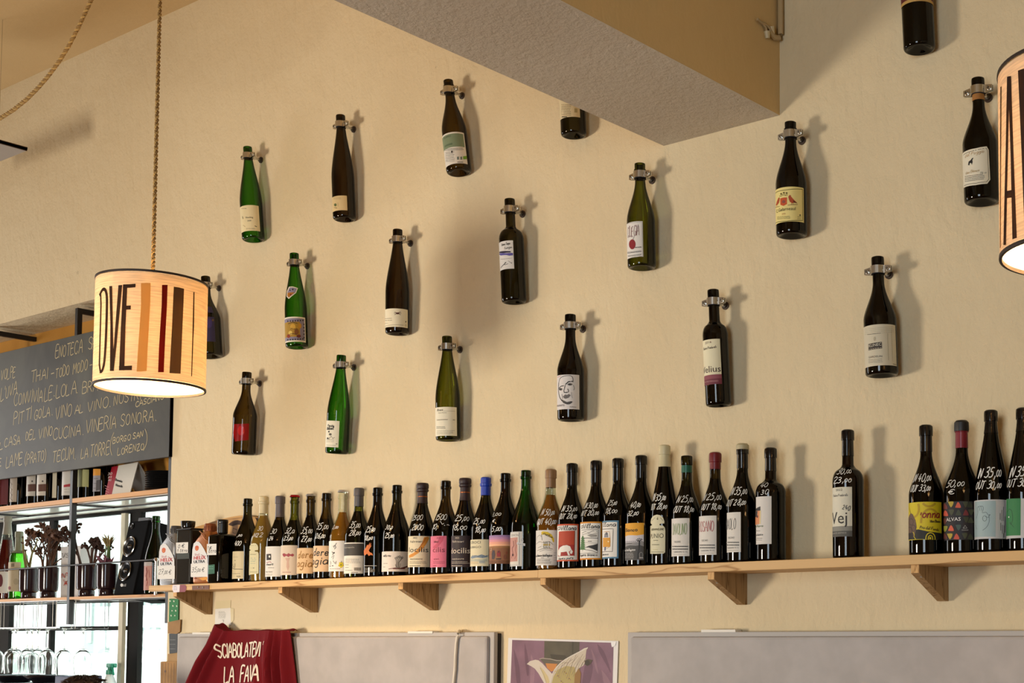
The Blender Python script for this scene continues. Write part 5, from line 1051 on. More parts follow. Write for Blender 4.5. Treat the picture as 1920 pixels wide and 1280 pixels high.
S_ = Plane((t.location.x, y0 - Wd / 2 - .0005, ST), M=Matrix.Translation(t.location)); p = Print(S_)
p.poly([(388, 1019.6), (406, 1019), (405.6, 1040), (388, 1040.4)], 'ddd8cf').hand('1 \u20ac', 389, 1029, 397, 5, INK, wpx=1).hand('litro', 391, 1036, 405, 7, INK, wpx=1.1).build('price_tag', t)
p = Print(S_); p.poly([(390.6, 1059), (402.6, 1057.6), (402.4, 1075), (390.4, 1076)], '1c5a3c').micro(391.6, 400, 1062, 1066, 2, '6fa088', .8).build('label', t)

# ------------------------------------------------------------------ black steel bar rack in the niche, with its boards
m_steel = paint('2b2926', .45, .3); m_ply2 = wood('rack_board', 'd8a062', 'a8703a', 'X', 1.0, .5, 5); m_und_glare = paint('e8e6dc', .18)
rack = empty('bar_rack', 'black steel bar rack with two wooden shelves in the wall niche', 'rack', (-5.6, .1, LZ))
RT = aty(152, 577, .012).z; RB = aty(312, 1168, .012).z
pX = [JX - .013, aty(137.8, 900, .01).x]; pX.append(2 * pX[1] - pX[0]); XLR = pX[2] - .25
for X in pX:
    child_at(MB().bbox((X - .010, .002, RB), (X + .010, .022, RT), .001).build('post', m_steel), rack)
    child_at(MB().bbox((X - .010, .022, RT - .02), (X + .010, WT - .001, RT), .001).build('cross_rail', m_steel), rack)
UT = aty(312.5, 914.5, -.0).z; LT = aty(200, 1116.4, 0).z
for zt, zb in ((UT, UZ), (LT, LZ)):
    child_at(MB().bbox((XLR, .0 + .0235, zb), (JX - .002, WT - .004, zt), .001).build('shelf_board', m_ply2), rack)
    child_at(MB().box((XLR, .0235, zb - .003), (JX - .024, WT - .022, zb)).build('glare_underside', m_und_glare), rack)  # white sheet stands in for window light shining on the wooden underside
    mb = MB(); mb.box((XLR, .0235, zb - .008), (JX - .024, .030, zb - .003)).box((XLR, WT - .012, zb - .009), (JX - .024, WT - .004, zb - .003)); child_at(mb.build('edge_rail', m_steel), rack)
    for X in pX[1:]: child_at(MB().box((X - .008, .022, zb - .010), (X + .008, WT - .01, zb - .003)).build('cross_rail', m_steel), rack)
SU = UT; SL = LT
# wooden front lip that faces the room
for zt, zb in ((UT, UZ), (LT, LZ)):
    mb = MB()
    xs = [XLR, pX[2] - .0105, pX[2] + .0105, pX[1] - .0105, pX[1] + .0105, pX[0] - .0105]
    for i in (0, 2, 4): mb.box((xs[i], .002, zb), (xs[i + 1], .0235, zt))
    child_at(mb.build('front_lip', m_ply2), rack)
# guard rod along the lower shelf
gr = empty('guard_rail', 'thin steel guard rod along the front of the lower rack shelf', 'rail', (-5.5, -.006, SL))
za = aty(292, 1048.5, -.006)
zb_ = aty(20, 1071.6, -.006)
child_at(MB().tube([(XLR, -.006, (za.z + zb_.z) / 2), (za.x, -.006, za.z)], .0036, 8).build('rod', m_steel), gr)
child_at(MB().cyl((za.x + .003, -.006, SL - .004), (za.x + .003, -.006, za.z), .0052, 12).lathe([(0, -.008), (.006, -.006), (.0085, 0), (.006, .006), (0, .008)], 14, M=Matrix.Translation((za.x + .003, -.006, za.z))).build('end_post', m_zinc), gr)

# ------------------------------------------------------------------ blackboard
yb = -.013
bz0 = aty(316, 856, yb).z; bz1 = aty(90, 640.6, yb).z; bx1 = aty(318.2, 800, yb).x; bx0 = -6.9
bb = empty('blackboard', 'long dark blackboard chalked with names of wine bars', 'blackboard', ((bx0 + bx1) / 2, yb, bz0))
m_slate, nt, bs = newmat('slate')
tc = nt.nodes.new('ShaderNodeTexCoord'); n = nt.nodes.new('ShaderNodeTexNoise'); n.inputs['Scale'].default_value = 3.2; n.inputs['Detail'].default_value = 7; n.inputs['Distortion'].default_value = 1.2
r = nt.nodes.new('ShaderNodeValToRGB'); r.color_ramp.elements[0].position = .35; r.color_ramp.elements[1].position = .75
r.color_ramp.elements[0].color = (*lin((56, 54, 47)), 1); r.color_ramp.elements[1].color = (*lin((84, 83, 71)), 1)
nt.links.new(tc.outputs['Object'], n.inputs['Vector']); nt.links.new(n.outputs['Fac'], r.inputs[0]); nt.links.new(r.outputs[0], bs.inputs['Base Color']); bs.inputs['Roughness'].default_value = .6
child_at(MB().bbox((bx0, yb, bz0), (bx1, .0, bz1), .001).build('slate', m_slate), bb)
child_at(MB().box((bx1, yb - .001, bz0), (JX + .002, .0, bz1 + .02)).build('edge_strip', paint('0d0c0b', .5)), bb)
CH = 'bcab80'
for t_, xa, ya, xb, yb_, h in (('ENOTECA', 104, 671, 154, 661, 23), ('SPO', 165, 656, 190, 650, 22), ('VOLPE', 2, 713, 29, 706, 20), ("L'UVA", 1, 752, 32, 735, 22), ('THAI', 58, 718, 90, 709, 20), ('-', 96, 707, 101, 706, 16), ('TODO', 104, 709, 130, 702, 19), ('MODO', 137, 702, 164, 693, 20), ('-', 169, 691, 174, 690, 16), ('C', 179, 690, 186, 689, 14),
    ('CONVIVIALE', 26, 760, 97, 749, 23), ('.', 101, 742, 103, 741, 20), ('LOLA.', 105, 745, 146, 737, 22), ('BRAC', 154, 738, 196, 729, 21), ('PITTI', 26, 797, 59, 785, 22), ('GOLA.', 64, 787, 98, 778, 19), ('VINO', 104, 787, 134, 778, 22), ('AL', 140, 776, 156, 773, 15), ('VINO.', 164, 772, 206, 763, 19), ('NOSTRI', 214, 760, 264, 748, 20), ('CASCIANO', 254, 763, 307, 748, 10),
    ('L', 0, 842, 6, 841, 14), ('CASA', 8, 838, 39, 831, 17), ('DEL', 49, 825, 66, 822, 16), ('VINO', 73, 822, 99, 816, 19), ('CUCINA.', 99, 824, 156, 815, 20), ('VINERIA', 162, 811, 219, 801, 23), ('SONORA.', 226, 799, 293, 788, 22), ('E', -4, 874, 3, 873, 14), ('LAME', 11, 877, 42, 871, 22), ('(PRATO)', 47, 870, 86, 863, 19), ('TECUM.', 99, 866, 141, 860, 21), ('LA', 152, 860, 166, 856, 19), ('TORRE', 170, 856, 204, 851, 22), ('(', 206, 848, 211, 847, 30), ('BORGO SAN', 212, 832, 269, 818, 11), ('LORENZO', 221, 853, 270, 842, 13), (')', 270, 839, 275, 838, 28)):
    pb = Print(Plane((bx0, yb, bz0)), .0006); pb.hand(t_, xa, ya, xb, h, CH, yb_, wpx=1.6, sh=.08, jit=.05, small=False); child_at(pb.build('chalk_word', None), bb)

# ------------------------------------------------------------------ bottles, cards and plates on the upper rack shelf
UB = [(-1, 'burg', 'black', '6a2228', 946, 17, 'dark bottle with a dull red label at the left end of the upper rack shelf'), (18.1, 'burg', 'black', 'b8aa98', 940.6, 33.6, 'dark bottle with a grey patterned label on the upper rack shelf'),
      (36, 'burg', 'black', None, 0, 0, 'dark bottle with two bright yellow patches on the upper rack shelf'), (49, 'burg', 'black', 'cfc8bc', 929.6, 67.6, 'dark bottle with a white and brown block label, next right of the yellow one'),
      (68.4, 'burg', 'black', 'cfc8bc', 928.8, 87, 'dark bottle with a white and brown block label, second right of the yellow one'), (93, 'burg', 'black', 'd4ccb2', 933, 107, 'dark bottle with a narrow plain cream label on the upper rack shelf'),
      (115.4, 'burg', 'black', 'd4cfc6', 928.4, 135, 'dark bottle with a white label and small red block, left of the rack post'), (144.6, 'bordeaux', 'black', 'aeae74', 912.6, 166.9, 'dark bottle with a pale olive label, right of the rack post'), (173.6, 'burg', 'black', '8f8b90', 921, 188.6, 'dark bottle with an orange and grey label beside the red card')]
for i, (xl, kind, gl, lc, lb_, lr, desc) in enumerate(UB):
    yb2 = {2: .15, 3: .09, 4: .045, 5: .085}.get(i, .075); d = ray(xl, 930); l = math.hypot(d.x, d.y); R = .0372
    # axis stands R to the right of the tangent ray through the left silhouette
    q = aty(xl, 930, yb2); X = q.x + R * l / d.y
    B = Vector((X, yb2, SU)); key = 'u%d' % i
    make_bottle(key, Matrix.Translation(B), kind, .30, R, .0138, gl, desc, 'bottles on the upper rack shelf')
    if lc: label_patch(key, lc, (lr, 880), lb_)
    p = PR(key)
    if i == 1:
        for j in range(7): p.line([(19.6 + (j % 2) * 2, 903 + j * 5), (23 - (j % 2) * 2, 908 + j * 5)], 1.2, '6a5a4c')
    if i == 2:
        for P_ in ([(37, 880), (48, 879), (47.6, 916), (45, 920.6), (40, 921), (38, 916)], [(36.4, 929.6), (48, 929), (48, 938), (36, 939)]): q = Print(BOT[key]['S'], .0005); q.poly(P_, 'e2c20c'); q.build('label', BOT[key]['root'])
    if i in (3, 4): x = 52.4 if i == 3 else 72; p.poly([(x, 908), (x + 15, 907), (x + 14.6, 920.6), (x, 921.4)], '5c3524').ellipse(x + 8, 902, 1.6, 1.8, '4a4440')
    if i == 6: p.poly([(119.6, 909), (126, 907.6), (132.6, 906.4), (132.4, 912), (119.6, 913.4)], 'a82430').micro(121, 131, 917, 922, 2, '9a948c', .8)
    if i == 8: p.poly([(174, 879), (188.8, 879), (188.4, 891), (174.4, 892)], 'd8901c').poly([(181, 900), (188, 899), (187, 918), (180, 920)], '4a464a').micro(176, 186, 897, 915, 3, '4a464a', 1)
    finish(key)
def slabcard(name, desc, cat, px, y0, y1, col, prints, thick=.003):
    """thin card leaning back: four photo pixels, bottom pair at depth y0 and top pair at depth y1"""
    P_ = [aty(px[0][0], px[0][1], y0), aty(px[1][0], px[1][1], y0), aty(px[2][0], px[2][1], y1), aty(px[3][0], px[3][1], y1)]
    for q in P_[:2]: q.z = SU
    root = empty(name, desc, cat, (P_[0] + P_[1]) / 2)
    mb = MB(); mb.prism(P_, (0, thick, 0)); child_at(mb.build('card', paint(col, .5)), root)
    return root, P_
rc, P_ = slabcard('red_card', 'dark red printed card leaning beside the white tent card', 'card', [(196, 928), (209, 926), (222.4, 873), (209.6, 875)], .03, .075, 'a01c2c', None)
p = Print(Plane(P_[0], (P_[1] - P_[0]).normalized(), (P_[3] - P_[0]).normalized()), .0008); p.text('30', 209, 889, 216.6, 6, 'ead8d4').text('M', 209, 894.6, 214.6, 5, 'ead8d4').text('90', 207.6, 900, 213.6, 4.4, 'ead8d4').micro(200, 208, 910, 924, 4, 'd89a9a', .8); child_at(p.build('lettering', None), rc)
tc_, P_ = slabcard('tent_card', 'folded white tent card with bold black print on the upper rack shelf', 'card', [(209.4, 927.5), (243.75, 922), (259, 865.6), (222, 872.5)], .02, .075, 'e0dbd0', None)
p = Print(Plane(P_[0], (P_[1] - P_[0]).normalized(), (P_[3] - P_[0]).normalized()), .0008); p.bold('Domenica', 225.6, 895, 241, 5.8, '2a2622', y1=890.4).bold('Naturale', 223.4, 905, 239, 5.6, '3a3630', y1=900); child_at(p.build('lettering', None), tc_)
q0 = aty(244, 922, .02); q0.z = SU; q1 = Vector((q0.x, .13, SU)); top_r = P_[2]; top_l = P_[3]; q2 = Vector((P_[0].x, .13, SU))
mb = MB(); mb.prism([q2, q1, top_r, top_l], (0, .003, 0)); child_at(mb.build('back_flap', paint('cfc8b8', .6)), tc_)
m_plate = paint('1b1a1a', .25)
ord_ = ['topmost', 'second from the top', 'third from the top', 'fourth from the top', 'fifth from the top', 'fourth from the bottom', 'third from the bottom', 'second from the bottom', 'lowest']
pl = MB(); pl.lathe([(0, .0), (.045, 0), (.052, .003), (.086, .0085), (.088, .0098), (.084, .0105), (.05, .0055), (0, .005)], 48); pme = pl.mesh('plate', [m_plate])
d = ray(271.6, 905); c = aty(271.6, 905, .098); px_ = c.x + .088 * math.hypot(d.x, d.y) / d.y
dz = (aty(290, 885, .06).z - SU - .012) / 8
for i in range(9):
    o = bpy.data.objects.new('plate', pme); COL.objects.link(o); o.location = (min(px_, JX - .06) + rnd.uniform(-.002, .002), .098 + rnd.uniform(-.002, .002), SU + dz * (8 - i))
    tag(o, 'dark plate, %s of the stack on the upper rack shelf' % ord_[i], 'plate', 'dark plates on the upper rack shelf')

# ------------------------------------------------------------------ lower rack shelf
def tang(xl, row, y, R):
    d = ray(xl, row); q = aty(xl, row, y); return q.x + R * math.hypot(d.x, d.y) / d.y
def ctr(px, row, y): return aty(px, row, y).x
B = Vector((ctr(11, 1080, .08), .08, SL))
make_bottle('l1', Matrix.Translation(B), 'flute', aty(14, 968, .08).z - SL, .036, .0145, 'clear', 'tall clear bottle of red wine on the lower rack shelf, far left', 'bottles on the lower rack shelf', top='capsule', topcol='8a8374', top_z=aty(14, 1002, .08).z - SL, level=aty(14, 1012, .08).z - SL, wine=glass((.30, .012, .02), .02, '7a0c18', .35))
label_patch('l1', 'd8d2cc', (15.6, 1071), 1111.6); PR('l1').ellipse(1, 1088, 4.6, 12, '5e1420'); finish('l1')
B = Vector((ctr(33.4, 1085, .07), .07, SL))
make_bottle('l2', Matrix.Translation(B), 'bordeaux', aty(36, 996.5, .07).z - SL, .0365, .0142, 'ltgreen', 'light green bottle with a grey capsule and beige label on the lower rack shelf', 'bottles on the lower rack shelf', top='capsule', topcol='77785f', top_z=.20)
label_patch('l2', 'b8a98a', (39.4, 1053.6), 1108.6); PR('l2').poly([(21, 1056), (27, 1055.6), (27, 1062), (21, 1062.6)], '7a6c54').ellipse(18, 1102, 2.4, 3.4, '7a2420').ellipse(30, 1090, 5, 6, 'a89a7c'); finish('l2')
B = Vector((ctr(290.2, 1080, .05), .05, SL))
make_bottle('l3', Matrix.Translation(B), 'champ', aty(291, 967, .05).z - SL, .0375, .0138, 'vgreen', 'green bottle with a pink label in front of the loudspeaker', 'bottles on the lower rack shelf')
label_patch('l3', 'b88478', (285.4, 1053), 1106, left=269); p = PR('l3'); uvrect('l3', 'b4a9a4', 0, 1, .86, 1); p.line([(274.6, 1064), (276, 1072), (274, 1080), (275.6, 1088)], 2, '7a2420').line([(279, 1068), (281, 1082)], 1.2, '9a4a40').line([(277, 1090), (275, 1098)], 1.2, '8a3430').ellipse(272.6, 1084, 1.6, 4, 'c89a8c'); finish('l3')
# dark tumblers holding dried and fresh plants
m_cup = paint('2a1a1e', .12); m_brown = paint('5a3a26', .8, vary=.3); m_dkbr = paint('43291c', .8, vary=.3); m_grn = paint('4f6a2c', .6, vary=.2); m_redl = paint('6a2c3c', .6, vary=.2); m_tan = paint('7c6a34', .7, vary=.2)
cupm = MB(); cupm.lathe([(0, .004), (.024, .0), (.0255, .002), (.0262, .016), (.0246, .0185), (.0318, .022), (.0335, .03), (.0345, .088), (.0332, .089), (.032, .032), (0, .028)], 40); cup_me = cupm.mesh('tumbler', [m_cup])
def tumbler(px, row, y, desc, s=1.0):
    o = bpy.data.objects.new('tumbler', cup_me); COL.objects.link(o); o.location = (ctr(px, row, y), y, SL); o.scale = (1.14 * s, 1.14 * s, 1.46 * s)
    tag(o, desc, 'cup', 'dark tumblers on the lower rack shelf'); return o
def branch(mb, p, d, L, r, depth_, spread, tips, mi=0):
    pts = [Vector(p)]; v = Vector(d).normalized()
    for i in range(4):
        v = (v + Vector((rnd.uniform(-1, 1), rnd.uniform(-1, 1), rnd.uniform(-.4, .6))) * .16).normalized(); pts.append(pts[-1] + v * L / 4)
    mb.tube(pts, r, 5, mi, [r * (1 - .12 * i) for i in range(5)])
    if depth_ == 0: tips.append(pts[-1]); return
    for k in range(2 if depth_ > 1 else 3):
        w_ = (v + Vector((rnd.uniform(-1, 1), rnd.uniform(-1, 1), rnd.uniform(-.2, .5))) * spread).normalized()
        branch(mb, pts[rnd.choice((2, 3, 4))], w_, L * .55, r * .6, depth_ - 1, spread, tips, mi)
def leaf(mb, p, d, L, wd, mi=0, droop=.2):
    d = Vector(d).normalized(); s_ = d.cross(Vector((.3, -1, .2))).normalized(); vs = []
    for i in range(6):
        t = i / 5; q = Vector(p) + d * L * t - Vector((0, 0, 1)) * droop * L * t * t; ww = wd * math.sin(PI * min(1, .18 + t * .82)) * .5
        vs += [q + s_ * ww, q - s_ * ww + Vector((0, .0006, 0))]
    mb.add(vs, [(2 * i, 2 * i + 1, 2 * i + 3, 2 * i + 2) for i in range(5)], mi, True)
def plant(px, row, y, name, desc, kind, top_px):
    X = ctr(px, row, y); z0 = SL + .07; Ht = aty(px, top_px, y).z - z0
    root = empty(name, desc, 'plant', (X, y, SL + .06), 'plants in the dark tumblers')
    st = MB(); fl = MB(); tips = []
    if kind == 'twig':
        for dx in (-.12, .10): branch(st, (X, y, z0), (dx, rnd.uniform(-.2, .2), 1), Ht * .70, .0075, 1, .5, tips)
        for t_ in tips:
            for k in range(3): fl.lathe([(0, -.004), (.0038, 0), (0, .004)], 6, M=Matrix.Translation(t_ + Vector((rnd.uniform(-.006, .006), rnd.uniform(-.006, .006), rnd.uniform(-.006, .006)))))
    elif kind == 'bush':
        for k in range(8): branch(st, (X + rnd.uniform(-.012, .012), y + rnd.uniform(-.012, .012), z0), (rnd.uniform(-.42, .34), rnd.uniform(-.25, .25), 1), Ht * .60, .0058, 2, .62, tips)
        for t_ in tips:
            for k in range(10): leaf(fl, t_ + Vector((rnd.uniform(-.01, .01), rnd.uniform(-.01, .01), rnd.uniform(-.012, .012))), (rnd.uniform(-1, 1), rnd.uniform(-.6, .6), rnd.uniform(-.3, 1)), rnd.uniform(.014, .028), .014)
    elif kind == 'coral':
        for dx in (-.36, .22, .34): branch(st, (X + dx * .05, y, z0), (dx, rnd.uniform(-.1, .1), 1), Ht * .70, .0078, 2, .5, tips)
        for t_ in tips:
            for k in range(14): fl.lathe([(0, -.006), (.0065, 0), (0, .006)], 6, M=Matrix.Translation(t_ + Vector((rnd.uniform(-.013, .013), rnd.uniform(-.008, .008), rnd.uniform(-.014, .008)))))
    else:
        st.tube([(X, y, z0), (X + .004, y, z0 + Ht * .4), (X + .008, y, z0 + Ht * .62)], .0085, 8, 0, [.0095, .008, .005])
        st.tube([(X - .022, y, z0), (X - .02, y, z0 + Ht * .3), (X - .016, y, z0 + Ht * .75)], .003, 6, 0, [.0042, .0036, .001])
        for k in range(16):
            a = rnd.uniform(0, 2 * PI); leaf(fl, (X + .008, y, z0 + Ht * rnd.uniform(.5, .64)), (math.cos(a) * .55, math.sin(a) * .4, 1), Ht * rnd.uniform(.22, .42), .008, 1, .25)
        for k in range(34):
            a = rnd.uniform(0, 2 * PI); leaf(fl, (X + rnd.uniform(-.024, .024), y + rnd.uniform(-.02, .01), z0 + .05 + rnd.uniform(0, .014)), (math.cos(a) * .6, math.sin(a) * .4 - .1, rnd.uniform(.5, 1)), rnd.uniform(.03, .052), .011, 0, .1)
    child_at(st.build('stems', {'twig': m_tan, 'bush': m_brown, 'coral': m_dkbr}.get(kind, m_grn)), root)
    o = fl.build('foliage' if kind in ('bush', 'air') else 'buds', [m_redl, m_tan] if kind == 'air' else {'twig': m_brown, 'bush': m_brown, 'coral': m_dkbr}[kind]); o['kind'] = 'stuff'; child_at(o, root)
for px, row, y, nm, desc, kind, tp, cd_ in ((54.5, 1085, .06, 'dried_branch', 'thin forked brown twig in the leftmost dark tumbler', 'twig', 1008, 'dark glossy tumbler right of the light green bottle'),
        (91, 1085, .055, 'dried_bush', 'bushy brown dried plant in the second dark tumbler', 'bush', 992, 'dark glossy tumbler left of the white box'),
        (163, 1082, .045, 'coral_plant', 'dark forked coral-like plant right of the rack post', 'coral', 995, 'dark glossy tumbler just right of the rack post'),
        (201, 1080, .05, 'air_plant', 'spiky green and red plant left of the loudspeaker', 'air', 983, 'dark glossy tumbler beside the loudspeaker')):
    tumbler(px, row, y, cd_); plant(px, row, y, nm, desc, kind, tp)
# white tapering box
wx0, wx1 = aty(113, 1070, .085).x, aty(150, 1070, .085).x; wt = aty(130, 1024, .085).z; yv = .12
wb = empty('white_box', 'white tapering box with red letters behind the rack post', 'box', ((wx0 + wx1) / 2, yv, SL))
w2 = (wx1 - wx0) / 2
mb = MB(); vs = [(-w2, -.03, 0), (w2 - .02, -.03, 0), (w2 - .02, .03, 0), (-w2, .03, 0), (-w2, -.035, wt - SL), (w2, -.035, wt - SL), (w2, .035, wt - SL), (-w2, .035, wt - SL)]
mb.add(vs, [(3, 2, 1, 0), (0, 1, 5, 4), (1, 2, 6, 5), (2, 3, 7, 6), (3, 0, 4, 7)]); mb.tube([(-w2 + .004, -.034, wt - SL), (-w2 + .012, -.03, wt - SL + .035), (-w2 + .03, -.03, wt - SL + .04), (-w2 + .04, -.034, wt - SL)], .0012, 5)
mb.build('body', paint('d6d4d2', .6), wb)
p = Print(Plane((wb.location.x, yv - .0365, SL), M=Matrix.Translation(wb.location))); p.hand('VS', 116, 1045, 128, 8, '8a8884', wpx=1.6).hand('N', 115, 1083, 121, 7, 'b83a2c', wpx=1.8).hand('T', 123, 1079, 128, 5, 'b83a2c', wpx=1.5).hand('A', 120, 1097, 126, 7, 'b83a2c', wpx=1.8).line([(118, 1086), (123, 1094)], 1, 'b83a2c').build('lettering', wb)
# loudspeaker, tipped back
W_ = .146; Hh = .300; Dp = .165
c0 = aty(231, 1107, .022); c0.z = SL + .002
Ms = Matrix.Translation(c0) @ Matrix.Rotation(math.radians(-11), 4, 'X')
spk = empty('loudspeaker', 'black two-woofer loudspeaker tipped back on the lower rack shelf', 'speaker', Ms)
MB().bbox((-W_ / 2, 0, .0), (W_ / 2, Dp, Hh), .006).build('cabinet', paint('070606', .75, 0, .05), spk)
S_ = Plane(Ms @ Vector((0, -.0005, 0)), (1, 0, 0), (Ms.to_3x3() @ Vector((0, 0, 1))), M=Ms)
for nm, px, py, R in (('tweeter', 248, 986, .012), ('woofer', 242, 1024.5, .041), ('woofer', 235.8, 1069.6, .041)):
    u, v = S_.hit(px, py); Mo = Matrix.Translation((max(-W_ / 2 + R + .006, min(W_ / 2 - R - .006, u)), -.0005, v)) @ Matrix.Rotation(PI / 2, 4, 'X')
    if R > .02:
        MB().lathe([(R, .0), (R, .004), (R - .002, .0055), (R - .004, .004), (R - .0045, 0)], 40, M=Mo).build('chrome_ring', paint('c4c2bc', .18, 1.0), spk)
        wf_ = MB(); wf_.lathe([(R - .004, .002), (R - .009, .0035), (R - .012, .0015), (.013, -.008), (.013, -.006)], 36, M=Mo); wo = wf_.build(nm, paint('1a1919', .35), spk)
        MB().lathe([(.0135, -.0065), (.010, .002), (.004, .008), (0, .009)], 24, M=Mo).build('dust_cap', paint('5a5856', .15, .8), wo)
    else:
        tw = MB().lathe([(R, .0), (R, .002), (.007, .0005), (.006, .004), (0, .006)], 28, M=Mo).build(nm, paint('2c2b2a', .25, .4), spk)
p = Print(S_, .0008); p.ellipse(228.6, 1096.6, 2.6, 3.2, 'd0cecb').text('LG', 231.4, 1099, 236, 4.6, 'd0cecb').build('logo', spk)
MB().box((-.045, .02, Hh), (.03, .05, Hh + .018)).build('wall_mount', m_steel, spk)

# ------------------------------------------------------------------ glass rack with hanging glasses
gx = [aty(x, 1176, .03 + .03 * i).x for i, x in enumerate((8, 40, 75, 105, 155))]
Zr = aty(100, 1179, .03).z
gk = empty('glass_rack', 'thin chrome glass rack hung under the lower rack shelf', 'rack', (-5.8, .08, Zr))
GX = [aty(x, 1180, .06).x for x in (-14, 22, 58, 92, 120, 156)]
for X in GX:
    mb = MB()
    for s_ in (-1, 1): mb.tube([(X + s_ * .014, .02, LZ - .004), (X + s_ * .014, .02, Zr), (X + s_ * .014, .155, Zr), (X + s_ * .014, .155, LZ - .004)], .0016, 6)
    child_at(mb.build('hook_rail', m_zdark), gk)
child_at(MB().cyl((GX[0] - .02, .02, Zr + .006), (GX[-2] + .04, .02, Zr + .006), .003, 8).build('cross_bar', m_zinc), gk)
m_cr = bpy.data.materials.new('crystal'); m_cr.use_nodes = True; _b = m_cr.node_tree.nodes['Principled BSDF']
_b.inputs['Transmission Weight'].default_value = 1.0; _b.inputs['Roughness'].default_value = 0.0; _b.inputs['IOR'].default_value = 1.45; _b.inputs['Base Color'].default_value = (.97, .97, .95, 1)
gb = Zr + .004; zrim = aty(155, 1265.5, .06).z; Lg = gb - zrim
gp = [(0, 0), (.030, 0), (.031, -.0012), (.029, -.0022), (.010, -.0045), (.0042, -.010), (.0034, -.02), (.0032, -Lg * .40), (.0048, -Lg * .445), (.014, -Lg * .475), (.025, -Lg * .53), (.0325, -Lg * .61), (.0345, -Lg * .70), (.0325, -Lg * .84), (.0275, -Lg), (.0268, -Lg), (.0315, -Lg * .84), (.0335, -Lg * .70), (.0312, -Lg * .61), (.023, -Lg * .535), (.011, -Lg * .487), (0, -Lg * .478)]
def glassm(): return MB().lathe(gp, 28).mesh('wine_glass', [m_cr])
gme = glassm()
for px, y, desc in ((155, .045, 'rightmost wine glass hanging upside down under the rack'), (119, .045, 'wine glass hanging upside down, second from the right end of the rack'), (88, .05, 'wine glass hanging upside down, third from the right in the front row'), (70, .10, 'wine glass hanging upside down behind the third and fourth from the right'), (50, .05, 'wine glass hanging upside down, fourth from the right in the front row'), (29, .11, 'rear wine glass hanging upside down between the two leftmost in front'), (22, .05, 'wine glass hanging upside down, second from the left end of the rack'), (58.5, .14, 'rearmost wine glass hanging upside down in the middle of the rack'), (-9, .05, 'leftmost wine glass hanging upside down, cut by the picture edge')):
    o = bpy.data.objects.new('wine_glass', gme); COL.objects.link(o); o.location = (aty(px, 1240, y).x, y, gb)
    tag(o, desc, 'glass', 'wine glasses hanging under the rack')

# ------------------------------------------------------------------ back counter under the window with dishes, spray bottle
ctz = SILL + .0
def stack(px0, px1, top, y, col, n, nm, labels, grp):
    a = aty(px0, top, y); b2 = aty(px1, top, y); R = (b2.x - a.x) / 2 * .80; zt = a.z; h = (zt - (SILL - .03)) / n
    me = MB().lathe([(0, 0), (R * .55, 0), (R * .62, h * .25), (R * .97, h * .8), (R, h * .95), (R * .96, h * 1.0), (R * .6, h * .6), (0, h * .5)], 40).mesh(nm, [paint(col, .25)])
    for i in range(n):
        o = bpy.data.objects.new(nm, me); COL.objects.link(o); o.location = ((a.x + b2.x) / 2, y, SILL - .03 + h * (n - 1 - i)); tag(o, labels[i] if i < len(labels) else labels[-1].replace('lower', 'lower'), 'bowl', grp)
for (p0, p1, side) in ((2, 56, 'left'), (62, 110, 'right')):
    n = 12; names = ['dark bowl, %s of the %s stack below the hanging glasses' % (w_, side) for w_ in ('topmost', 'second', 'third', 'fourth', 'fifth', 'sixth', 'seventh', 'eighth', 'ninth', 'tenth', 'eleventh', 'lowest')]
    stack(p0, p1, 1263.6, .14, '16151a', n, 'bowl', names, 'dark bowls below the hanging glasses, ' + side + ' stack')
a = aty(121, 1266, .12); b2 = aty(156, 1266, .12)
mb = MB(); mb.bbox((a.x, .08, SILL - .03), (b2.x, .2, a.z), .004); o = mb.build('storage_box', paint('1a1f4a', .5)); tag(o, 'navy blue box on the sill right of the dark bowls', 'box')
sp = aty(206, 1262, .23)
spb = empty('spray_bottle', 'white spray bottle with a green trigger on the window sill', 'bottle', (sp.x, .23, SILL - .03)); hz = sp.z - (SILL - .03)
MB().lathe([(0, 0), (.034, 0), (.036, .004), (.036, hz - .07), (.03, hz - .05), (.015, hz - .012), (.0135, hz)], 30).build('body', paint('d8dcd8', .4), spb)
mb = MB(); mb.lathe([(.0155, hz - .004), (.0155, hz + .014), (.009, hz + .016), (.009, hz + .026)], 18).bbox((-.010, -.012, hz + .024), (.034, .012, hz + .042), .003).bbox((.030, -.006, hz + .028), (.042, .006, hz + .038), .002).tube([(.02, 0, hz + .026), (.024, 0, hz + .01), (.030, 0, hz - .006)], .004, 8); mb.build('trigger', paint('1c8a6a', .4), spb)
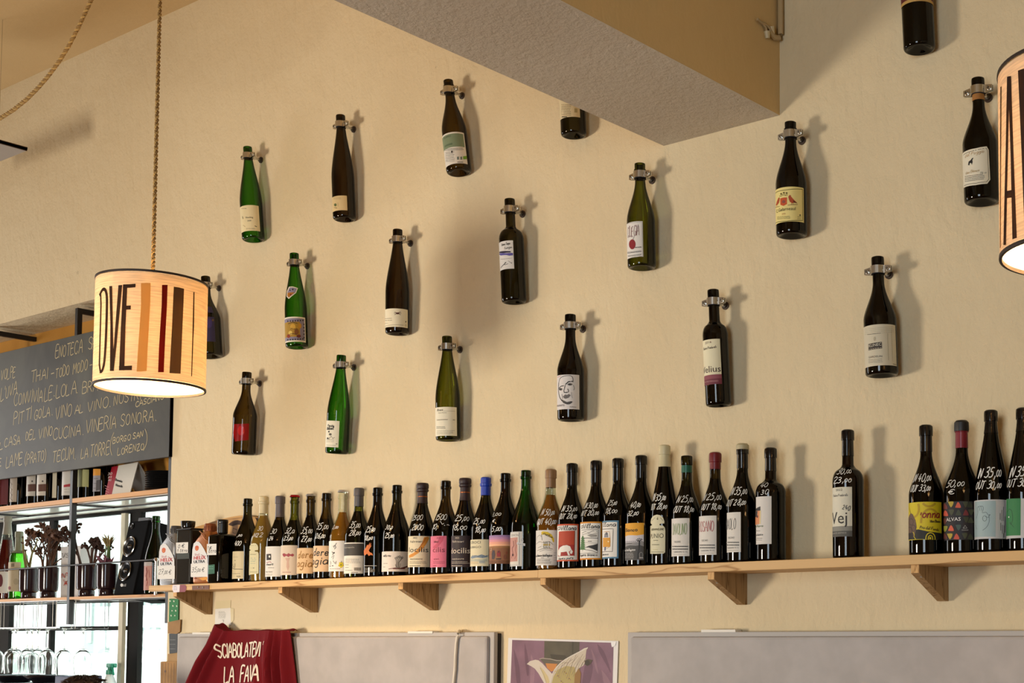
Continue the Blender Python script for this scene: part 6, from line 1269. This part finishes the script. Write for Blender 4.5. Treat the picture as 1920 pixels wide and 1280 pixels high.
# ------------------------------------------------------------------ pendant lamps
def translucent(name, h, tfac=.55, weave=True):
    m = bpy.data.materials.new(name); m.use_nodes = True; nt = m.node_tree; nt.nodes.clear(); N = nt.nodes.new; L = nt.links.new
    out = N('ShaderNodeOutputMaterial'); d = N('ShaderNodeBsdfDiffuse'); t = N('ShaderNodeBsdfTranslucent'); mx = N('ShaderNodeMixShader'); mx.inputs[0].default_value = tfac
    c = lin(hexc(h))
    if weave:
        tc = N('ShaderNodeTexCoord'); mp = N('ShaderNodeMapping'); mp.inputs['Scale'].default_value = (9, 9, 160); L(tc.outputs['Object'], mp.inputs[0])
        n = N('ShaderNodeTexNoise'); n.inputs['Scale'].default_value = 2.0; n.inputs['Detail'].default_value = 4; L(mp.outputs[0], n.inputs['Vector'])
        r = N('ShaderNodeValToRGB'); r.color_ramp.elements[0].position = .3; r.color_ramp.elements[1].position = .6
        r.color_ramp.elements[0].color = (*[v * .72 for v in c], 1); r.color_ramp.elements[1].color = (*c, 1); L(n.outputs['Fac'], r.inputs[0])
        for s_ in (d, t): L(r.outputs[0], s_.inputs[0])
    else:
        for s_ in (d, t): s_.inputs[0].default_value = (*c, 1)
    L(d.outputs[0], mx.inputs[1]); L(t.outputs[0], mx.inputs[2]); L(mx.outputs[0], out.inputs[0]); return m
m_linen = translucent('linen_shade', 'eed6b8', .34)
m_inner = translucent('shade_lining', 'f4ebdc', .38, False)
m_cord = paint('b08f55', .8); m_cord2 = paint('8f7040', .8)
m_bulb, nt, bb_ = newmat('bulb'); bb_.inputs['Emission Color'].default_value = (1, .70, .36, 1); bb_.inputs['Emission Strength'].default_value = 10
def twisted(mb, pts, r, pitch=.022):
    """two strands laid round each other along the line"""
    P_ = []; acc = 0
    for a, b in zip(pts, pts[1:]):
        a = Vector(a); b = Vector(b); n = max(1, int((b - a).length / (pitch / 7)))
        for i in range(n): P_.append(a.lerp(b, i / n))
    P_.append(Vector(pts[-1]))
    for ph, mi in ((0, 0), (PI, 1)):
        q = []; l = 0
        for i, p in enumerate(P_):
            t = (P_[min(i + 1, len(P_) - 1)] - P_[max(i - 1, 0)]).normalized(); u = t.cross(Vector((0, 1, .02))).normalized(); w_ = t.cross(u)
            if i: l += (p - P_[i - 1]).length
            a = 2 * PI * l / pitch + ph; q.append(p + (u * math.cos(a) + w_ * math.sin(a)) * r * .55)
        mb.tube(q, r * .62, 6, mi)
    return mb
def pendant(cx, dep, R, ytop, ybot, rowt, rowb, desc, bulbx, power):
    base = atdepth(cx, ybot, dep); topp = atdepth(cx, ytop, dep); Hs = topp.z - base.z
    root = empty('pendant_lamp', desc, 'lamp', Matrix.Translation(base), 'linen pendant lamps')
    n = 72
    MB().lathe([(R, .004), (R, Hs - .004)], n).build('shade', m_linen, root)
    MB().lathe([(R - .0022, .004), (R - .0022, Hs - .004)], n).build('lining', m_inner, root)
    m_tr = paint('2d211a', .6)
    for z in (0, Hs): MB().lathe([(R + .0012, z - .0028), (R + .0016, z), (R + .0012, z + .0032), (R - .0034, z + .0032), (R - .0034, z - .0028), (R + .0012, z - .0028)], n).build('rim_trim', m_tr, root)
    mb = MB()
    for k in range(3): a = 2 * PI * k / 3; mb.cyl((.018 * math.cos(a), .018 * math.sin(a), Hs - .03), ((R - .003) * math.cos(a), (R - .003) * math.sin(a), Hs - .002), .0018, 6)
    mb.lathe([(.019, Hs - .028), (.021, Hs - .03), (.019, Hs - .033)], 16); mb.build('spider', m_zinc, root)
    MB().lathe([(0, Hs + .012), (.012, Hs + .010), (.019, Hs - .008), (.019, Hs - .062), (0, Hs - .062)], 20).build('lamp_holder', paint('d8d2c4', .4), root)
    zb = Hs - .062
    MB().lathe([(.0125, zb), (.014, zb - .02), (.024, zb - .045), (.030, zb - .068), (.028, zb - .086), (.017, zb - .100), (0, zb - .104)], 20).build('bulb', m_bulb, root)
    l = bpy.data.lights.new('bulb_light', 'POINT'); l.energy = power; l.color = (1, .64, .30); l.shadow_soft_size = .03
    lo = bpy.data.objects.new('bulb_light', l); COL.objects.link(lo); lo.parent = root; lo.location = (0, 0, zb - .14)
    return root, base, Hs
lampL, bl_, HL = pendant(281, 3.75, .1389, 527.5, 727.5, 0, 0, 'lit linen pendant lamp printed with tall black letters and stripes, left', 0, 18)
lampR, br_, HR = pendant(2041, 2.181, .1389, 128, 478, 0, 0, 'lit linen pendant lamp with a tall black letter, cut by the right edge', 0, 12)
hk = Vector((bl_.x, bl_.y, CEILZ))
mb = MB(); twisted(mb, [bl_ + Vector((0, 0, HL + .01)), hk], .0052)
sw = []
for x, y in ((236, -150), (205, -70), (172, -2), (150, 45), (130, 84), (110, 116), (90, 143), (70, 166), (50, 186), (25, 206), (0, 222), (-60, 240), (-140, 230), (-260, 160), (-380, 30)): sw.append(aty(x, y, hk.y))
sw = [hk] + sw; mid = [tuple(p) for p in sw]
twisted(mb, [Vector(p) for p in mid], .0056)
child_at(mb.build('cord', [m_cord, m_cord2]), lampL)
child_at(MB().lathe([(0, CEILZ), (.012, CEILZ), (.012, CEILZ - .004), (.004, CEILZ - .006), (.004, CEILZ - .03), (0, CEILZ - .03)], 14, M=Matrix.Translation((hk.x, hk.y, 0))).build('ceiling_hook', m_zinc), lampL)
mb = MB(); twisted(mb, [br_ + Vector((0, 0, HR + .01)), Vector((br_.x, br_.y, CEILZ))], .0052); child_at(mb.build('cord', [m_cord, m_cord2]), lampR)
def trp(h, f=.35): 
    k = ('trp', h, f)
    if k not in MATS: MATS[k] = translucent('ink_' + h, h, f, False)
    return MATS[k]
BK = trp('44342c', .35)
S_ = Round(Matrix.Translation(bl_), lambda z: .1389, .1389); p = Print(S_, .0006)
f = lambda L: [(160 + x / 4.573, 480 + y / 4.573) for x, y in L]
p.line(f([(126, 330), (150, 288), (172, 290), (185, 340), (186, 450), (178, 700), (165, 900), (146, 980), (130, 990)]), 6.2, BK, 3).line(f([(133, 320), (136, 420), (128, 700), (122, 930), (130, 985)]), 5, BK)
for P_ in ([(207, 258), (232, 256), (240, 700), (246, 985), (212, 985), (216, 600)], [(285, 250), (318, 248), (270, 760), (245, 985), (222, 985), (246, 760)], [(325, 245), (362, 243), (346, 600), (335, 980), (290, 978), (306, 600)], [(325, 243), (380, 241), (432, 237), (430, 268), (380, 272), (322, 275)], [(345, 425), (392, 423), (390, 458), (342, 460)], [(290, 942), (345, 941), (402, 938), (400, 978), (290, 980)]): p.poly(f(P_), BK)
p.poly(f([(478, 232), (520, 230), (560, 232), (556, 420), (545, 600), (534, 800), (526, 985), (480, 990), (440, 990), (452, 800), (466, 600), (478, 420)]), trp('dcae66', .42)).poly(f([(657, 247), (705, 247), (700, 420), (690, 600), (680, 800), (672, 996), (623, 996), (630, 800), (642, 600), (654, 420)]), trp('6c1a16', .35)).poly(f([(757, 262), (800, 268), (845, 280), (838, 460), (830, 640), (815, 1008), (770, 1006), (720, 1003), (742, 600)]), trp('5c4836', .35)).poly(f([(924, 308), (934, 308), (930, 600), (925, 700), (913, 1030), (905, 1030), (916, 650)]), BK)
p.build('lettering', lampL)
S_ = Round(Matrix.Translation(br_), lambda z: .1389, .1389); p = Print(S_, .0006); f = lambda L: [(1800 + x / 2.783, 80 + y / 2.783) for x, y in L]
for P_ in ([(247, 178), (262, 175), (254, 500), (242, 1055), (228, 1056), (240, 560)], [(252, 176), (268, 174), (282, 600), (298, 1018), (275, 1026), (266, 600)], [(241, 775), (275, 768), (277, 808), (238, 812)], [(304, 146), (345, 132), (362, 560), (366, 980), (338, 985), (322, 560)], [(400, 130), (440, 128), (420, 560), (392, 985), (362, 985), (380, 560)], [(213, 232), (219, 226), (216, 600), (214, 1070), (211, 1072)]): p.poly(f(P_), BK)
p.build('lettering', lampR)

# ------------------------------------------------------------------ panel hung under the ceiling, wires in the beam corner
ZP = 3.38; c = atz(51, 282.5, ZP)
pn = empty('hanging_panel', 'grey panel hung below the ceiling, only its corner showing at the left edge', 'panel', Matrix.Translation((c.x, c.y, ZP)))
pd_ = c.y - atz(0, 267, ZP).y + .04
MB().bbox((-.6, -pd_, 0), (-.0, 0, .012), .001).build('sheet', paint('a59c92', .7), pn)
mb = MB(); mb.box((-.004, -pd_, -.001), (.0, 0, .014)).box((-.6, -.003, .004), (0, .001, .014)); mb.build('edge_trim', paint('3a2412', .6), pn)
for x, y in ((-.1, -.06), (-.5, -.06)): MB().cyl((x, y, .012), (x, y, CEILZ - ZP), .0012, 6).build('wire', m_zinc, pn)
cn = Vector((br.x, 0, BZ))
zt_ = aty(1462, 73, -.01).z
cw = empty('corner_cable', 'painted conduit and loose wires with two terminals in the corner of beam and wall', 'cable', Matrix.Translation((br.x, 0, zt_)))
m_pc = paint('b59a70', .6)
mb = MB(); mb.tube([(br.x + .012, -.012, CEILZ), (br.x + .012, -.012, zt_ + .01), (br.x + .010, -.016, zt_), (br.x + .006, -.032, zt_ - .004), (br.x + .005, -.055, zt_ + .004)], .0075, 8); child_at(mb.build('conduit', m_pc), cw)
def onb(x, y): return atx(x, y, br.x + .006)
mb = MB(); mb.tube([onb(1420, 36), onb(1427, 42), onb(1436, 46), onb(1444, 54), onb(1448, 62)], .004, 6).tube([onb(1431, 45), onb(1436, 52), onb(1438, 60)], .003, 6).tube([onb(1449, 62), onb(1453, 67), onb(1458, 71)], .003, 6); child_at(mb.build('loose_wire', m_pc), cw)
for a, b2 in (((1438, 59), (1439.4, 72)), ((1446, 50), (1449, 64))):
    mb = MB(); mb.cyl(onb(*a), onb(*b2), .0085, 8, 0, .006); child_at(mb.build('terminal', paint('c9b58c', .5)), cw)
    
# ------------------------------------------------------------------ upholstered panels below the shelf
m_felt = paint('b4aeaa', .95, 0, .1, vary=.06); m_fr = paint('b6b0aa', .7); m_dkedge = paint('2c241e', .8)
def wall_panel(px0, px1, pyt, xr, desc):
    yF = -.028; a = aty(px0, pyt, yF); X1 = aty(px1, pyt, yF).x if xr is None else xr; zt = a.z; zb = .62
    root = empty('wall_panel', desc, 'panel', Matrix.Translation(((a.x + X1) / 2, 0, zb)), 'grey padded wall panels')
    mb = MB(); mb.bbox((a.x, yF, zb), (X1, -.013, zt), .0015); child_at(mb.build('frame', m_fr), root)
    child_at(MB().box((a.x + .002, -.013, zb + .01), (X1 + .001, -.0005, zt - .004)).build('backing', m_dkedge), root)
    cu = bmesh.new(); cx, cz, wx_, hz_ = (a.x + X1) / 2, (zb + zt) / 2, X1 - a.x - .036, zt - zb - .026
    mb = MB(); mb.bbox((a.x + .018, yF - .012, zb + .012), (X1 - .018, yF + .004, zt - .012), .008); child_at(mb.build('cushion', m_felt), root)
    return root, zt, yF
p1, zt1, yF = wall_panel(333, 926.5, 1187.3, None, 'grey padded panel on the wall below the shelf, left, with a white cable')
p2, zt2, _ = wall_panel(1177, 1920, 1185, .9, 'grey padded panel on the wall below the shelf, right')
def clip(root, x0, x1, y):
    a = aty(x0, y, yF); b2 = aty(x1, y, yF); child_at(MB().box((a.x, yF - .003, zt1 - .003), (b2.x, -.004, zt1 + .0035)).build('top_strip', paint('e4ded2', .5)), root)
clip(p1, 362, 395, 1187); clip(p1, 766, 812, 1186); clip(p2, 1316, 1380, 1184)
mb = MB(); cp = [aty(862, 1187, -.006), aty(860.6, 1184.6, -.02), aty(858.6, 1187.4, -.046), aty(855.6, 1205, -.047), aty(853.8, 1230, -.047), aty(853, 1255, -.047), aty(850.4, 1281, -.047), aty(847, 1310, -.046), aty(849, 1345, -.045)]
cp = [Vector(q) for q in cp]; cp[0].z = cp[1].z = zt1 + .004
k_ = []
for a, b2 in zip(cp, cp[1:]):
    for i in range(4): k_.append(a.lerp(b2, i / 4))
k_.append(cp[-1]); o = mb.tube(k_, .0042, 8).build('white_cable', paint('dcd2c0', .5)); tag(o, 'white cable hooked over the left padded panel', 'cable')

# ------------------------------------------------------------------ poster
yP = -.004
S_ = Plane((aty(1055, 1240, yP).x, yP, 1.2)); zb_ = .95
po = empty('poster', 'paper poster of a pale winged goblet on mauve cloth, taped between the panels', 'poster', Matrix.Translation((S_.o.x, 0, 1.2)))
a, b2, c2, d2 = aty(953.2, 1195.4, yP), aty(1159.4, 1201.2, yP), aty(1156, 1300, yP), aty(950, 1300, yP)
k1 = (a - d2) / (a.z - d2.z); bl2 = a - k1 * (a.z - zb_); k2 = (b2 - c2) / (b2.z - c2.z); br2 = b2 - k2 * (b2.z - zb_)
mb = MB(); mb.prism([bl2, br2, b2, a], (0, .0012, 0)); child_at(mb.build('sheet', paint('dedad6', .5)), po)
p = Print(S_, .0005); ins = .010
m_mauve = paint('7c5a6c', .6, vary=.14)
U = lambda v: ((v - S_.o).x, (v - S_.o).z)
ua, ub, uc, ud = U(a), U(b2), U(br2), U(bl2)
p.uvpoly([S_.hit(960.6, 1199.2), S_.hit(1150.6, 1204.6), (uc[0] - .011, uc[1] + .014), (ud[0] + .011, ud[1] + .014)], m_mauve)
m_m2 = paint('664658', .6, vary=.1); m_m3 = paint('8c6a78', .6, vary=.1)
for P_, c_ in (([(963, 1214), (968, 1228), (974, 1250), (976, 1285), (970, 1285), (966, 1250)], m_m2), ([(984, 1204), (990, 1230), (992, 1262), (988, 1264), (984, 1230)], m_m2), ([(996, 1225), (1003, 1250), (1000, 1285), (994, 1285)], m_m3), ([(1120, 1206), (1132, 1220), (1140, 1240), (1146, 1262), (1136, 1244), (1124, 1222)], m_m2), ([(1096, 1250), (1104, 1240), (1112, 1250), (1104, 1285), (1092, 1285)], m_m2), ([(1108, 1215), (1116, 1232), (1122, 1262), (1116, 1250)], m_m3), ([(1128, 1255), (1140, 1270), (1146, 1285), (1134, 1285)], m_m3)): p.poly(P_, c_, 3)
m_ol = paint('4f4836', .6, vary=.22)
p.poly([(1021, 1201.2), (1087, 1203.2), (1086, 1240), (1056, 1238), (1020.6, 1234)], m_ol).poly([(1032, 1226), (1060, 1228), (1066, 1236), (1046, 1237), (1034, 1234)], '37301f').poly([(1073, 1203), (1076, 1203.2), (1075, 1226), (1073, 1226)], '37301f')
p.poly([(1012, 1234), (1052, 1238), (1052, 1250), (1036, 1258), (1022, 1246)], '5a5344').poly([(1023, 1243), (1046, 1244), (1040, 1256), (1034, 1258.6), (1026, 1252)], 'c07c34').line([(1012, 1235), (1018, 1233.6), (1032, 1235), (1044, 1238), (1053, 1237.6)], 1, 'b0a894')
p.poly([(988, 1244.4), (994, 1239), (1004, 1236.4), (1010, 1237.4), (1017, 1243), (1025, 1252), (1033, 1260), (1040, 1268), (1040, 1290), (1026, 1290), (1018, 1276), (1010, 1262), (1003, 1253), (996, 1248.4)], 'cbc0b2').poly([(1012, 1248), (1020, 1256), (1028, 1268), (1034, 1288), (1028, 1288), (1020, 1270)], 'c4b384').line([(1013, 1252), (1020, 1264), (1026, 1284)], .8, '8f8468')
p.poly([(1028, 1288), (1034, 1266), (1040, 1254), (1050, 1243), (1061, 1234.6), (1074, 1229), (1086, 1221), (1096, 1214.6), (1103.4, 1213.4), (1100, 1218), (1098.6, 1228), (1098, 1240), (1094, 1247.6), (1086, 1252), (1080, 1264), (1077, 1288)], 'c2b6a2').poly([(1033, 1288), (1038, 1268), (1046, 1255), (1062, 1248), (1078, 1250), (1080, 1262), (1076, 1288)], 'a8985e')
for i in range(16): x = 1042 + i * 3.1; p.line([(x + 14, 1226 + (i % 4) * 3 + max(0, 9 - i) * 1.2), (x + 4, 1242 + (i % 3) * 4), (x - 4, 1262 + (i % 5) * 3)], .7, ('7d6c54', '9a8a68', '6d5a58')[i % 3])
p.line([(1030, 1285), (1036, 1264), (1044, 1250), (1060, 1236), (1086, 1222), (1102, 1214)], 1.8, 'd4ccc0', 2)
for i in range(26): p.ellipse(1042 + (i * 7) % 36, 1258 + (i * 11) % 28, 1.1, .9, ('c0a02c', '8a6a78', '6a5a34')[i % 3], 6)
p.poly([(1078, 1264), (1086, 1252), (1090, 1262), (1088, 1288), (1077, 1288)], '8a6630').poly([(1096.6, 1238), (1103, 1235.4), (1111.6, 1237), (1108, 1244), (1102, 1248), (1097, 1246)], '4c4030').ellipse(1102, 1242, 4.4, 5, '322a1e')
p.poly([(1146, 1202), (1156, 1203), (1154, 1210), (1148, 1213), (1146.6, 1208)], 'eceae8')
child_at(p.build('print', None), po)

# ------------------------------------------------------------------ dark red cloth over the panel, with white lettering
m_cloth = paint('6a1119', .85, 0, .15)
L0 = aty(399, 1182, -.05); Rr = aty(549, 1187, -.05); zc = zt1 + .012
xa_t, xb_t = aty(404, 1187, -.05).x, aty(548, 1187, -.05).x
xa_b, xb_b = aty(352, 1285, -.06).x, aty(553.5, 1285, -.06).x
zbot = aty(450, 1285, -.06).z; slope_l = (xa_b - xa_t) / (zc - zbot); slope_r = (xb_b - xb_t) / (zc - zbot)
def fold(s, t):
    """t 0 at the top edge .. 1 at the lower picture edge; s 0..1 across; distance out from the panel"""
    g = lambda c, w_: math.exp(-((s - c) / w_) ** 2)
    k = min(1, .35 + t * 1.2)
    v = .010 + .034 * k * g(.075 - .015 * t, .05) + .026 * k * g(.185 - .05 * t, .028) + .030 * k * (g(.775 + .03 * t, .018) + g(.845 + .015 * t, .016) + 1.1 * g(.945, .028)) + .018 * g(.69 + .07 * t, .022) * t
    v += .012 * t * g(.60 + .06 * t, .02) + .005 * math.sin(s * 9 + t * 2)
    return v - .012 * g(.135 - .03 * t, .02) * k - .010 * g(.81 + .02 * t, .012) * k - .012 * g(.895, .016) * k
mb = MB(); nu, nv = 150, 46; vs = []; fs = []; TM = 1.9
cols_ = []
for j in range(nv + 1):
    for i in range(nu + 1):
        s = i / nu
        if j < 6:   # over the panel's top edge and a little down behind
            tt = (j - 6) / 6; zz = zc + .0 - .000 * tt; yy = yF - .014 * (1 + tt) - .006; t = 0; yy = yF - .002 + (-.017) * (j / 6)
            hump = .024 * math.exp(-((s - .04) / .07) ** 2) + .003 * math.exp(-((s - .97) / .03) ** 2) + .002 * math.sin(s * 22)
            zz = zc + hump - .010 * abs(j / 6 - .4)
        else:
            t = TM * (j - 6) / (nv - 6); zz = zc - .004 - t * (zc - zbot) + (.024 * math.exp(-((s - .04) / .07) ** 2)) * max(0, 1 - t * 4); yy = yF - .019 - fold(s, t)
        xl_ = xa_t + slope_l * min(t, 1.3) * (zc - zbot); xr_ = xb_t + slope_r * t * (zc - zbot)
        vs.append((xl_ + (xr_ - xl_) * s, yy, zz))
for j in range(nv):
    for i in range(nu): fs.append((j * (nu + 1) + i, j * (nu + 1) + i + 1, (j + 1) * (nu + 1) + i + 1, (j + 1) * (nu + 1) + i))
mb.add(vs, fs, 0, True)
cl = mb.build('printed_cloth', m_cloth); md = cl.modifiers.new('thickness', 'SOLIDIFY'); md.thickness = .0025
tag(cl, 'dark red cloth with white lettering draped over the left padded panel', 'cloth')
class Cloth(Plane):
    def pos(s, u, v, off):
        x = s.o.x + u; z = s.o.z + v; t = max(0, (zc - .004 - z) / (zc - zbot)); xl_ = xa_t + slope_l * min(t, 1.3) * (zc - zbot); xr_ = xb_t + slope_r * t * (zc - zbot); q = (x - xl_) / (xr_ - xl_)
        return Vector((x, yF - .019 - fold(q, t) - .0016 - off, z))
S_ = Cloth((xa_t, yF - .025, zc)); S_.step = .012; p = Print(S_, .0006)
LT_ = 'ead9c4'
p.hand('SCIABOLATEVI', 414, 1233, 491, 25, LT_, 1229, wpx=3.2, sh=.04, jit=.015, small=False).line([(500, 1202), (498, 1208)], 2, LT_).hand('LA', 421, 1279.6, 440, 29, LT_, 1278, wpx=3.6, sh=.03, jit=.01).hand('FAVA', 453, 1277.6, 490.6, 29, LT_, 1275, wpx=3.6, sh=.03, jit=.01)
o = p.build('lettering', None); child_at(o, cl)
pg = aty(412, 1184, -.03); o = MB().cyl((pg.x + .012, -.0, zc + .0), (pg.x + .012, -.030, zc + .0), .008, 14).lathe([(0, -.004), (.013, -.003), (.014, .003), (0, .006)], 16, M=Matrix.Translation((pg.x + .012, -.030, zc + .0)) @ Matrix.Rotation(PI / 2, 4, 'X')).build('wall_peg', paint('6a5a48', .6)); tag(o, 'small wooden peg behind the left shoulder of the red cloth', 'peg')

# ------------------------------------------------------------------ papers at the left end of the wall
def paper(name, desc, cat, P_, y, col, th=.0012, prints=None, vary=.04):
    root_pts = [aty(x, yy, y) for x, yy in P_]
    c = sum(root_pts, Vector()) / len(root_pts)
    o = MB(); o.prism(root_pts, (0, th, 0)); o = o.build(name, paint(col, .75, vary=vary)); tag(o, desc, cat)
    return o
n_ = paper('note', 'small white printed note taped to the wall under the shelf', 'note', [(403.5, 1141.4), (432, 1139), (433.6, 1171), (403, 1174)], -.0012, 'e6e0d4', .001)
p = Print(Plane((aty(418, 1155, -.0012).x, -.0012, 1.5)), .0004); p.micro(410, 424, 1146.4, 1158, 6, '8a8478', .6).line([(417, 1162), (420, 1162), (418.5, 1166)], 1, '7a746a'); child_at(p.build('lettering', None), n_)
for P_ in ([(404.6, 1127), (432.6, 1125), (432, 1139.4), (404, 1141)], [(432, 1139), (438.6, 1141), (438, 1162), (433, 1169)]):
    q = MB(); q.prism([aty(x, y, -.0016) for x, y in P_], (0, .0008, 0)); child_at(q.build('masking_tape', paint('dccba0', .6)), n_)
gs = paper('green_card', 'green card speckled with white at the end of the wall under the shelf', 'card', [(317.4, 1122), (334.6, 1122.6), (334, 1163), (316.6, 1165.6)], -.006, '2f7d48')
p = Print(Plane((aty(325, 1145, -.006).x, -.006, 1.5)), .0005)
for i in range(14): p.ellipse(319 + (i * 5.3) % 14, 1126 + (i * 9.1) % 36, 1, 1.4, 'e6e6cc', 6)
child_at(p.build('dots', None), gs)
paper('cardboard_strip', 'torn brown cardboard strip below the green card', 'card', [(315, 1166), (338.4, 1161), (337, 1184), (331, 1188), (315, 1187)], -.008, '9a7444', .003, vary=.15)
bk = paper('chalk_card', 'small slate grey card with faint chalk rows below the cardboard strip', 'card', [(317, 1187.6), (333, 1186.6), (332, 1223), (317.6, 1225)], -.0075, '4a4d50', .003)
p = Print(Plane((aty(325, 1205, -.0075).x, -.0075, 1.45)), .0005); p.micro(319, 330, 1199, 1216, 3, '8a8c8c', .7); child_at(p.build('chalk_rows', None), bk)
paper('kraft_card', 'light brown kraft card between the slate card and the cardboard', 'card', [(314.6, 1225.6), (332.4, 1223.4), (332, 1240), (314, 1241)], -.005, 'a68252', .002, vary=.1)
cb = paper('corrugated_cardboard', 'tall brown corrugated cardboard piece standing at the wall end by the panel', 'card', [(301, 1240.4), (306, 1239.4), (331.6, 1239.6), (331, 1300), (329, 1370), (300, 1370)], -.012, '9c7440', .006, vary=.2)
p = Print(Plane((aty(315, 1260, -.012).x, -.012, 1.4)), .0005)
for i in range(5): p.line([(305 + i * 5.4, 1243), (304 + i * 5.4, 1290)], .8, '7d5a2e')
p.ellipse(310, 1258, 1.6, 2.4, '5a3c1c'); child_at(p.build('creases', None), cb)

# ------------------------------------------------------------------ the guest whose hair shows at the lower left
hd = atdepth(161, 1268.4, 4.75)
def skin_body(name, V, E, root_i, mat, parent, sub=2):
    me = bpy.data.meshes.new(name); me.from_pydata([v[0] for v in V], E, []); o = bpy.data.objects.new(name, me); COL.objects.link(o)
    sk = o.modifiers.new('skin', 'SKIN'); sk.use_smooth_shade = True
    for i, v in enumerate(V): sd = me.skin_vertices[0].data[i]; sd.radius = v[1]; sd.use_root = (i == root_i)
    sb = o.modifiers.new('sub', 'SUBSURF'); sb.levels = sb.render_levels = sub
    me.materials.append(mat); o.parent = parent; return o
ht = hd.z; per = empty('person', 'seated person with short dark brown hair, only the top of the head showing', 'person', Matrix.Translation((hd.x, hd.y, 0)) @ Matrix.Rotation(math.radians(15), 4, 'Z'))
hip = ht - .86; sh = ht - .30
m_skin = paint('c08a68', .6); m_shirt = paint('35415a', .85); m_tr_ = paint('2a2a30', .85); m_hair = paint('2e1d14', .6, vary=.4)
V = [((0, 0, hip), (.15, .11)), ((0, .01, hip + .16), (.135, .10)), ((0, .015, sh - .12), (.16, .11)), ((0, .01, sh - .02), (.13, .08)), ((0, .0, sh + .05), (.055, .055)), ((0, -.005, sh + .10), (.055, .058)),
     ((-.17, .01, sh - .04), (.062, .06)), ((-.22, -.04, sh - .30), (.045, .045)), ((-.14, -.25, sh - .36), (.036, .034)), ((-.10, -.32, sh - .36), (.034, .02)),
     ((.17, .01, sh - .04), (.062, .06)), ((.22, -.04, sh - .30), (.045, .045)), ((.14, -.25, sh - .36), (.036, .034)), ((.10, -.32, sh - .36), (.034, .02)),
     ((-.10, -.04, hip - .03), (.085, .085)), ((-.13, -.40, hip), (.06, .06)), ((-.13, -.40, .10), (.042, .045)), ((-.13, -.52, .045), (.04, .035)),
     ((.10, -.04, hip - .03), (.085, .085)), ((.13, -.40, hip), (.06, .06)), ((.13, -.40, .10), (.042, .045)), ((.13, -.52, .045), (.04, .035))]
E_ = [(0, 1), (1, 2), (2, 3), (3, 4), (4, 5), (2, 6), (6, 7), (7, 8), (8, 9), (2, 10), (10, 11), (11, 12), (12, 13), (0, 14), (14, 15), (15, 16), (16, 17), (0, 18), (18, 19), (19, 20), (20, 21)]
skin_body('body', V, E_, 0, m_shirt, per)
def ell(r, c, n=24, m=16, fn=None):
    vs = []; fs = []
    for j in range(m + 1):
        a = PI * j / m
        for i in range(n):
            b3 = 2 * PI * i / n; v = Vector((r[0] * math.sin(a) * math.cos(b3), r[1] * math.sin(a) * math.sin(b3), r[2] * math.cos(a)))
            if fn: v = fn(v)
            vs.append(Vector(c) + v)
    for j in range(m):
        for i in range(n): fs.append((j * n + i, (j + 1) * n + i, (j + 1) * n + (i + 1) % n, j * n + (i + 1) % n))
    return vs, fs
hc = Vector((0, -.01, ht - .118))
def face(v):
    if v.z < 0: v.x *= 1 + .9 * v.z; 
    if v.y < -.06 and abs(v.x) < .02: v.y -= .018 * math.exp(-((v.z + .02) / .022) ** 2)
    if v.y < -.05 and v.z < -.05: v.y -= .006
    return v
mb = MB(); mb.add(*ell((.074, .094, .112), hc, 32, 22, face), 0, True)
for s_ in (-1, 1):
    mb.add(*ell((.012, .022, .032), hc + Vector((s_ * .074, .012, -.012)), 12, 8), 0, True); mb.add(*ell((.013, .007, .008), hc + Vector((s_ * .030, -.083, .004)), 10, 6), 1, True)
mb.add(*ell((.024, .006, .007), hc + Vector((0, -.092, -.058)), 12, 6), 2, True)
mb.build('head', [m_skin, paint('2a1c14', .3), paint('a0584c', .5)], per)
mb = MB()
vs, fs = ell((.081, .102, .119), hc + Vector((0, .004, 0)), 40, 24)
keep = [f for f in fs if all((vs[i] - hc).z > .035 - .9 * max(0, (vs[i] - hc).y + .045) for i in f)]
mb.add(vs, keep, 0, True)
for k in range(260):
    a = rnd.uniform(0, 2 * PI); e = rnd.uniform(.05, 1.25); v = Vector((.081 * math.sin(e) * math.cos(a), .102 * math.sin(e) * math.sin(a), .119 * math.cos(e)))
    q = hc + Vector((0, .004, 0)) + v; t = Vector((-v.y, v.x, 0)).normalized() * rnd.uniform(-.5, .5) + Vector((v.x, v.y, 0)).normalized() * .8 + Vector((0, 0, rnd.uniform(-.3, .25)))
    mb.tube([q, q + t * .014 + v.normalized() * .004, q + t * .028], .0022, 4, 0, [.0024, .002, .0006])
mb.build('hair', m_hair, per)
so = MB(); so.bbox((-.19, -.2, hip - .13), (.19, .19, hip - .09), .01)
for x in (-.16, .16):
    for y in (-.17, .16): so.cyl((x, y, 0), (x * .9, y * .9, hip - .12), .016, 10)
so.build('stool_seat', wood('stool', '7a5230', '5a3a20', 'X'), None)
so_ = bpy.data.objects['stool_seat']; so_.name = 'stool'; so_.matrix_world = Matrix.Translation((hd.x, hd.y, 0)); tag(so_, 'wooden stool under the seated person', 'stool')
